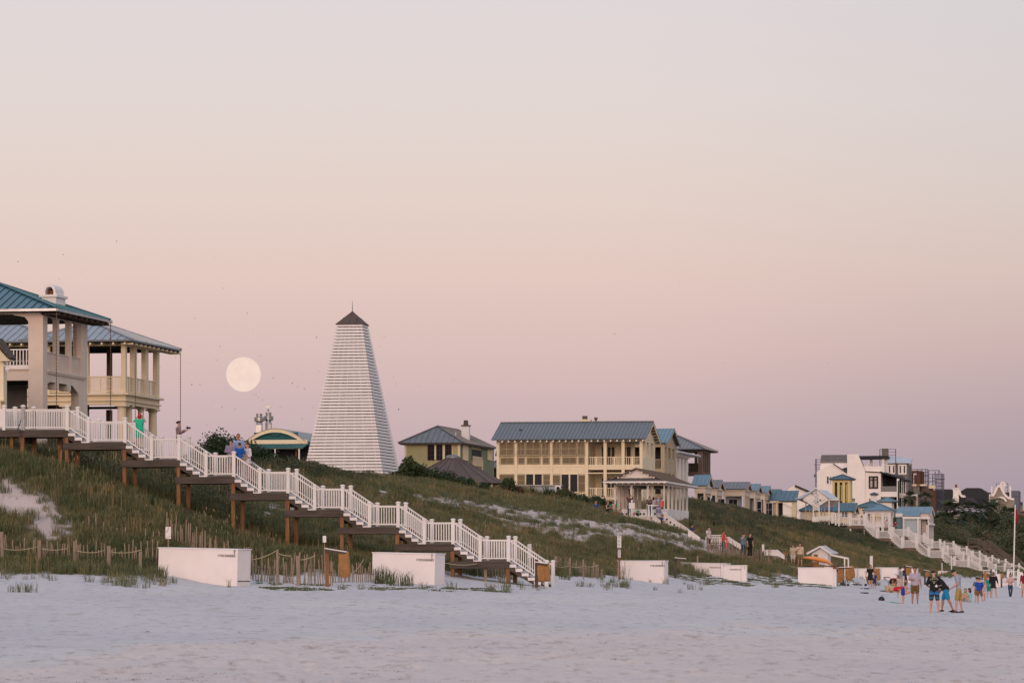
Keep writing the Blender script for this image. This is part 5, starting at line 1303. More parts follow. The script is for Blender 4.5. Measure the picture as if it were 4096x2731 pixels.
def white_house():
    f = Fr(3520, 640, 2030); t = f.thing('white_house', 'large white stucco house with slanted chimney wall, roof terrace and dark framed window', 'house')
    k_ = .22321; cx = lambda z: 3200 + z*k_; cy = lambda z: 1780 + z*k_; U = lambda z, y=0: f.u(cx(z), y); Z = lambda z, y=0: f.z(cy(z), 0, y)
    W = M['wallwhite']; zb = -3
    def wall(pts, y, d, name='wall', m=W): q = MB(); q.slab([(U(a, y), y, Z(b_, y)) for a, b_ in pts], (0, d, 0)); return q.build(name, m, t)
    bot = 1150
    wall([(305, bot), (305, 545), (290, 545), (290, 480), (560, 320), (595, 320), (905, 520), (870, 550), (870, bot)], 0, 8)
    wall([(845, bot), (845, 158), (1040, 158), (1165, 465), (1165, bot)], -.6, 2.2, 'chimney_wall')
    wall([(360, 500), (360, 290), (845, 290), (845, 500)], 2, 8)
    q = MB(); q.roof([(U(358, 2), 1.8, Z(300, 2)), (U(846, 2), 1.8, Z(300, 2)), (U(846, 5), 5.5, Z(165, 5)), (U(385, 5), 5.5, Z(165, 5))], (0, 1), 50, .1); q.build('upper_roof', M['roofbrown'], t)
    q = MB(); q.slab([(U(595), -.3, Z(318)), (U(905), -.3, Z(520)), (U(905), -.3, Z(545)), (U(595), -.3, Z(330))], (0, .25, 0)); q.slab([(U(745), .5, Z(415)), (U(845), .5, Z(388)), (U(845), .5, Z(480))], (0, .3, 0)); q.build('dark_gable_edge', M['roofdark'], t)
    wall([(1165, bot), (1165, 470), (1430, 470), (1430, bot)], -.3, 8)
    # porches to the right
    for a, b_ in ((1430, 1448), (1735, 1775), (1815, 1830), (1848, 1858), (1885, 1898)): wall([(a, bot), (a, 600 if a > 1500 else 480), (b_, 600 if a > 1500 else 480), (b_, bot)], -.25 if a < 1800 else 2.5, .8, 'porch_pier')
    wall([(1430, 925), (1430, 832), (1735, 832), (1735, 925)], -.2, 7, 'floor_band'); wall([(1775, 940), (1775, 860), (1898, 860), (1898, 940)], 2.6, .5, 'floor_band')
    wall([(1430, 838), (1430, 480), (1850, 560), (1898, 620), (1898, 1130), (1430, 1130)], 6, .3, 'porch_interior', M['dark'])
    wall([(1440, 830), (1440, 560), (1555, 560), (1555, 830)], 5.6, .2, 'porch_window', M['glass'])
    wall([(1448, 830), (1448, 735), (1735, 735), (1735, 830)], -.1, .04, 'glass_balustrade', mat('grey_glass', (.10,.11,.12), .15))
    wall([(1470, 1090), (1470, 935), (1695, 935), (1695, 1090)], -.32, .1, 'lower_opening', M['black'])
    q = MB(); q.slab([(U(1165), -.6, Z(462)), (U(1440), -.6, Z(478)), (U(1990, 2), 2.0, Z(640)), (U(1990, 2), 2.0, Z(660)), (U(1435), -.6, Z(492)), (U(1165), -.6, Z(474))], (0, .5, 0)); q.slab([(U(1440), -.5, Z(480)), (U(1990, 2), 2, Z(645)), (U(1900, 6), 6, Z(600, 6)), (U(1460, 6), 6, Z(470, 6))], (0, 0, .1)); q.build('lean_to_roof', M['roofdark'], t)
    # big dark-framed window, bay opening
    window(t, U(1262), U(1378), Z(750), Z(580), -.33, fm=M['ink'], nx=2, nz=1, bar=.35, fw=.25, glass=mat('lit_curtain', (.45,.42,.36), .6))
    q = MB(); q.box(U(1262), U(1378), -.42, -.34, Z(628), Z(612)); q.build('window_transom', M['ink'], t)
    window(t, U(485), U(618), Z(680), Z(555), -.02, fm=M['white'], nx=3, nz=1, bar=.3, fw=.1)
    window(t, U(945), U(990), Z(1010), Z(950), -.62, fm=M['white'], nx=2, nz=2); window(t, U(1245), U(1265), Z(1000), Z(950), -.33, fm=M['white'], nx=1, nz=1)
    # roof terrace
    wall([(1140, 470), (1120, 375), (1470, 375), (1470, 470)], .4, .3, 'terrace_parapet'); wall([(1470, 500), (1470, 235), (1510, 235), (1510, 500)], .3, .7, 'terrace_pier'); wall([(1525, 490), (1525, 240), (1560, 240), (1560, 490)], 1.6, .7, 'terrace_pier'); wall([(1250, 375), (1250, 260), (1295, 260), (1295, 375)], 2.6, .5, 'terrace_pier')
    wall([(1060, 245), (1050, 190), (1555, 185), (1555, 240)], -.2, 5, 'pergola_roof', M['roofdark'])
    q = MB()
    for z_ in (1140, 1190, 1305, 1408): q.box(U(z_), U(z_) + .12, .4, .55, Z(375), Z(330))
    q.box(U(1135), U(1410), .45, .5, Z(345), Z(342)); q.build('terrace_railing', M['whitew'], t)
    q = MB(); q.tube([(U(1770), -.4, Z(1090)), (U(1770), -.4, Z(640)), (U(1985, 2), -.2, Z(655))], .12, 6); q.build('downpipe', M['black'], t)
    # scaffold at left
    s = Fr(3262, 632, 1960); ts = s.thing('scaffold', 'thin dark scaffold mast left of the white stucco house', 'scaffold')
    q = MB()
    for a in (3262, 3266): x = s.u(a); q.bar((x, 0, -2), (x, 0, s.z(1835)), .1, .1)
    for b_ in (1836, 1846, 1858, 1868, 1876): q.bar((s.u(3262), 0, s.z(b_)), (s.u(3281), 0, s.z(b_)), .05, .05)
    q.bar((s.u(3256), 0, s.z(1858)), (s.u(3284), 0, s.z(1858)), .1, .1); q.box(s.u(3256), s.u(3262), -.1, .1, s.z(1908), s.z(1896)); q.build('frame', M['scaff'], ts)
white_house()
def grey_house():
    f = Fr(3634, 690, 2030); t = f.thing('grey_house', 'tall grey stucco house with pale metal roof, white windows and square chimney', 'house')
    k_ = .22321; cx = lambda z: 3200 + z*k_; cy = lambda z: 1780 + z*k_; U = lambda z: f.u(cx(z)); Z = lambda z: f.z(cy(z)); x0 = U(1560); yr = f.v(3647)
    box_part(t, 'wall', M['grey'], (x0, 0, 0, yr, -3, Z(315)))
    m = MB(); m.slab([(-.02, 0, Z(315)), (-.02, yr, Z(350)), (-.02, yr*.45, Z(225))], (-.3, 0, 0)); m.build('gable_wall', M['grey'], t)
    m = MB(); m.roof([(x0 - .5, -.4, Z(315)), (.2, -.4, Z(315)), (.4, yr*.45, Z(222)), (x0 - .5, yr*.45, Z(178))], (0, 1), 60, .1); m.build('roof', M['roofpale'], t)
    m = MB(); m.bar((.25, -.4, Z(340)), (.3, yr*.4, Z(228)), .3, .3); m.build('gutter', M['roofpale'], t)
    window(t, U(1592), U(1692), Z(490), Z(368), 0, nx=2, nz=1, bar=.5, fw=.25); window(t, U(1785), U(1885), Z(498), Z(368), 0, nx=2, nz=1, bar=.5, fw=.25)
    box_part(t, 'chimney', M['grey'], (U(1455), U(1560), 1, 3, Z(320), Z(52)))
    m = MB()
    for a in (1438, 1720): m.bar((U(a), -.6, Z(560)), (U(a), -.6, Z(70)), .14, .14)
    for b_ in (72, 120, 175): m.bar((U(1560), -.6, Z(b_)), (U(1728), -.6, Z(b_)), .07, .07)
    m.bar((U(1438), -.6, Z(72)), (U(1560), -.6, Z(72)), .07, .07); m.build('scaffold_poles', M['scaff'], t)
grey_house()

# ------------------------------------------------------------------ building site and the far roofs
def site():
    f = Fr(3700, 740, 2060); t = f.thing('unfinished_building', 'half-built brown house wrapped in scaffold right of the grey house', 'house')
    k_ = .23596; cx = lambda z: 3600 + z*k_; cy = lambda z: 1780 + z*k_; U = lambda z: f.u(cx(z)); Z = lambda z: f.z(cy(z))
    B = M['brick']
    def w(a, b_, c_, d, y=0, dd=2, m=B, n='wall'): box_part(t, n, m, (U(a), U(b_), y, y + dd, Z(d), Z(c_)))
    w(190, 345, 430, 470); w(280, 345, 470, 700); w(190, 212, 470, 1100); w(235, 280, 500, 700, .5); w(350, 385, 440, 700, 1, 3, M['brick'], 'wall'); w(195, 440, 660, 690, 0, 2, M['ccol'], 'floor_band')
    w(195, 330, 690, 1100, .2, 4, M['grey']); w(520, 600, 760, 1180, .5, 3); w(305, 540, 770, 1100, 1.5, 4, M['grey'], 'wall')
    m = MB(); c = (U(420), 2.5); m.lathe([((U(530) - U(310))/2, Z(790)), (1.6, Z(700))], c, 12); m.build('turret_roof', M['roofbrown'], t)
    w(200, 300, 830, 870, -.5, 1, M['roofpale'], 'canopy'); w(285, 298, 870, 1030, -.5, .4, M['ccol'], 'post'); w(170, 182, 870, 1030, -.5, .4, M['ccol'], 'post')
    w(480, 590, 680, 730, 1, 2, M['ccol'], 'block_wall')
    s = Fr(3770, 745, 2060); t = s.thing('scaffold', 'web of dark scaffold poles on the half-built brown house', 'scaffold')
    U = lambda z: s.u(cx(z)); Z = lambda z: s.z(cy(z)); m = MB()
    rr = random.Random(4)
    for a, top in ((365, 400), (430, 405), (465, 415), (478, 415), (550, 485), (590, 445), (620, 480), (655, 420), (690, 480), (712, 485), (735, 485), (288, 405)):
        for y in (0, 1.6): m.bar((U(a), y, Z(1150)), (U(a), y, Z(top)), .09, .09)
    for z_, a, b_ in ((405, 190, 470), (425, 480, 660), (455, 360, 480), (490, 480, 740), (515, 340, 480), (550, 480, 590), (575, 590, 740), (610, 400, 590), (640, 590, 740), (690, 340, 740), (760, 590, 740), (840, 590, 740), (930, 590, 740)):
        for y in (0, 1.6): m.bar((U(a), y, Z(z_)), (U(b_), y, Z(z_)), .07, .07)
    for a, b_, c_, d in ((480, 640, 590, 590), (590, 690, 650, 480), (220, 580, 290, 500), (660, 430, 735, 500), (600, 900, 730, 780)): m.bar((U(a), 0, Z(b_)), (U(c_), 0, Z(d)), .06, .06)
    for a, b_, z_ in ((340, 480, 515), (600, 750, 575)): m.box(U(a), U(b_), 0, 1.6, Z(z_), Z(z_ - 10))
    m.build('scaffold_frame', M['scaff'], t)
site()
def far_roofs():
    k_ = .23596; cx = lambda z: 3600 + z*k_; cy = lambda z: 1780 + z*k_
    def mk(name, label, cat, Y, pc):
        f = Fr(pc, Y, 2100); return f, f.thing(name, label, cat), (lambda z, y=0: f.u(cx(z), y)), (lambda z: f.z(cy(z)))
    def poly(t, U, Z, pts, y, d, m, n): q = MB(); q.slab([(U(a), y, Z(b_)) for a, b_ in pts], (0, d, 0)); return q.build(n, m, t)
    f, t, U, Z = mk('dark_roofed_house', 'house with dark slate roof behind the scaffold, left of the white brick chimney', 'house', 820, 3810)
    poly(t, U, Z, [(600, 1100), (600, 740), (720, 745), (860, 745), (910, 790), (910, 1100)], 0, 6, M['roofdark'], 'roof')
    f, t, U, Z = mk('chimney_stack', 'tall white chimney with terracotta pot beside a curved white gable', 'chimney', 800, 3834)
    box_part(t, 'stack', M['wallwhite'], (U(900), U(992), 0, 2, Z(968), Z(730)), (U(893), U(996), -.1, 2.1, Z(968), Z(880)), (U(900), U(990), -.2, 2.2, Z(735), Z(722)))
    box_part(t, 'chimney_pot', M['terracotta'], (U(928), U(962), .5, 1.2, Z(722), Z(662)))
    q = MB(); pts = [(992, 750), (1005, 800), (1025, 840), (1055, 865), (1090, 868), (1103, 860)]
    for (a, b_), (c_, d) in zip(pts[:-1], pts[1:]): q.bar((U(a), .5, Z(b_)), (U(c_), .5, Z(d)), .5, .5)
    q.build('curved_coping', M['wallwhite'], t)
    poly(t, U, Z, [(992, 1000), (992, 755), (1025, 840), (1055, 870), (1100, 875), (1100, 1000)], .8, 3, M['roofdark'], 'gable_wall')
    f, t, U, Z = mk('dark_roofed_house', 'house with broad dark hipped roof between chimney and curly gable', 'house', 850, 3950)
    poly(t, U, Z, [(1030, 1000), (1030, 778), (1120, 722), (1350, 722), (1480, 800), (1500, 1050), (1100, 1050)], 0, 8, M['roofdark'], 'roof')
    poly(t, U, Z, [(940, 1000), (1000, 900), (1260, 890), (1350, 990), (1350, 1050), (940, 1050)], -3, 2.5, mat('slate_blue', (.045,.05,.07), .7), 'lower_roof')
    box_part(t, 'wall', M['grey'], (U(930), U(1130), -4, -3.2, Z(1080), Z(975)))
    f, t, U, Z = mk('curly_gable_house', 'stucco house with curling Dutch gable, white coping and arched bell turret', 'house', 800, 4010)
    G = mat('warm_grey_stucco', (.30,.26,.22), .85, var=.1); y = 0
    out = [(1570, 860), (1600, 820), (1630, 760), (1650, 710), (1680, 690), (1710, 705), (1735, 760), (1770, 830), (1820, 880), (1870, 905), (1920, 915), (1935, 910)]
    poly(t, U, Z, [(1520, 1200), (1520, 870)] + out[:-1] + [(1920, 1200)], 0, 5, G, 'gable_wall')
    q = MB()
    for (a, b_), (c_, d) in zip(out[:-1], out[1:]): q.bar((U(a), -.1, Z(b_)), (U(c_), -.1, Z(d)), .5, .45)
    arc = [(1640 + 80*(1 - math.cos(PI*k/8)), 960 - 75*math.sin(PI*k/8)) for k in range(9)]
    for (a, b_), (c_, d) in zip(arc[:-1], arc[1:]): q.bar((U(a), -.3, Z(b_)), (U(c_), -.3, Z(d)), .5, .4)
    q.build('white_coping', M['wallwhite'], t)
    q = MB(); ring = [(1690 + 38*(1 - math.cos(PI*k/8)), 690 - 68*math.sin(PI*k/8)) for k in range(9)]
    for (a, b_), (c_, d) in zip(ring[:-1], ring[1:]): q.bar((U(a), 3, Z(b_)), (U(c_), 3, Z(d)), .4, .4)
    q.box(U(1685), U(1766), 3, 4.5, Z(800), Z(660)); q.build('bell_turret', M['wallwhite'], t)
    for a, b_, c_ in ((1538, 1564, 690), (1850, 1878, 690), (1505, 1530, 825), (1890, 1925, 915)): box_part(t, 'pinnacle', M['wallwhite'], (U(a), U(b_), 1, 1.8, Z(1000), Z(c_)))
    f, t, U, Z = mk('dark_roofed_house', 'house with dark slate roof behind the curly gable and its scaffold', 'house', 870, 4070)
    poly(t, U, Z, [(1480, 1050), (1480, 800), (1850, 795), (1850, 1050)], 0, 5, M['roofdark'], 'roof')
    poly(t, U, Z, [(1850, 1200), (1850, 775), (2020, 775), (2020, 1200)], .5, 5, mat('hazy_blue_net', (.16,.17,.22), .9), 'netted_wall')
    q = MB()
    for a in (1640, 1832, 2022): q.bar((U(a), -1, Z(1100)), (U(a), -1, Z(645 if a < 1900 else 770)), .12, .12)
    for a, b_, z_ in ((1640, 1832, 650), (1780, 1832, 715), (1850, 2022, 775), (1850, 2022, 860)): q.bar((U(a), -1, Z(z_)), (U(b_), -1, Z(z_)), .08, .08)
    q.build('scaffold_poles', M['scaff'], t)
    f, t, U, Z = mk('far_house', 'small ochre building at the right edge behind the flagpole', 'house', 900, 4096)
    poly(t, U, Z, [(1960, 1300), (1960, 1000), (2060, 985), (2060, 1100), (2200, 1110), (2200, 1300)], 0, 5, mat('ochre', (.30,.22,.11), .8), 'wall')
    box_part(t, 'roof', M['roofdark'], (U(1950), U(2060), -.5, 5, Z(1010), Z(960)), (U(1980), U(2200), -.5, -.1, Z(1140), Z(1125)))
    # pale blue cottage roofs among the palms
    for lb, a, b_, c_, d, Y in (('pale blue cottage roof glinting between the palm trunks, the taller one', 1370, 1460, 1165, 1300, 700), ('white gabled cottage low among the palms near the flagpole', 1690, 1910, 1190, 1330, 700), ('small white cottage roof glimpsed under the leftmost palm crowns', 900, 980, 1150, 1200, 720), ('low pale blue roof with timber deck at the foot of the palms', 1100, 1285, 1375, 1450, 610)):
        f, t, U, Z = mk('cottage', lb, 'cottage', Y, cx(b_)); xm = (a + b_)/2
        if 'low pale' in lb:
            q = MB(); q.roof([(U(a), -.5, Z(d)), (U(b_ - 30), -.5, Z(d)), (U(b_), 3, Z(c_)), (U(a - 90), 3, Z(c_))], (0, 1), .8, .1); q.build('roof', M['roofpale'], t)
            q = MB(); rail_panel(q, (U(1290), 0, Z(1450)), (U(1400), 0, Z(1450)), h=3.0, sp=.4, bw=.14); q.build('deck_screen', GT, t); box_part(t, 'deck', GT, (U(1110), U(1430), 0, 3, Z(1495), Z(1455)))
            MB().box(U(992), U(1008), -2, -1.6, Z(1568), Z(1400)).build('post', M['white'], t)
        else:
            poly(t, U, Z, [(a, d), (a, (c_ + d)/2), (xm, c_), (b_, (c_ + d)/2), (b_, d)], 0, 5, M['roofpale'] if 'blue' in lb else M['wallwhite'], 'gable'); box_part(t, 'wall', M['ccol'], (U(a + 10), U(b_ - 10), .5, 4, Z(d + 60), Z(d)))
far_roofs()
# ------------------------------------------------------------------ vegetation
NP = np.random.RandomState(11)
def leafmat(name, cols, rough=.6, trans=.25):
    """foliage whose tint varies plant by plant and along patches of the ground"""
    m = bpy.data.materials.new(name); m.use_nodes = True; nt = m.node_tree; N, L = nt.nodes, nt.links; b = N['Principled BSDF']
    b.inputs['Roughness'].default_value = rough; b.inputs['Specular IOR Level'].default_value = .25
    oi = N.new('ShaderNodeObjectInfo'); r = N.new('ShaderNodeValToRGB'); e = r.color_ramp.elements
    for i, (p, c) in enumerate(cols):
        k = e[i] if i < 2 else e.new(p)
        k.position = p; k.color = (*c, 1)
    ge = N.new('ShaderNodeNewGeometry'); nz = N.new('ShaderNodeTexNoise'); nz.inputs['Scale'].default_value = .16; nz.inputs['Detail'].default_value = 3; L.new(ge.outputs['Position'], nz.inputs['Vector'])
    a = N.new('ShaderNodeMath'); a.operation = 'MULTIPLY_ADD'; a.inputs[1].default_value = 1.6; a.inputs[2].default_value = -.3; L.new(nz.outputs['Fac'], a.inputs[0])
    mx = N.new('ShaderNodeMix'); mx.inputs[0].default_value = .5; L.new(oi.outputs['Random'], mx.inputs[2]); L.new(a.outputs[0], mx.inputs[3])
    L.new(mx.outputs[0], r.inputs[0]); L.new(r.outputs[0], b.inputs['Base Color'])
    return m
GRASS = leafmat('dune_grass_blade', [(0.15, (.052,.080,.032)), (.45, (.100,.112,.048)), (.70, (.165,.155,.072)), (.95, (.29,.22,.125))])
OATS = leafmat('sea_oat_stalk', [(.2, (.17,.13,.06)), (.8, (.32,.225,.12))])
SCRUB = leafmat('scrub_leaf', [(.15, (.034,.048,.024)), (.5, (.060,.072,.034)), (.85, (.105,.095,.055))])
BUSH = leafmat('sea_grape_leaf', [(.1, (.016,.034,.014)), (.55, (.030,.055,.020)), (.9, (.075,.070,.025))])
BARK = mat('bark', (.13,.095,.07), .9, var=.2)

def blade_clump(n, h, w, spread, lean, rr, head=False):
    m = MB()
    for i in range(n):
        a = rr.uniform(0, 2*PI); r = spread*math.sqrt(rr.random()); x, y = r*math.cos(a), r*math.sin(a)
        b = rr.uniform(0, 2*PI); hh = h*rr.uniform(.55, 1.1); ln = lean*rr.uniform(.2, 1.2)*hh; dx, dy = math.cos(b)*ln, math.sin(b)*ln
        fx, fy = math.cos(b + 1.57 + rr.uniform(-.6, .6))*w/2, math.sin(b + 1.57 + rr.uniform(-.6, .6))*w/2
        p0 = (x, y, -.08); p1 = (x + dx*.3, y + dy*.3, hh*.55); p2 = (x + dx, y + dy, hh*(1 - .25*ln/hh))
        m.add([(p0[0]-fx, p0[1]-fy, p0[2]), (p0[0]+fx, p0[1]+fy, p0[2]), (p1[0]+fx*.8, p1[1]+fy*.8, p1[2]), (p1[0]-fx*.8, p1[1]-fy*.8, p1[2]), p2], [(0,1,2,3), (3,2,4)])
        if head:
            for k in range(5):
                t = k/4*.2; q = (p2[0] + dx*.4*t*2, p2[1] + dy*.4*t*2, p2[2] - .02 + .18 - t*1.0*.8 if False else p2[2] + .05 - t*.5); s = .022
                m.add([(q[0]-s, q[1], q[2]-s*1.6), (q[0]+s, q[1]+s*.5, q[2]), (q[0], q[1]-s, q[2]+s*1.6)], [(0,1,2)])
    return m
def leaf_clump(n, R, hz, s, rr):
    m = MB()
    for i in range(n):
        while True:
            p = Vector((rr.uniform(-1,1), rr.uniform(-1,1), rr.uniform(0,1)))
            if p.length < 1: break
        p = Vector((p.x*R, p.y*R, p.z*hz)); d = Vector((rr.gauss(0,1), rr.gauss(0,1), rr.gauss(.3,1))).normalized(); e = d.orthogonal().normalized(); g = d.cross(e); q = s*rr.uniform(.6, 1.3)
        m.add([p - e*q, p - g*q*.5, p + e*q, p + g*q*.5], [(0,1,2,3)])
    for i in range(6):
        a = rr.uniform(0, 2*PI); m.tube([(0,0,-.1), (math.cos(a)*R*.6, math.sin(a)*R*.6, hz*.8)], [.012, .004], 3, cap=False)
    return m
# masters live in a hidden collection; only the scattered copies render
hid = bpy.data.collections.new('clump_masters'); bpy.context.scene.collection.children.link(hid)
def master(m, name, mt):
    o = m.build(name, mt); col.objects.unlink(o); hid.objects.link(o); return o
def scatter(name, pts, rots, scs, masters, seed):
    """one object of stuff: copies of the clumps on the given points, by geometry nodes"""
    c = bpy.data.collections.new(name + '_kinds')
    for o in masters:
        c.objects.link(o)
        try: hid.objects.unlink(o)
        except Exception: pass
    me = bpy.data.meshes.new(name); me.from_pydata([tuple(p) for p in pts], [], [])
    a = me.attributes.new('rz', 'FLOAT', 'POINT'); a.data.foreach_set('value', np.asarray(rots, np.float32)); a = me.attributes.new('sc', 'FLOAT', 'POINT'); a.data.foreach_set('value', np.asarray(scs, np.float32))
    o = bpy.data.objects.new(name, me); col.objects.link(o)
    ng = bpy.data.node_groups.new(name + '_scatter', 'GeometryNodeTree'); ng.interface.new_socket('Geometry', in_out='INPUT', socket_type='NodeSocketGeometry'); ng.interface.new_socket('Geometry', in_out='OUTPUT', socket_type='NodeSocketGeometry')
    N, L = ng.nodes, ng.links; gi = N.new('NodeGroupInput'); go = N.new('NodeGroupOutput')
    ci = N.new('GeometryNodeCollectionInfo'); ci.inputs['Collection'].default_value = c; ci.inputs['Separate Children'].default_value = True; ci.inputs['Reset Children'].default_value = True
    ip = N.new('GeometryNodeInstanceOnPoints'); ip.inputs['Pick Instance'].default_value = True
    ri = N.new('FunctionNodeRandomValue'); ri.data_type = 'INT'; ri.inputs['Min'].default_value = 0; ri.inputs['Max'].default_value = len(masters) - 1; ri.inputs['Seed'].default_value = seed
    ra = N.new('GeometryNodeInputNamedAttribute'); ra.data_type = 'FLOAT'; ra.inputs['Name'].default_value = 'rz'
    sa = N.new('GeometryNodeInputNamedAttribute'); sa.data_type = 'FLOAT'; sa.inputs['Name'].default_value = 'sc'
    cv = N.new('ShaderNodeCombineXYZ'); L.new(ra.outputs['Attribute'], cv.inputs['Z'])
    L.new(gi.outputs[0], ip.inputs['Points']); L.new(ci.outputs[0], ip.inputs['Instance']); L.new(ri.outputs[2], ip.inputs['Instance Index']); L.new(cv.outputs[0], ip.inputs['Rotation']); L.new(sa.outputs['Attribute'], ip.inputs['Scale']); L.new(ip.outputs[0], go.inputs[0])
    md = o.modifiers.new('scatter', 'NODES'); md.node_group = ng
    return tag(o, kind='stuff')
rr = random.Random(5)
G_M = [master(blade_clump(46, .62, .022, .34, .55, rr), 'grass_clump', GRASS) for _ in range(4)]
G_S = [master(blade_clump(24, .46, .015, .2, 1.25, rr), 'grass_tuft', GRASS) for _ in range(3)]
O_M = [master(blade_clump(9, 1.05, .017, .55, .14, rr, i == 0), 'oat_clump', OATS) for i in range(4)]
S_M = [master(leaf_clump(400, .8, .75, .055, rr), 'scrub_clump', SCRUB) for _ in range(3)]
V_M = [master(leaf_clump(22, .30, .07, .05, rr), 'vine_clump', leafmat('beach_vine_leaf', [(.1, (.045,.075,.02)), (.9, (.13,.13,.05))]))]

def project(X, Y, Z): return CX + X/Y*F, HY - (Z - H)/Y*F
def cand(n, Y0, Y1, p0=-150, p1=4250, dens=None):
    """random ground spots spread evenly over the ground between two depths, within the view and a margin"""
    Y = np.sqrt(NP.uniform(Y0**2, Y1**2, n)); px = NP.uniform(p0, p1, n); X = (px - CX)/F*Y
    return X, Y, px
CLEAR = [(S2, -30, 1, -4, 3), (S3, -20, 1, -3, 3), (S4, -14, 3, -3, 3), (S1, -40, 1, -.5, 2.1)]
CLEAR += [(Fr(2642, 311, 2066), -5, 8, -6, 5), (Fr(3140, 293, 2263), -8.5, 1.5, -.8, 2), (Fr(2658, 325, 2070), -6, 1, -1, 14), (Fr(2570, 420, 2010), -18, 1, -6, 14), (Fr(1838, 350, 1900), -7, 1, -1, 15), (Fr(1529, 330, 1877), -7, 1, -1, 7), (Fr(3345, 478, 2085), -9, 2, -3, 7)]
for _a, _b, _Y, _d in ((632,985,158.5,1), (1488,1768,166,1.5), (2472,2660,212,5), (2790,2902,261,8), (2896,2986,259,8), (3192,3344,268,10), (3356,3592,318,14), (3592,3668,326,12), (3752,3832,345,6)):
    _f = Fr(_b, _Y, 2330); CLEAR.append((_f, _f.u(_a) - .3, .6, -_d, 2.2))
CLEAR.append((Fr(4120, 543, 2310), -13, 2, -6, 15)); CLEAR.append((Fr(2492, 299, 2060), -6, 0, -9, 3))
def clearing(X, Y):
    k = np.ones_like(X)
    for fr, x0, x1, y0, y1 in CLEAR:
        dx, dy = X - fr.o.x, Y - fr.o.y; lx, ly = dx*CT - dy*ST, dx*ST + dy*CT
        k = np.where((lx > x0) & (lx < x1) & (ly > y0) & (ly < y1), 0.0, k)
    return k
def sc_grass():
    P_, R_, S_ = [], [], []
    for n, Y0, Y1, s in ((46000, 156, 215, .95), (60000, 215, 330, .78), (46000, 330, 460, .66), (26000, 460, 620, .6)):
        X, Y, px = cand(n, Y0, Y1); v = np.minimum(veg(X, Y), 1 - .97*smooth(.25, .6, np.maximum(sandmask(X, Y + 1.5*(1 + (Y > 190))), sandmask(X, Y + 6)*(Y > 190)))) * clearing(X, Y)
        keep = NP.rand(n) < v * (0.35 + 1.3*smooth(.3, .6, fbm(X/2.2 + 4, Y/3.5, 3)))
        X, Y = X[keep], Y[keep]; Z = ground(X, Y); P_.append(np.stack([X, Y, Z], 1)); S_.append(s * NP.uniform(.6, 1.15, len(X)) * (0.75 + .5*fbm(X/5, Y/7, 2)))
    p = np.concatenate(P_); s = np.concatenate(S_)
    o = scatter('dune_grass', p, NP.uniform(0, 6.28, len(p)), s, G_M, 1)
    # short tufts: over the bare patches and along the foot of the dune
    X, Y, px = cand(90000, 148, 330); z = base_z(X, Y); u = X*CT - Y*ST; sm = sandmask(X, Y); d = dune_fac(X, Y)
    n = fbm(X/1.1 + 20, Y/2.2, 3)
    w = np.where(d > .5, sm * .75 * smooth(.40, .60, n), 0) + (1 - clearing(X, Y))*.3*(d > .5)
    foot = (1 - d) * smooth(.85, 1.3, z) * (Y > 149) * smooth(.45, .7, fbm(X/2.5 + 7, Y/3.5, 2)) * np.where((px < 760), .34, .05)
    keep = NP.rand(len(X)) < w + foot; X, Y = X[keep], Y[keep]
    p = np.stack([X, Y, ground(X, Y)], 1); scatter('grass_tufts', p, NP.uniform(0, 6.28, len(p)), NP.uniform(.5, 1.2, len(p)), G_S, 2)
    X, Y, px = cand(34000, 156, 420); v = veg(X, Y)*clearing(X, Y)*(1 - smooth(.2, .5, sandmask(X, Y + 6)))
    keep = NP.rand(len(X)) < v * .6 * smooth(.36, .60, fbm(X/4 + 60, Y/6, 3)); X, Y = X[keep], Y[keep]
    p = np.stack([X, Y, ground(X, Y)], 1); scatter('sea_oats', p, NP.uniform(0, 6.28, len(p)), NP.uniform(.6, 1.15, len(p)) * np.where(p[:, 1] > 215, .72, 1.0), O_M, 3)
    # dark low scrub on the crest and behind the stairs
    P_ = []
    def zone(n, Y0, Y1, p0, p1, f):
        X, Y, px = cand(n, Y0, Y1, p0, p1); Z = ground(X, Y); q, py = project(X, Y, Z); keep = NP.rand(n) < f(px, py, X, Y)*smooth(.2, .5, veg(X, Y) + .2)*clearing(X, Y); P_.append(np.stack([X, Y, Z], 1)[keep])
    bell = lambda x, a, b_, s: smooth(a - s, a + s, x)*(1 - smooth(b_ - s, b_ + s, x))
    zone(5200, 179, 262, 150, 1050, lambda px, py, X, Y: bell(px, 180, 1000, 40)*(1 - smooth(40, 130, py - (1770 + (px - 300)*.28)))*.9)
    zone(2600, 235, 300, 1000, 1500, lambda px, py, X, Y: bell(px, 1020, 1480, 40)*(1 - smooth(15, 50, py - (1868 + (px - 1200)*.09)))*.9)
    zone(7000, 330, 520, 2740, 3560, lambda px, py, X, Y: bell(px, 2750, 3540, 30)*(1 - smooth(25, 75, py - (1995 + (px - 2760)*.19)))*1.0)
    zone(3500, 330, 480, 2740, 3200, lambda px, py, X, Y: (1 - smooth(90, 170, py - (1995 + (px - 2760)*.19)))*.45*smooth(.45, .6, fbm(X/5, Y/8, 2)))
    zone(9000, 532, 760, 3560, 4300, lambda px, py, X, Y: np.where(Y > 545, .85, .3))
    p = np.concatenate(P_); scatter('dune_scrub', p, NP.uniform(0, 6.28, len(p)), NP.uniform(.6, 1.35, len(p)) * np.where(p[:, 1] > 560, 1.6, .72), S_M, 4)
    # creeping vines at the foot of the dune
    X, Y, px = cand(60000, 150, 300, 900, 3600); z = base_z(X, Y); n = fbm(X/1.3 + 90, Y/.9, 3)
    band = bell(px, 1000, 2000, 60)*bell(Y, 152, 161, 2) + bell(px, 2660, 3000, 20)*bell(Y, 236, 266, 6) + bell(px, 2980, 3340, 30)*bell(Y, 255, 280, 4)
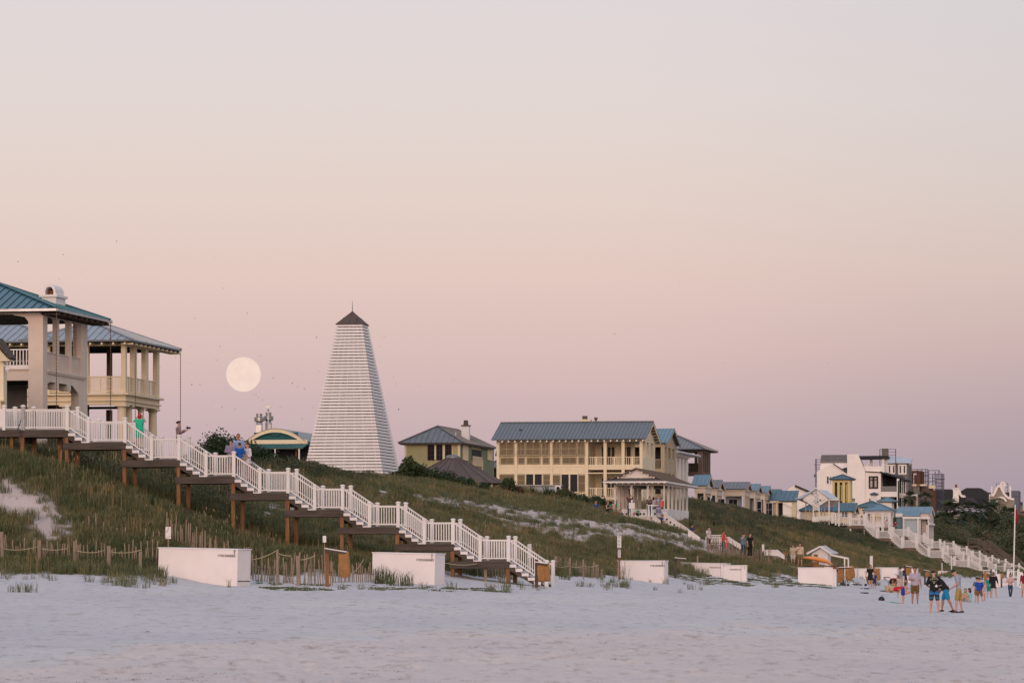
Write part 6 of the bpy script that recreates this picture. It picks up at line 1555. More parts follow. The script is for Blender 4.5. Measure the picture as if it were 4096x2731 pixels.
    keep = NP.rand(len(X)) < band*.4*smooth(.52, .62, n)*(dune_fac(X, Y) < .8); X, Y = X[keep], Y[keep]
    p = np.stack([X, Y, ground(X, Y)], 1); scatter('beach_vines', p, NP.uniform(0, 6.28, len(p)), NP.uniform(.5, 1.3, len(p)), V_M, 5)
sc_grass()
def debris():
    m = MB(); r = random.Random(2)
    for i in range(5): x, y = r.uniform(-.12, .12), r.uniform(-.12, .12); a = r.uniform(0, 6.28); l, w = r.uniform(.015, .05), .008; dx, dy = math.cos(a), math.sin(a); m.add([(x - dx*l, y - dy*l, .004), (x + dy*w, y - dx*w, .012), (x + dx*l, y + dy*l, .006), (x - dy*w, y + dx*w, .018)], [(0,1,2,3)])
    X, Y, px = cand(60000, 56, 150); n = fbm(X/2.5 + 3, Y/5, 3)
    line = np.exp(-((Y - 78 - .004*(px - 1800) - 2*np.sin(px/300))/1.6)**2)*smooth(1150, 1500, px)*(1 - smooth(2500, 3000, px)) + .8*(1 - smooth(60, 70, Y - .0*px))*smooth(.42, .6, n) + .3*smooth(.55, .68, n)*smooth(2400, 3300, px)*(Y > 80) + .012
    k = NP.rand(len(X)) < line*.09; X, Y = X[k], Y[k]; p = np.stack([X, Y, ground(X, Y)], 1)
    scatter('wrack_debris', p, NP.uniform(0, 6.28, len(p)), NP.uniform(.5, 1.3, len(p)), [master(m, 'debris_bits', mat('dry_wrack', (.22,.15,.11), .9, var=.2))], 7)
debris()

# ---- single shrubs
def bush(label, px, Y, w, h, n=900, name='sea_grape_bush', cat='bush', group=None, s=.095, mt=None, lumps=9, sink=.2, zoff=0.0):
    n = int(n*2.2)
    x = (px - CX)/F*Y; t = thing(name, label, cat, (x, Y, gz(x, Y) - sink + zoff), rr.uniform(0, 6), group)
    m = MB(); L_ = []
    for i in range(lumps):
        a = rr.uniform(0, 2*PI); r = w*.5*rr.uniform(.1, .75); L_.append((Vector((r*math.cos(a), r*math.sin(a), h*rr.uniform(.3, .72))), rr.uniform(.28, .5)*min(w*.55, h)))
    for i in range(n):
        c, R = rr.choice(L_); d = Vector((rr.gauss(0,1), rr.gauss(0,1), rr.gauss(0,1))).normalized(); p = c + d*R*rr.uniform(.45, 1.03)
        if p.z < 0: p.z = rr.uniform(0, .3)
        a = (d + Vector((rr.gauss(0,.6), rr.gauss(0,.6), rr.gauss(0,.6)))).normalized(); e = a.orthogonal().normalized(); g = a.cross(e); q = s*rr.uniform(.5, 1.1)
        m.add([p - e*q, p - g*q*.7, p + e*q, p + g*q*.7], [(0,1,2,3)])
    m.build('foliage', mt or BUSH, t)
    b = MB()
    for c, R in L_: b.tube([(0, 0, 0), c*.5 + Vector((0, 0, .1)), c], [.05, .035, .015], 5)
    b.build('stem', BARK, t)
    return t
B = 'dark green sea grape bush '
bush(B + 'behind the woman with the camera', 800, 236, 2.8, 1.55, 1100)
bush(B + 'rising highest against the sky behind the family', 880, 240, 4.2, 2.3, 2200, lumps=12)
bush(B + 'rounded, just behind the man and boys on the stairs', 960, 243, 3.4, 1.8, 1500)
bush(B + 'low, between the family and the restaurant porch', 1050, 250, 3.6, 1.7, 1500)
bush(B + 'low and brownish in front of the restaurant porch', 1130, 256, 3.2, 1.2, 1000)
bush(B + 'with upright sprigs at the right foot of the slatted tower', 1632, 300, 2.0, 2.6, 700, s=.15)
for px, h, w, q in ((1585, .9, 2, 'against the tower base'), (1680, 1.7, 2.4, 'below the sage house corner'), (1735, 1.5, 2.6, 'under the left edge of the round roof'), (1790, 1.25, 2.6, 'under the middle of the round roof'), (1850, 1.0, 2.6, 'under the right side of the round roof'), (1910, .85, 2.4, 'by the right eave of the round roof')):
    bush(B + q, px, 301, w, h, 800)
bush('rounded dark bush standing before the left shutters of the yellow house', 2020, 318, 1.7, 1.95, 900)
bush('reddish brown twiggy bush beside the blue shed roof', 2075, 320, 1.3, 1.15, 500, mt=leafmat('reddish_leaf', [(.1, (.05,.03,.015)), (.9, (.10,.055,.03))]))
for px, w, h, q in ((2235, 2.6, 1.2, 'below the dark windows of the yellow house'), (2300, 3.2, 1.3, 'under the first yellow porch post'), (2370, 3.2, 1.25, 'left of the man in the green shirt'), (2440, 3.0, 1.0, 'behind the couple at the pavilion corner')):
    bush('bright green vine-covered bush ' + q, px, 338, w, h, 900, mt=BUSH, name='vine_bush')
def spiky(label, px, Y, n=46, L=1.5, name='yucca_plant', up=.0):
    x = (px - CX)/F*Y; t = thing(name, label, 'plant', (x, Y, gz(x, Y) - .05 + up)); m = MB()
    for i in range(n):
        a = rr.uniform(0, 2*PI); el = rr.uniform(.25, 1.4); l = L*rr.uniform(.6, 1.05); d = Vector((math.cos(a)*math.cos(el), math.sin(a)*math.cos(el), math.sin(el))); sd = d.cross(Vector((0,0,1))).normalized()*.035
        p1 = d*l*.5; p2 = d*l - Vector((0,0,.12*l)); m.add([-sd, sd, p1 + sd, p1 - sd, p2], [(0,1,2,3), (3,2,4)])
    m.build('leaves', SCRUB, t); MB().tube([(0,0,-.1), (0,0,.35)], [.07,.05], 6).build('trunk', BARK, t)
spiky('spiky yucca beside the pale blue shed roof, left one of two', 2130, 322); spiky('spiky yucca below the dark windows of the yellow house', 2188, 324, 60, 1.7)
spiky('spiky yucca on the slope right of the pavilion', 2862, 330, 40, 1.3); spiky('small palmetto leaning against the right pavilion plinth', 2765, 318, 40, 1.5)
# tufts by the boxes, each a plant one can point to
def tuft(label, px, Y, h, n=60, sp=.3, mt=GRASS, lean=.7):
    x = (px - CX)/F*Y; o = blade_clump(n, h, .02, sp, lean, rr, False).build('grass_tuft', mt, loc=(x, Y, gz(x, Y))); tag(o, label, 'grass tuft')
tuft('two short green tufts alone on the pale sand at the far left', 55, 141, .45, 30, .3)
tuft('green tuft standing alone on the sand right of the far left pair', 112, 140, .5, 36, .35)
tuft('tall grass leaning over the left end of the second white box', 1530, 165, .95, 140, .5)
tuft('grass clump before the middle of the second white box', 1600, 163.5, .8, 110, .6)
tuft('brown dry branching weed at the left end of the third white box', 2490, 211.5, 1.3, 26, .3, OATS)
tuft('tall grass before the long double box right of the sack stand', 2740, 256, .9, 120, .7); tuft('grass clump leaning on the long double white box', 2800, 258, .8, 100, .7)
tuft('thin grass tuft at the lower left corner of the nearest white box', 650, 157, .55, 30, .25); tuft('dry wisps in front of the nearest white box', 920, 156.5, .45, 10, .1); tuft('dark tuft rooted in the sand left of the nearest white box base', 695, 155, .35, 24, .2)

# ---- palms and trees on the right
FROND = leafmat('palm_frond', [(.1, (.022,.040,.018)), (.9, (.055,.07,.030))])
def palm(label, px, Y, ybase, ytop, R=2.0, n=26, name='palm_tree', feather=False):
    p = P(px, ybase, Y); x, y = p.x, p.y; zb = min(p.z, gz(x, y)) - .3; zt = P(px, ytop, Y).z
    t = thing(name, label, 'palm', (x, y, zb)); h = zt - zb - R*.45
    bend = rr.uniform(-.3, .3); MB().tube([(0,0,0), (bend*.5, 0, h*.5), (bend, 0, h)], [.24, .17, .15], 8).build('trunk', BARK, t)
    m = MB()
    for i in range(n):
        a = 2*PI*i/n + rr.uniform(-.15, .15); el = rr.uniform(-.9, 1.2); L = R*rr.uniform(.75, 1.1)
        d = Vector((math.cos(a)*math.cos(el), math.sin(a)*math.cos(el), math.sin(el))); c = Vector((bend, 0, h))
        pts = [c + d*L*s_ - Vector((0,0,(s_**2)*L*(.55 if feather else .28))) for s_ in (0, .25, .5, .75, 1)]
        sd = d.cross(Vector((0,0,1))); sd = (sd if sd.length > .1 else Vector((1,0,0))).normalized()
        if feather:
            for j in range(9):
                s_ = .15 + .85*j/8; k = min(3, int(s_*4)); q = pts[k].lerp(pts[k+1], s_*4 - k); l = .55*R*.5*math.sin(PI*min(.95, s_*.8 + .15))
                for sg in (-1, 1):
                    e = (sd*sg + d*.5 - Vector((0,0,.5))).normalized()*l; m.add([q - d*.11, q + d*.11, q + e], [(0,1,2)])
        else:
            m.tube(pts[:3], [.03,.02,.02], 3, cap=False); q0 = pts[2]; nrm = sd.cross(d).normalized()
            for j in range(11):
                b_ = (j - 5)/5*1.25; e = (d*math.cos(b_) + sd*math.sin(b_)).normalized(); l = L*.55; w_ = sd*.13*math.cos(b_) + d*.13*abs(math.sin(b_))
                m.add([q0 - w_, q0 + w_, q0 + e*l - Vector((0,0,l*.32))], [(0,1,2)])
    m.build('crown', FROND, t)
PL = [(3644, 640, 2085, 1968, 1.7, 'palm beside the grey house canopy, just above the bright blue roof'), (3702, 650, 2090, 1974, 1.9, 'palm before the turret of the unfinished building'),
      (3795, 610, 2180, 2000, 2.6, 'tallest fan palm left of the white chimney stack'), (3772, 600, 2200, 2050, 2.4, 'drooping palm lower left of the white chimney stack'), (3838, 620, 2190, 2040, 2.3, 'shaggy palm in front of the white chimney base'),
      (3882, 610, 2190, 2008, 2.5, 'fan palm under the broad dark hipped roof'), (3918, 615, 2190, 2022, 2.2, 'palm between the hipped roof and the feather palm'),
      (4038, 600, 2190, 2030, 2.2, 'palm with bare leaning trunk left of the flagpole'), (4000, 620, 2200, 2065, 1.9, 'small palm beneath the curly gable house'), (3955, 605, 2205, 2070, 2.2, 'shaggy palm beneath the big feather palm')]
for px, Y, b_, tp, R, lb in PL: palm(lb, px, Y, b_, tp, R)
palm('largest feather palm, spreading before the curly gable', 3968, 606, 2160, 1985, 3.6, 40, feather=True)
def tree(label, px, Y, ybase, w, h, n=2600, mt=None):
    p = P(px, ybase, Y); t = thing('broadleaf_tree', label, 'tree', (p.x, p.y, p.z - .4), rr.uniform(0, 6)); m = MB(); L_ = []
    for i in range(13):
        a = rr.uniform(0, 2*PI); r = w*.5*math.sqrt(rr.random()); L_.append((Vector((r*math.cos(a), r*math.sin(a), h*rr.uniform(.35, .85))), rr.uniform(.16, .28)*w))
    for i in range(n):
        c, R = rr.choice(L_); d = Vector((rr.gauss(0,1), rr.gauss(0,1), rr.gauss(0,1))).normalized(); p_ = c + d*R*rr.uniform(.6, 1.15); a = (d + Vector((rr.gauss(0,.6), rr.gauss(0,.6), rr.gauss(0,.6)))).normalized(); e = a.orthogonal().normalized(); g = a.cross(e); q = .19*rr.uniform(.5, 1.1)
        m.add([p_ - e*q, p_ - g*q*.7, p_ + e*q, p_ + g*q*.7], [(0,1,2,3)])
    m.build('crown', mt or SCRUB, t)
    b_ = MB(); b_.tube([(0,0,-.5), (0,0,h*.4)], [.2,.14], 7)
    for c, R in L_[:6]: b_.tube([(0,0,h*.25), c], [.1,.03], 5)
    b_.build('trunk', BARK, t)
for px, Y, yb, w, h, lb in ((3745, 590, 2180, 5, 3.6, 'dense dark shrub tree under the scaffolded building'), (3800, 575, 2190, 5, 2.8, 'dark tangled tree below the tallest fan palm'), (3872, 592, 2185, 5, 3.0, 'dark tree behind the low pale blue roof'), (3935, 585, 2200, 5.5, 3.8, 'rounded dark green tree left of the flagpole, the bigger one'), (3990, 580, 2215, 5, 3.6, 'dark green tree right below the big feather palm'), (4045, 575, 2235, 5, 4.4, 'dark tree touching the flagpole foot'), (4096, 590, 2230, 6, 6.6, 'dark tree at the right edge behind the red flag'), (3840, 565, 2205, 4, 2.2, 'low dark thicket beside the white garden post'), (4020, 640, 2140, 5, 4.6, 'hazy dark tree behind the white gabled cottage'), (3700, 575, 2165, 4, 2.0, 'dark shrub tree at the corner of the pale blue pavilion')):
    tree(lb, px, Y, yb, w, h)
# ------------------------------------------------------------------ lettering
def letters(s, size, m, parent, loc, rot, name='lettering', arch=0.0, gap=1.0, ext=.002):
    """flat lettering as one mesh; local x runs along the text"""
    cu = bpy.data.curves.new(name, 'FONT'); cu.body = s; cu.size = size; cu.extrude = ext; cu.align_x = 'CENTER'; cu.space_character = gap; cu.offset = size*.02
    o = bpy.data.objects.new(name, cu); col.objects.link(o); dg = bpy.context.evaluated_depsgraph_get(); me = bpy.data.meshes.new_from_object(o.evaluated_get(dg)); bpy.data.objects.remove(o)
    if arch:
        for v in me.vertices: v.co.y -= arch * v.co.x**2
    me.materials.clear(); me.materials.append(m); q = bpy.data.objects.new(name, me); col.objects.link(q); q.parent = parent; q.location = loc; q.rotation_euler = rot; return q

# ------------------------------------------------------------------ white storage boxes
def chair_box(label, pxl, pxr, Y, pt, pb, num=None, numpx=0.7, side=None, depth=1.25, hasp=True, turn=0.0, name='storage_box', lean=0, group='white storage boxes along the foot of the dune', split=None):
    f = Fr(pxr, Y, pb)
    x, y = f.o.x, f.o.y; t = f.thing(name, label, 'storage box', group); t.rotation_euler = (0, math.radians(1.3) if turn > 1.4 else 0, -TH*turn)
    # the box lies square to the picture with a slight turn
    c_, s_ = math.cos(TH*turn), math.sin(TH*turn); k = (pxl - CX)/F; w = (x - k*y)/(c_ + k*s_)
    h = (pb - pt)/F*Y; bury = .5
    W = M['white']; m = MB(); m.box(-w, 0, 0, depth, -bury, h - .05); m.build('body', mat('box_paint', (.80,.74,.73), .55, var=.05, scale=1.2, bump=.2), t)
    m = MB(); m.slab([(-w - .03, -.03, h - .05), (.04, -.03, h - .05), (.04, depth + .02, h - .04 + .0), (-w - .03, depth + .02, h - .04)], (0, 0, .045)); m.build('lid', W, t)
    d = MB(); d.box(-.012 - (split or .36), -(split or .36), -.006, -.001, -.3, h - .06) ; d.build('panel_seam', M['timber'], t) if split != 0 and (hasp or split) else None
    if hasp: m = MB(); m.box(-.17, -.10, -.03, -.001, h - .12, h - .03); m.tube([(-.15, -.03, h - .1), (-.12, -.04, h - .26)], .015, 5); m.build('hasp', M['steel'], t)
    if num: letters(num, .135, M['ink'], t, (-w*(1 - numpx), -.012, h - .34), (PI/2, 0, 0), 'lettering', gap=1.25)
    return t, w, h
bl = 'long white box '
b1, w1, h1 = chair_box(bl + 'nearest the camera, the biggest, with stencilled number and broken lower end board', 632, 948, 158.5, 2194, 2341, '1702500083', .86, turn=2.0, split=0)
m = MB(); m.box(-.0 + .001, .008, .05, 1.2, .16, .2); m.build('end_gap', M['timber'], b1)
chair_box(bl + 'standing behind tall grass left of the foot of the stairs', 1488, 1738, 166, 2212, 2332, '1702500083', .84, turn=1.75, split=0)
chair_box(bl + 'right of the rope fence, with its end door ajar', 2472, 2659, 212, 2240, 2344, '1702500083', .84, turn=1.0, split=.03)
chair_box(bl + 'farther half of the double pair, lid reaching back into the grass', 2700, 2902, 263, 2252, 2322, '1702500125', .78, turn=1.6, hasp=True)
chair_box(bl + 'nearer right half of the double pair', 2896, 2986, 259, 2259, 2335, '1702500125', .5, turn=.6, depth=1.1)
chair_box(bl + 'with rusty lamp on its corner, left of the hanging sacks', 3192, 3344, 268, 2268, 2346, None, turn=.7, hasp=False, split=.14)
chair_box('white plank box behind the sacks and the woman in black', 3356, 3432, 318, 2272, 2322, None, turn=1.0, hasp=False, split=.05)
chair_box('white box with stencilled number behind the woman in black', 3434, 3520, 316, 2272, 2334, '1702500083', .5, turn=1.0, hasp=False, split=.05)
chair_box('white box between the woman in black and the stroller', 3500, 3592, 322, 2268, 2326, None, turn=1.2, hasp=False, split=.05)
chair_box('short white box end behind the man in the lilac shirt', 3592, 3668, 326, 2272, 2310, None, turn=1.0, hasp=False, split=.05)
chair_box('white box half hidden in grass right of the woman with the bun', 3752, 3832, 394, 2282, 2303, None, turn=1.0, hasp=False, split=.05)
chair_box('white box right of the woman in the short black dress', 3985, 4003, 372, 2294, 2326, None, turn=.6, hasp=False, split=.05)
chair_box('white box at the right edge beside the man in dark red', 4078, 4150, 372, 2286, 2330, None, turn=.6, hasp=False, split=.05)
# rusty lamp on the box with no number
p = P(3340, 2268, 268); t = thing('rusty_can', 'rusty dark metal can fixed on the corner of a white box', 'can', p)
m = MB(); m.box(-.14, .12, -.05, .2, -.1, .08); m.box(-.16, .14, -.07, .22, .08, .1); m.build('body', M['terracotta'], t); MB().tube([(.14,-.06,-.12),(.16,-.1,-.3)], .05, 6).build('strap', M['ink'], t)

# ------------------------------------------------------------------ sack stands
def sack(parent, x, y, ztop, w, h, tilt=0.0, rot=0.0):
    m = MB(); n = 7
    for i in range(n):
        pass
    vs = []; rows = [(0, 1.0, .55), (.08, .98, .8), (.35, 1.0, 1.0), (.65, 1.06, 1.05), (.88, 1.0, .95), (1.0, .78, .55)]
    K = 12; rr_ = random.Random(int(x*100 + h*37) & 255)
    for a, sx, sy in rows:
        for k in range(K):
            th = 2*PI*k/K; cx_ = math.copysign(abs(math.cos(th))**.55, math.cos(th)); cy_ = math.copysign(abs(math.sin(th))**.55, math.sin(th)); j = 1 + rr_.uniform(-.06, .06)
            X = cx_*w/2*sx*j; Yy = cy_*w*.33*sy*j
            vs.append((x + X*math.cos(rot) - Yy*math.sin(rot) + tilt*a*h, y + X*math.sin(rot) + Yy*math.cos(rot), ztop - a*h + rr_.uniform(-.01, .01)))
    fs = [(i*K + k, i*K + (k+1) % K, (i+1)*K + (k+1) % K, (i+1)*K + k) for i in range(len(rows)-1) for k in range(K)] + [tuple(range(K)), tuple((len(rows)-1)*K + k for k in range(K))[::-1]]
    m.add(vs, fs); return m
def sack_stand(label, px, Y, ytop, ybot, sacks, group='sack stands on the sand', lid=True, post_m=None, lidpx=None):
    """sacks: [(px centre, y top, y bottom, px width)]; each sack hangs from the stand and is a thing of its own"""
    p = P(px, ybot, Y); g = gz(p.x, Y); p.z = min(p.z, g); t = thing('sack_stand', label, 'stand', p, 0, group)
    z = lambda py: P(px, py, Y).z - p.z; x = lambda q: (q - px)/F*Y
    m = MB(); m.box(-.07, .07, -.07, .07, -.4, z(ytop)); m.build('post', post_m or M['pile'], t)
    if lidpx:
        a, b, ya, yb = lidpx
        m = MB(); m.bar((x(a), .0, z(ya) - .08), (x(b), .0, z(yb) - .08), .5, .08); m.build('arm', M['timber'], t)
        m = MB(); m.bar((x(a), .0, z(ya)), (x(b), .0, z(yb)), .55, .04); m.build('lid', M['white'], t)
    for i, (c, a, b, w, lb) in enumerate(sacks):
        s = sack(None, 0, 0, 0, w/F*Y, (b - a)/F*Y, tilt=.08, rot=.2*i - .2).build('sack', M['paper'], smooth=False, loc=(p.x + x(c), Y - .12 - .0*i, p.z + z(a))); tag(s, lb, 'sack', 'hanging brown paper sacks')
    return t
sack_stand('short timber stand with tilted lid and one brown sack left of the second white box', 1310, 160, 2196, 2322, [(1374, 2206, 2307, 44, 'tall creased brown sack hanging from the tilted-lid stand in the grass')], lidpx=(1300, 1388, 2192, 2206))
sack_stand('dark timber post with two sacks standing at the foot of the near stairs', 2146, 169, 2236, 2344, [(2162, 2250, 2326, 32, 'wider brown sack at the foot of the near stairs'), (2184, 2250, 2324, 26, 'narrower shaded brown sack beside the newel post of the near stairs')], post_m=M['timber'], lidpx=(2140, 2190, 2246, 2252))
sack_stand('empty post with pale lamp-like lid between the third white box and the double box', 2702, 240, 2228, 2300, [], post_m=M['timber'], lidpx=(2698, 2744, 2229, 2233))
sack_stand('dark post carrying four sacks right of the white box with the rusty can', 3373, 277, 2258, 2340, [(3354, 2268, 2330, 17, 'brown sack partly hidden by the white box corner'), (3366, 2266, 2322, 14, 'thin brown sack close left of the dark post'), (3393, 2270, 2322, 26, 'fattest brown sack right of the dark post'), (3406, 2262, 2310, 20, 'brown sack hanging behind the fattest one')], post_m=M['timber'], lidpx=(3352, 3408, 2268, 2266))
sack_stand('low stand behind the woman in black with one big sack', 3502, 292, 2272, 2322, [(3506, 2272, 2320, 24, 'big bulging brown sack right behind the woman in the black dress')], post_m=M['timber'])
sack_stand('stand with pale lid and one sack between the bearded man and the man in lilac', 3620, 300, 2260, 2318, [(3633, 2266, 2300, 22, 'brown sack with pale lid above the crouching group')], post_m=M['timber'], lidpx=(3622, 3645, 2262, 2266))
sack_stand('small stand with one sack left of the boy with lettered shirt', 3700, 330, 2278, 2308, [(3708, 2284, 2308, 18, 'small brown sack left of the boys, by the grass edge')], post_m=M['timber'], lidpx=(3696, 3716, 2279, 2282))
sack_stand('stand with one ochre sack behind the small girl on the right', 3929, 352, 2285, 2325, [(3940, 2287, 2324, 14, 'ochre sack standing behind the small girl in white')], post_m=M['timber'])
sack_stand('stand with one short sack right of the white box by the gate', 4006, 372, 2290, 2312, [(4008, 2293, 2312, 12, 'short brown sack between the white box and the gate')], post_m=M['timber'])
o = sack(None, 0, 0, 0, 24/F*291, 34/F*291, rot=.4).build('sack', M['paper'], loc=P(3474, 2302, 291)); o.rotation_euler = (0, -.25, 0); tag(o, 'crumpled brown sack slumped on the sand at the feet of the woman in black', 'sack', 'hanging brown paper sacks')

# ------------------------------------------------------------------ picket fences and rope
def picket_fence(label, pts, Y0, Y1, h, sp=.16, seed=1, group='picket sand fences', post_px=(), hp=1.25, rope=None, jit=.25, tmin=.6):
    """pts: [(px, base row)] with the depth running Y0 -> Y1"""
    r = random.Random(seed); a, b = pts[0][0], pts[-1][0]
    def at(px):
        f = (px - a)/(b - a); Y = Y0 + (Y1 - Y0)*f; X = (px - CX)/F*Y; return X, Y, gz(X, Y)
    x0, y0, z0 = at(a); t = thing('picket_fence', label, 'fence', (x0, y0, z0), 0, group)
    L = math.hypot(at(b)[0] - x0, at(b)[1] - y0); n = min(95, int(L/sp)); prev = None
    wire = MB()
    for i in range(n + 1):
        px = a + (b - a)*i/n; x, y, z = at(px); x -= x0; y -= y0; z -= z0; hh = h*r.uniform(tmin, 1.1); lx = r.uniform(-jit, jit)*.3; w = .045
        m = MB(); m.bar((x, y, z - .3), (x + lx*hh, y + r.uniform(-.05,.05), z + hh), w, .02, (0, 1, 0)); m.build('picket', M['picket'], t)
        if prev: wire.bar((prev[0], prev[1] - .02, prev[2] + h*.45), (x, y - .02, z + h*.45), .008, .008)
        prev = (x, y, z)
    wire.build('wire', M['timber'], t)
    return t
def fence_post(label, px, Y, h, w=.1, lean=0.0, m=None):
    X = (px - CX)/F*Y; z = gz(X, Y); o = MB().bar((0, 0, -.5), (lean, 0, h), w, w, (0, 1, 0)).build('fence_post', m or M['picket'], loc=(X, Y, z)); return tag(o, label, 'post', 'weathered rope-fence posts')
def rope(label, pts):
    m = MB(); q = []
    for (a, ya, Ya), (b, yb, Yb) in zip(pts[:-1], pts[1:]):
        p0, p1 = P(a, ya, Ya), P(b, yb, Yb)
        for i in range(7):
            s = i/7; c = p0.lerp(p1, s); c.z -= .13*4*s*(1 - s)*(p1 - p0).length/2.2; q.append(c)
    q.append(P(*pts[-1])); o = q[0].copy(); m.tube([v - o for v in q], .016, 5); return tag(m.build('rope', M['rope'], loc=o), label, 'rope', 'sagging ropes strung between the posts')
picket_fence('picket fence in the grass running from the left photo edge to the nearest white box', [(-30, 0), (620, 0)], 162, 162, 1.0, .11, 1, jit=.4, tmin=.45)
picket_fence('taller straggling pickets deeper in the grass left of the crooked notice', [(330, 0), (640, 0)], 167, 167, .8, .3, 8, tmin=.4)
picket_fence('picket fence running down behind the nearest white box', [(660, 0), (1010, 0)], 167.5, 163.5, 1.3, .12, 2)
picket_fence('uneven picket fence between the nearest white box and the tilted-lid stand', [(1012, 0), (1330, 0)], 162.5, 161.5, 1.25, .1, 3, jit=.5, tmin=.5)
picket_fence('low picket fence behind the tilted-lid stand and the second white box', [(1335, 0), (1500, 0)], 164, 166, .8, .13, 4)
picket_fence('picket fence in the grass under the last landings of the near stairs', [(1780, 0), (2040, 0)], 176, 177, .75, .14, 5)
picket_fence('leaning pickets with rope right of the near stairs', [(2212, 0), (2410, 0)], 200, 203, .78, .12, 6, jit=.6)
picket_fence('scattered grey pickets on the slope above the double white box', [(2440, 0), (2790, 0)], 250, 262, .6, .5, 7, tmin=.3, jit=.5)
picket_fence('dark picket fence below the man in black, ending by the seated woman', [(2830, 0), (3085, 0)], 283, 290, 1.25, .115, 9, jit=.35)
picket_fence('short grey picket fence behind the seated woman in turquoise', [(3090, 0), (3150, 0)], 296, 297, 1.0, .13, 10)
picket_fence('pickets glimpsed between the white hut and its railing posts', [(3328, 0), (3385, 0)], 322, 322, .8, .14, 11)
for i, (px, Y, h, w, lb) in enumerate(((12, 160, 1.35, .13, 'at the photo left edge'), (155, 160, 1.05, .14, 'thick, second from the left edge, with rope'), (297, 160, 1.15, .09, 'joined by pickets, third from the left edge'), (303, 160.3, .95, .1, 'leaning against the third one'), (435, 158.5, 1.12, .14, 'stout, standing free on the sand slope'), (560, 159, .95, .12, 'weathered, last before the nearest white box'),
    (1105, 160, 1.5, .07, 'tall thin and pale, in the uneven fence'), (1192, 160, 1.25, .13, 'stout, in the middle of the uneven fence'), (1942, 173, 1.0, .13, 'grey, before the last landing beam of the stairs'), (2224, 196, .95, .1, 'just right of the stair newel posts'), (2278, 196, 1.0, .1, 'in the middle of the leaning pickets'), (2335, 197, 1.0, .08, 'thin, toward the right of the leaning pickets'), (2790, 265, 1.1, .1, 'slim and dark, above the double white box'), (2895, 265, 1.0, .1, 'short, on the slope left of the dark fence'))):
    fence_post('weathered grey post ' + lb, px, Y, h, w, lean=(-.06, .03, 0, .12, 0, .02, .05, 0, 0, 0, .02, -.03, 0, 0)[i])
rope('pale rope sagging between the leftmost posts', [(14, 2194, 160), (150, 2186, 160)]); rope('pale rope from the second post to the pickets', [(165, 2193, 160), (270, 2192, 160)]); rope('pale rope across the pickets before the free-standing post', [(310, 2202, 159.5), (418, 2200, 158.6)]); rope('pale rope from the free-standing post to the last one', [(440, 2206, 158.5), (565, 2198, 159)])
rope('pale rope rising from the nearest white box to the tall thin post', [(1004, 2238, 160), (1108, 2200, 160)]); rope('pale rope hanging right of the tall thin post', [(1112, 2212, 160), (1165, 2222, 160)]); rope('pale rope from the stout post toward the tilted-lid stand', [(1200, 2238, 160), (1262, 2220, 160)]); rope('pale rope from the tilted-lid sack to a picket', [(1400, 2292, 160), (1454, 2236, 162)])
rope('pale rope behind the second white box under the stairs', [(1780, 2250, 172), (1940, 2246, 173)]); rope('pale rope over the leaning pickets', [(2212, 2266, 196), (2278, 2262, 196), (2335, 2262, 197), (2394, 2258, 198)])

# ------------------------------------------------------------------ signs and poles
def sign(label, px, Y, plates, pw, ybase, postm=None, postw=.1, lines=6, ptop=None, name='sign', sidew=0):
    p = P(px, ybase, Y); p.z = gz(p.x, Y); t = thing(name, label, 'sign', p); z = lambda py: P(px, py, Y).z - p.z
    m = MB(); m.box(-postw/2, postw/2, 0, postw, -.4, z(ptop or plates[0][0]) - (0 if ptop else .06)); m.build('post', postm or M['pile'], t)
    for a, b, w in plates:
        W = w/F*Y; m = MB(); m.box(-W/2, W/2, -.025, -.002, z(b), z(a)); pl = m.build('plate', M['white'], t)
        if lines:
            r = random.Random(int(px)); q = MB(); n = lines if b - a > 30 else max(2, lines//2)
            for i in range(n):
                zz = z(a) + (z(b) - z(a))*(i + .8)/(n + .6)
                if i % 4 == 3: continue
                q.box(-W*.36, W*(.36 - r.random()*.12), -.03, -.026, zz - .012, zz + .012)
            q.build('printed_lines', mat('faded_print', (.30,.30,.36), .7, var=0), pl)
    return t
sign('tall post with two printed white notices, the longer one above, beside the third white box', 2477, 208, [(2143, 2190, 16), (2197, 2228, 11)], 16, 2300, lines=13)
sign('small crooked white notice on a hidden stake above the nearest white box', 673, 163, [(2106, 2154, 22)], 22, 2200, M['picket'], .05, lines=0)
_s = [o for o in bpy.data.objects if o.name == 'sign.001'][0]; _z = lambda y: P(673, y, 163).z - _s.location.z; _x = lambda a: (a - 673)/F*163
_q = MB()
for a, b, c, d in ((674,2107,675,2114),(670,2115,673,2118),(675,2115,672,2120),(673,2118,669,2126),(663,2120,666,2129)): _q.bar((_x(a), -.03, _z(b)), (_x(c), -.03, _z(d)), .006, .022, (0, 1, 0))
_q.bar((_x(662), -.03, _z(2152)), (_x(684), -.03, _z(2142)), .006, .018, (0, 1, 0)); _q.build('sketched_mark', M['ink'], _s)
sign('torn little white notice in the grass above the tilted-lid stand', 1298, 166, [(2142, 2168, 14)], 14, 2200, M['picket'], .025, lines=0)
sign('pale notice board behind the sloping rail of the last stair flight', 2118, 176, [(2175, 2230, 15)], 15, 2330, M['white'], .06, lines=8)
sign('white back of a square sign on a white pole before the pavilion', 2527, 302, [(2010, 2034, 24)], 24, 2075, M['white'], .12, lines=0, ptop=1998)
def pole(label, px, Y, ytop, ybot, r, m, name='marker_pole', cat='pole', box=False):
    p = P(px, ybot, Y); p.z = min(gz(p.x, Y), p.z); z = P(px, ytop, Y).z - p.z; q = MB()
    q.box(-r, r, -r, r, -.4, z) if box else q.tube([(0,0,-.4), (0,0,z)], [r, r*.8], 8); return tag(q.build(name, m, loc=p), label, cat)
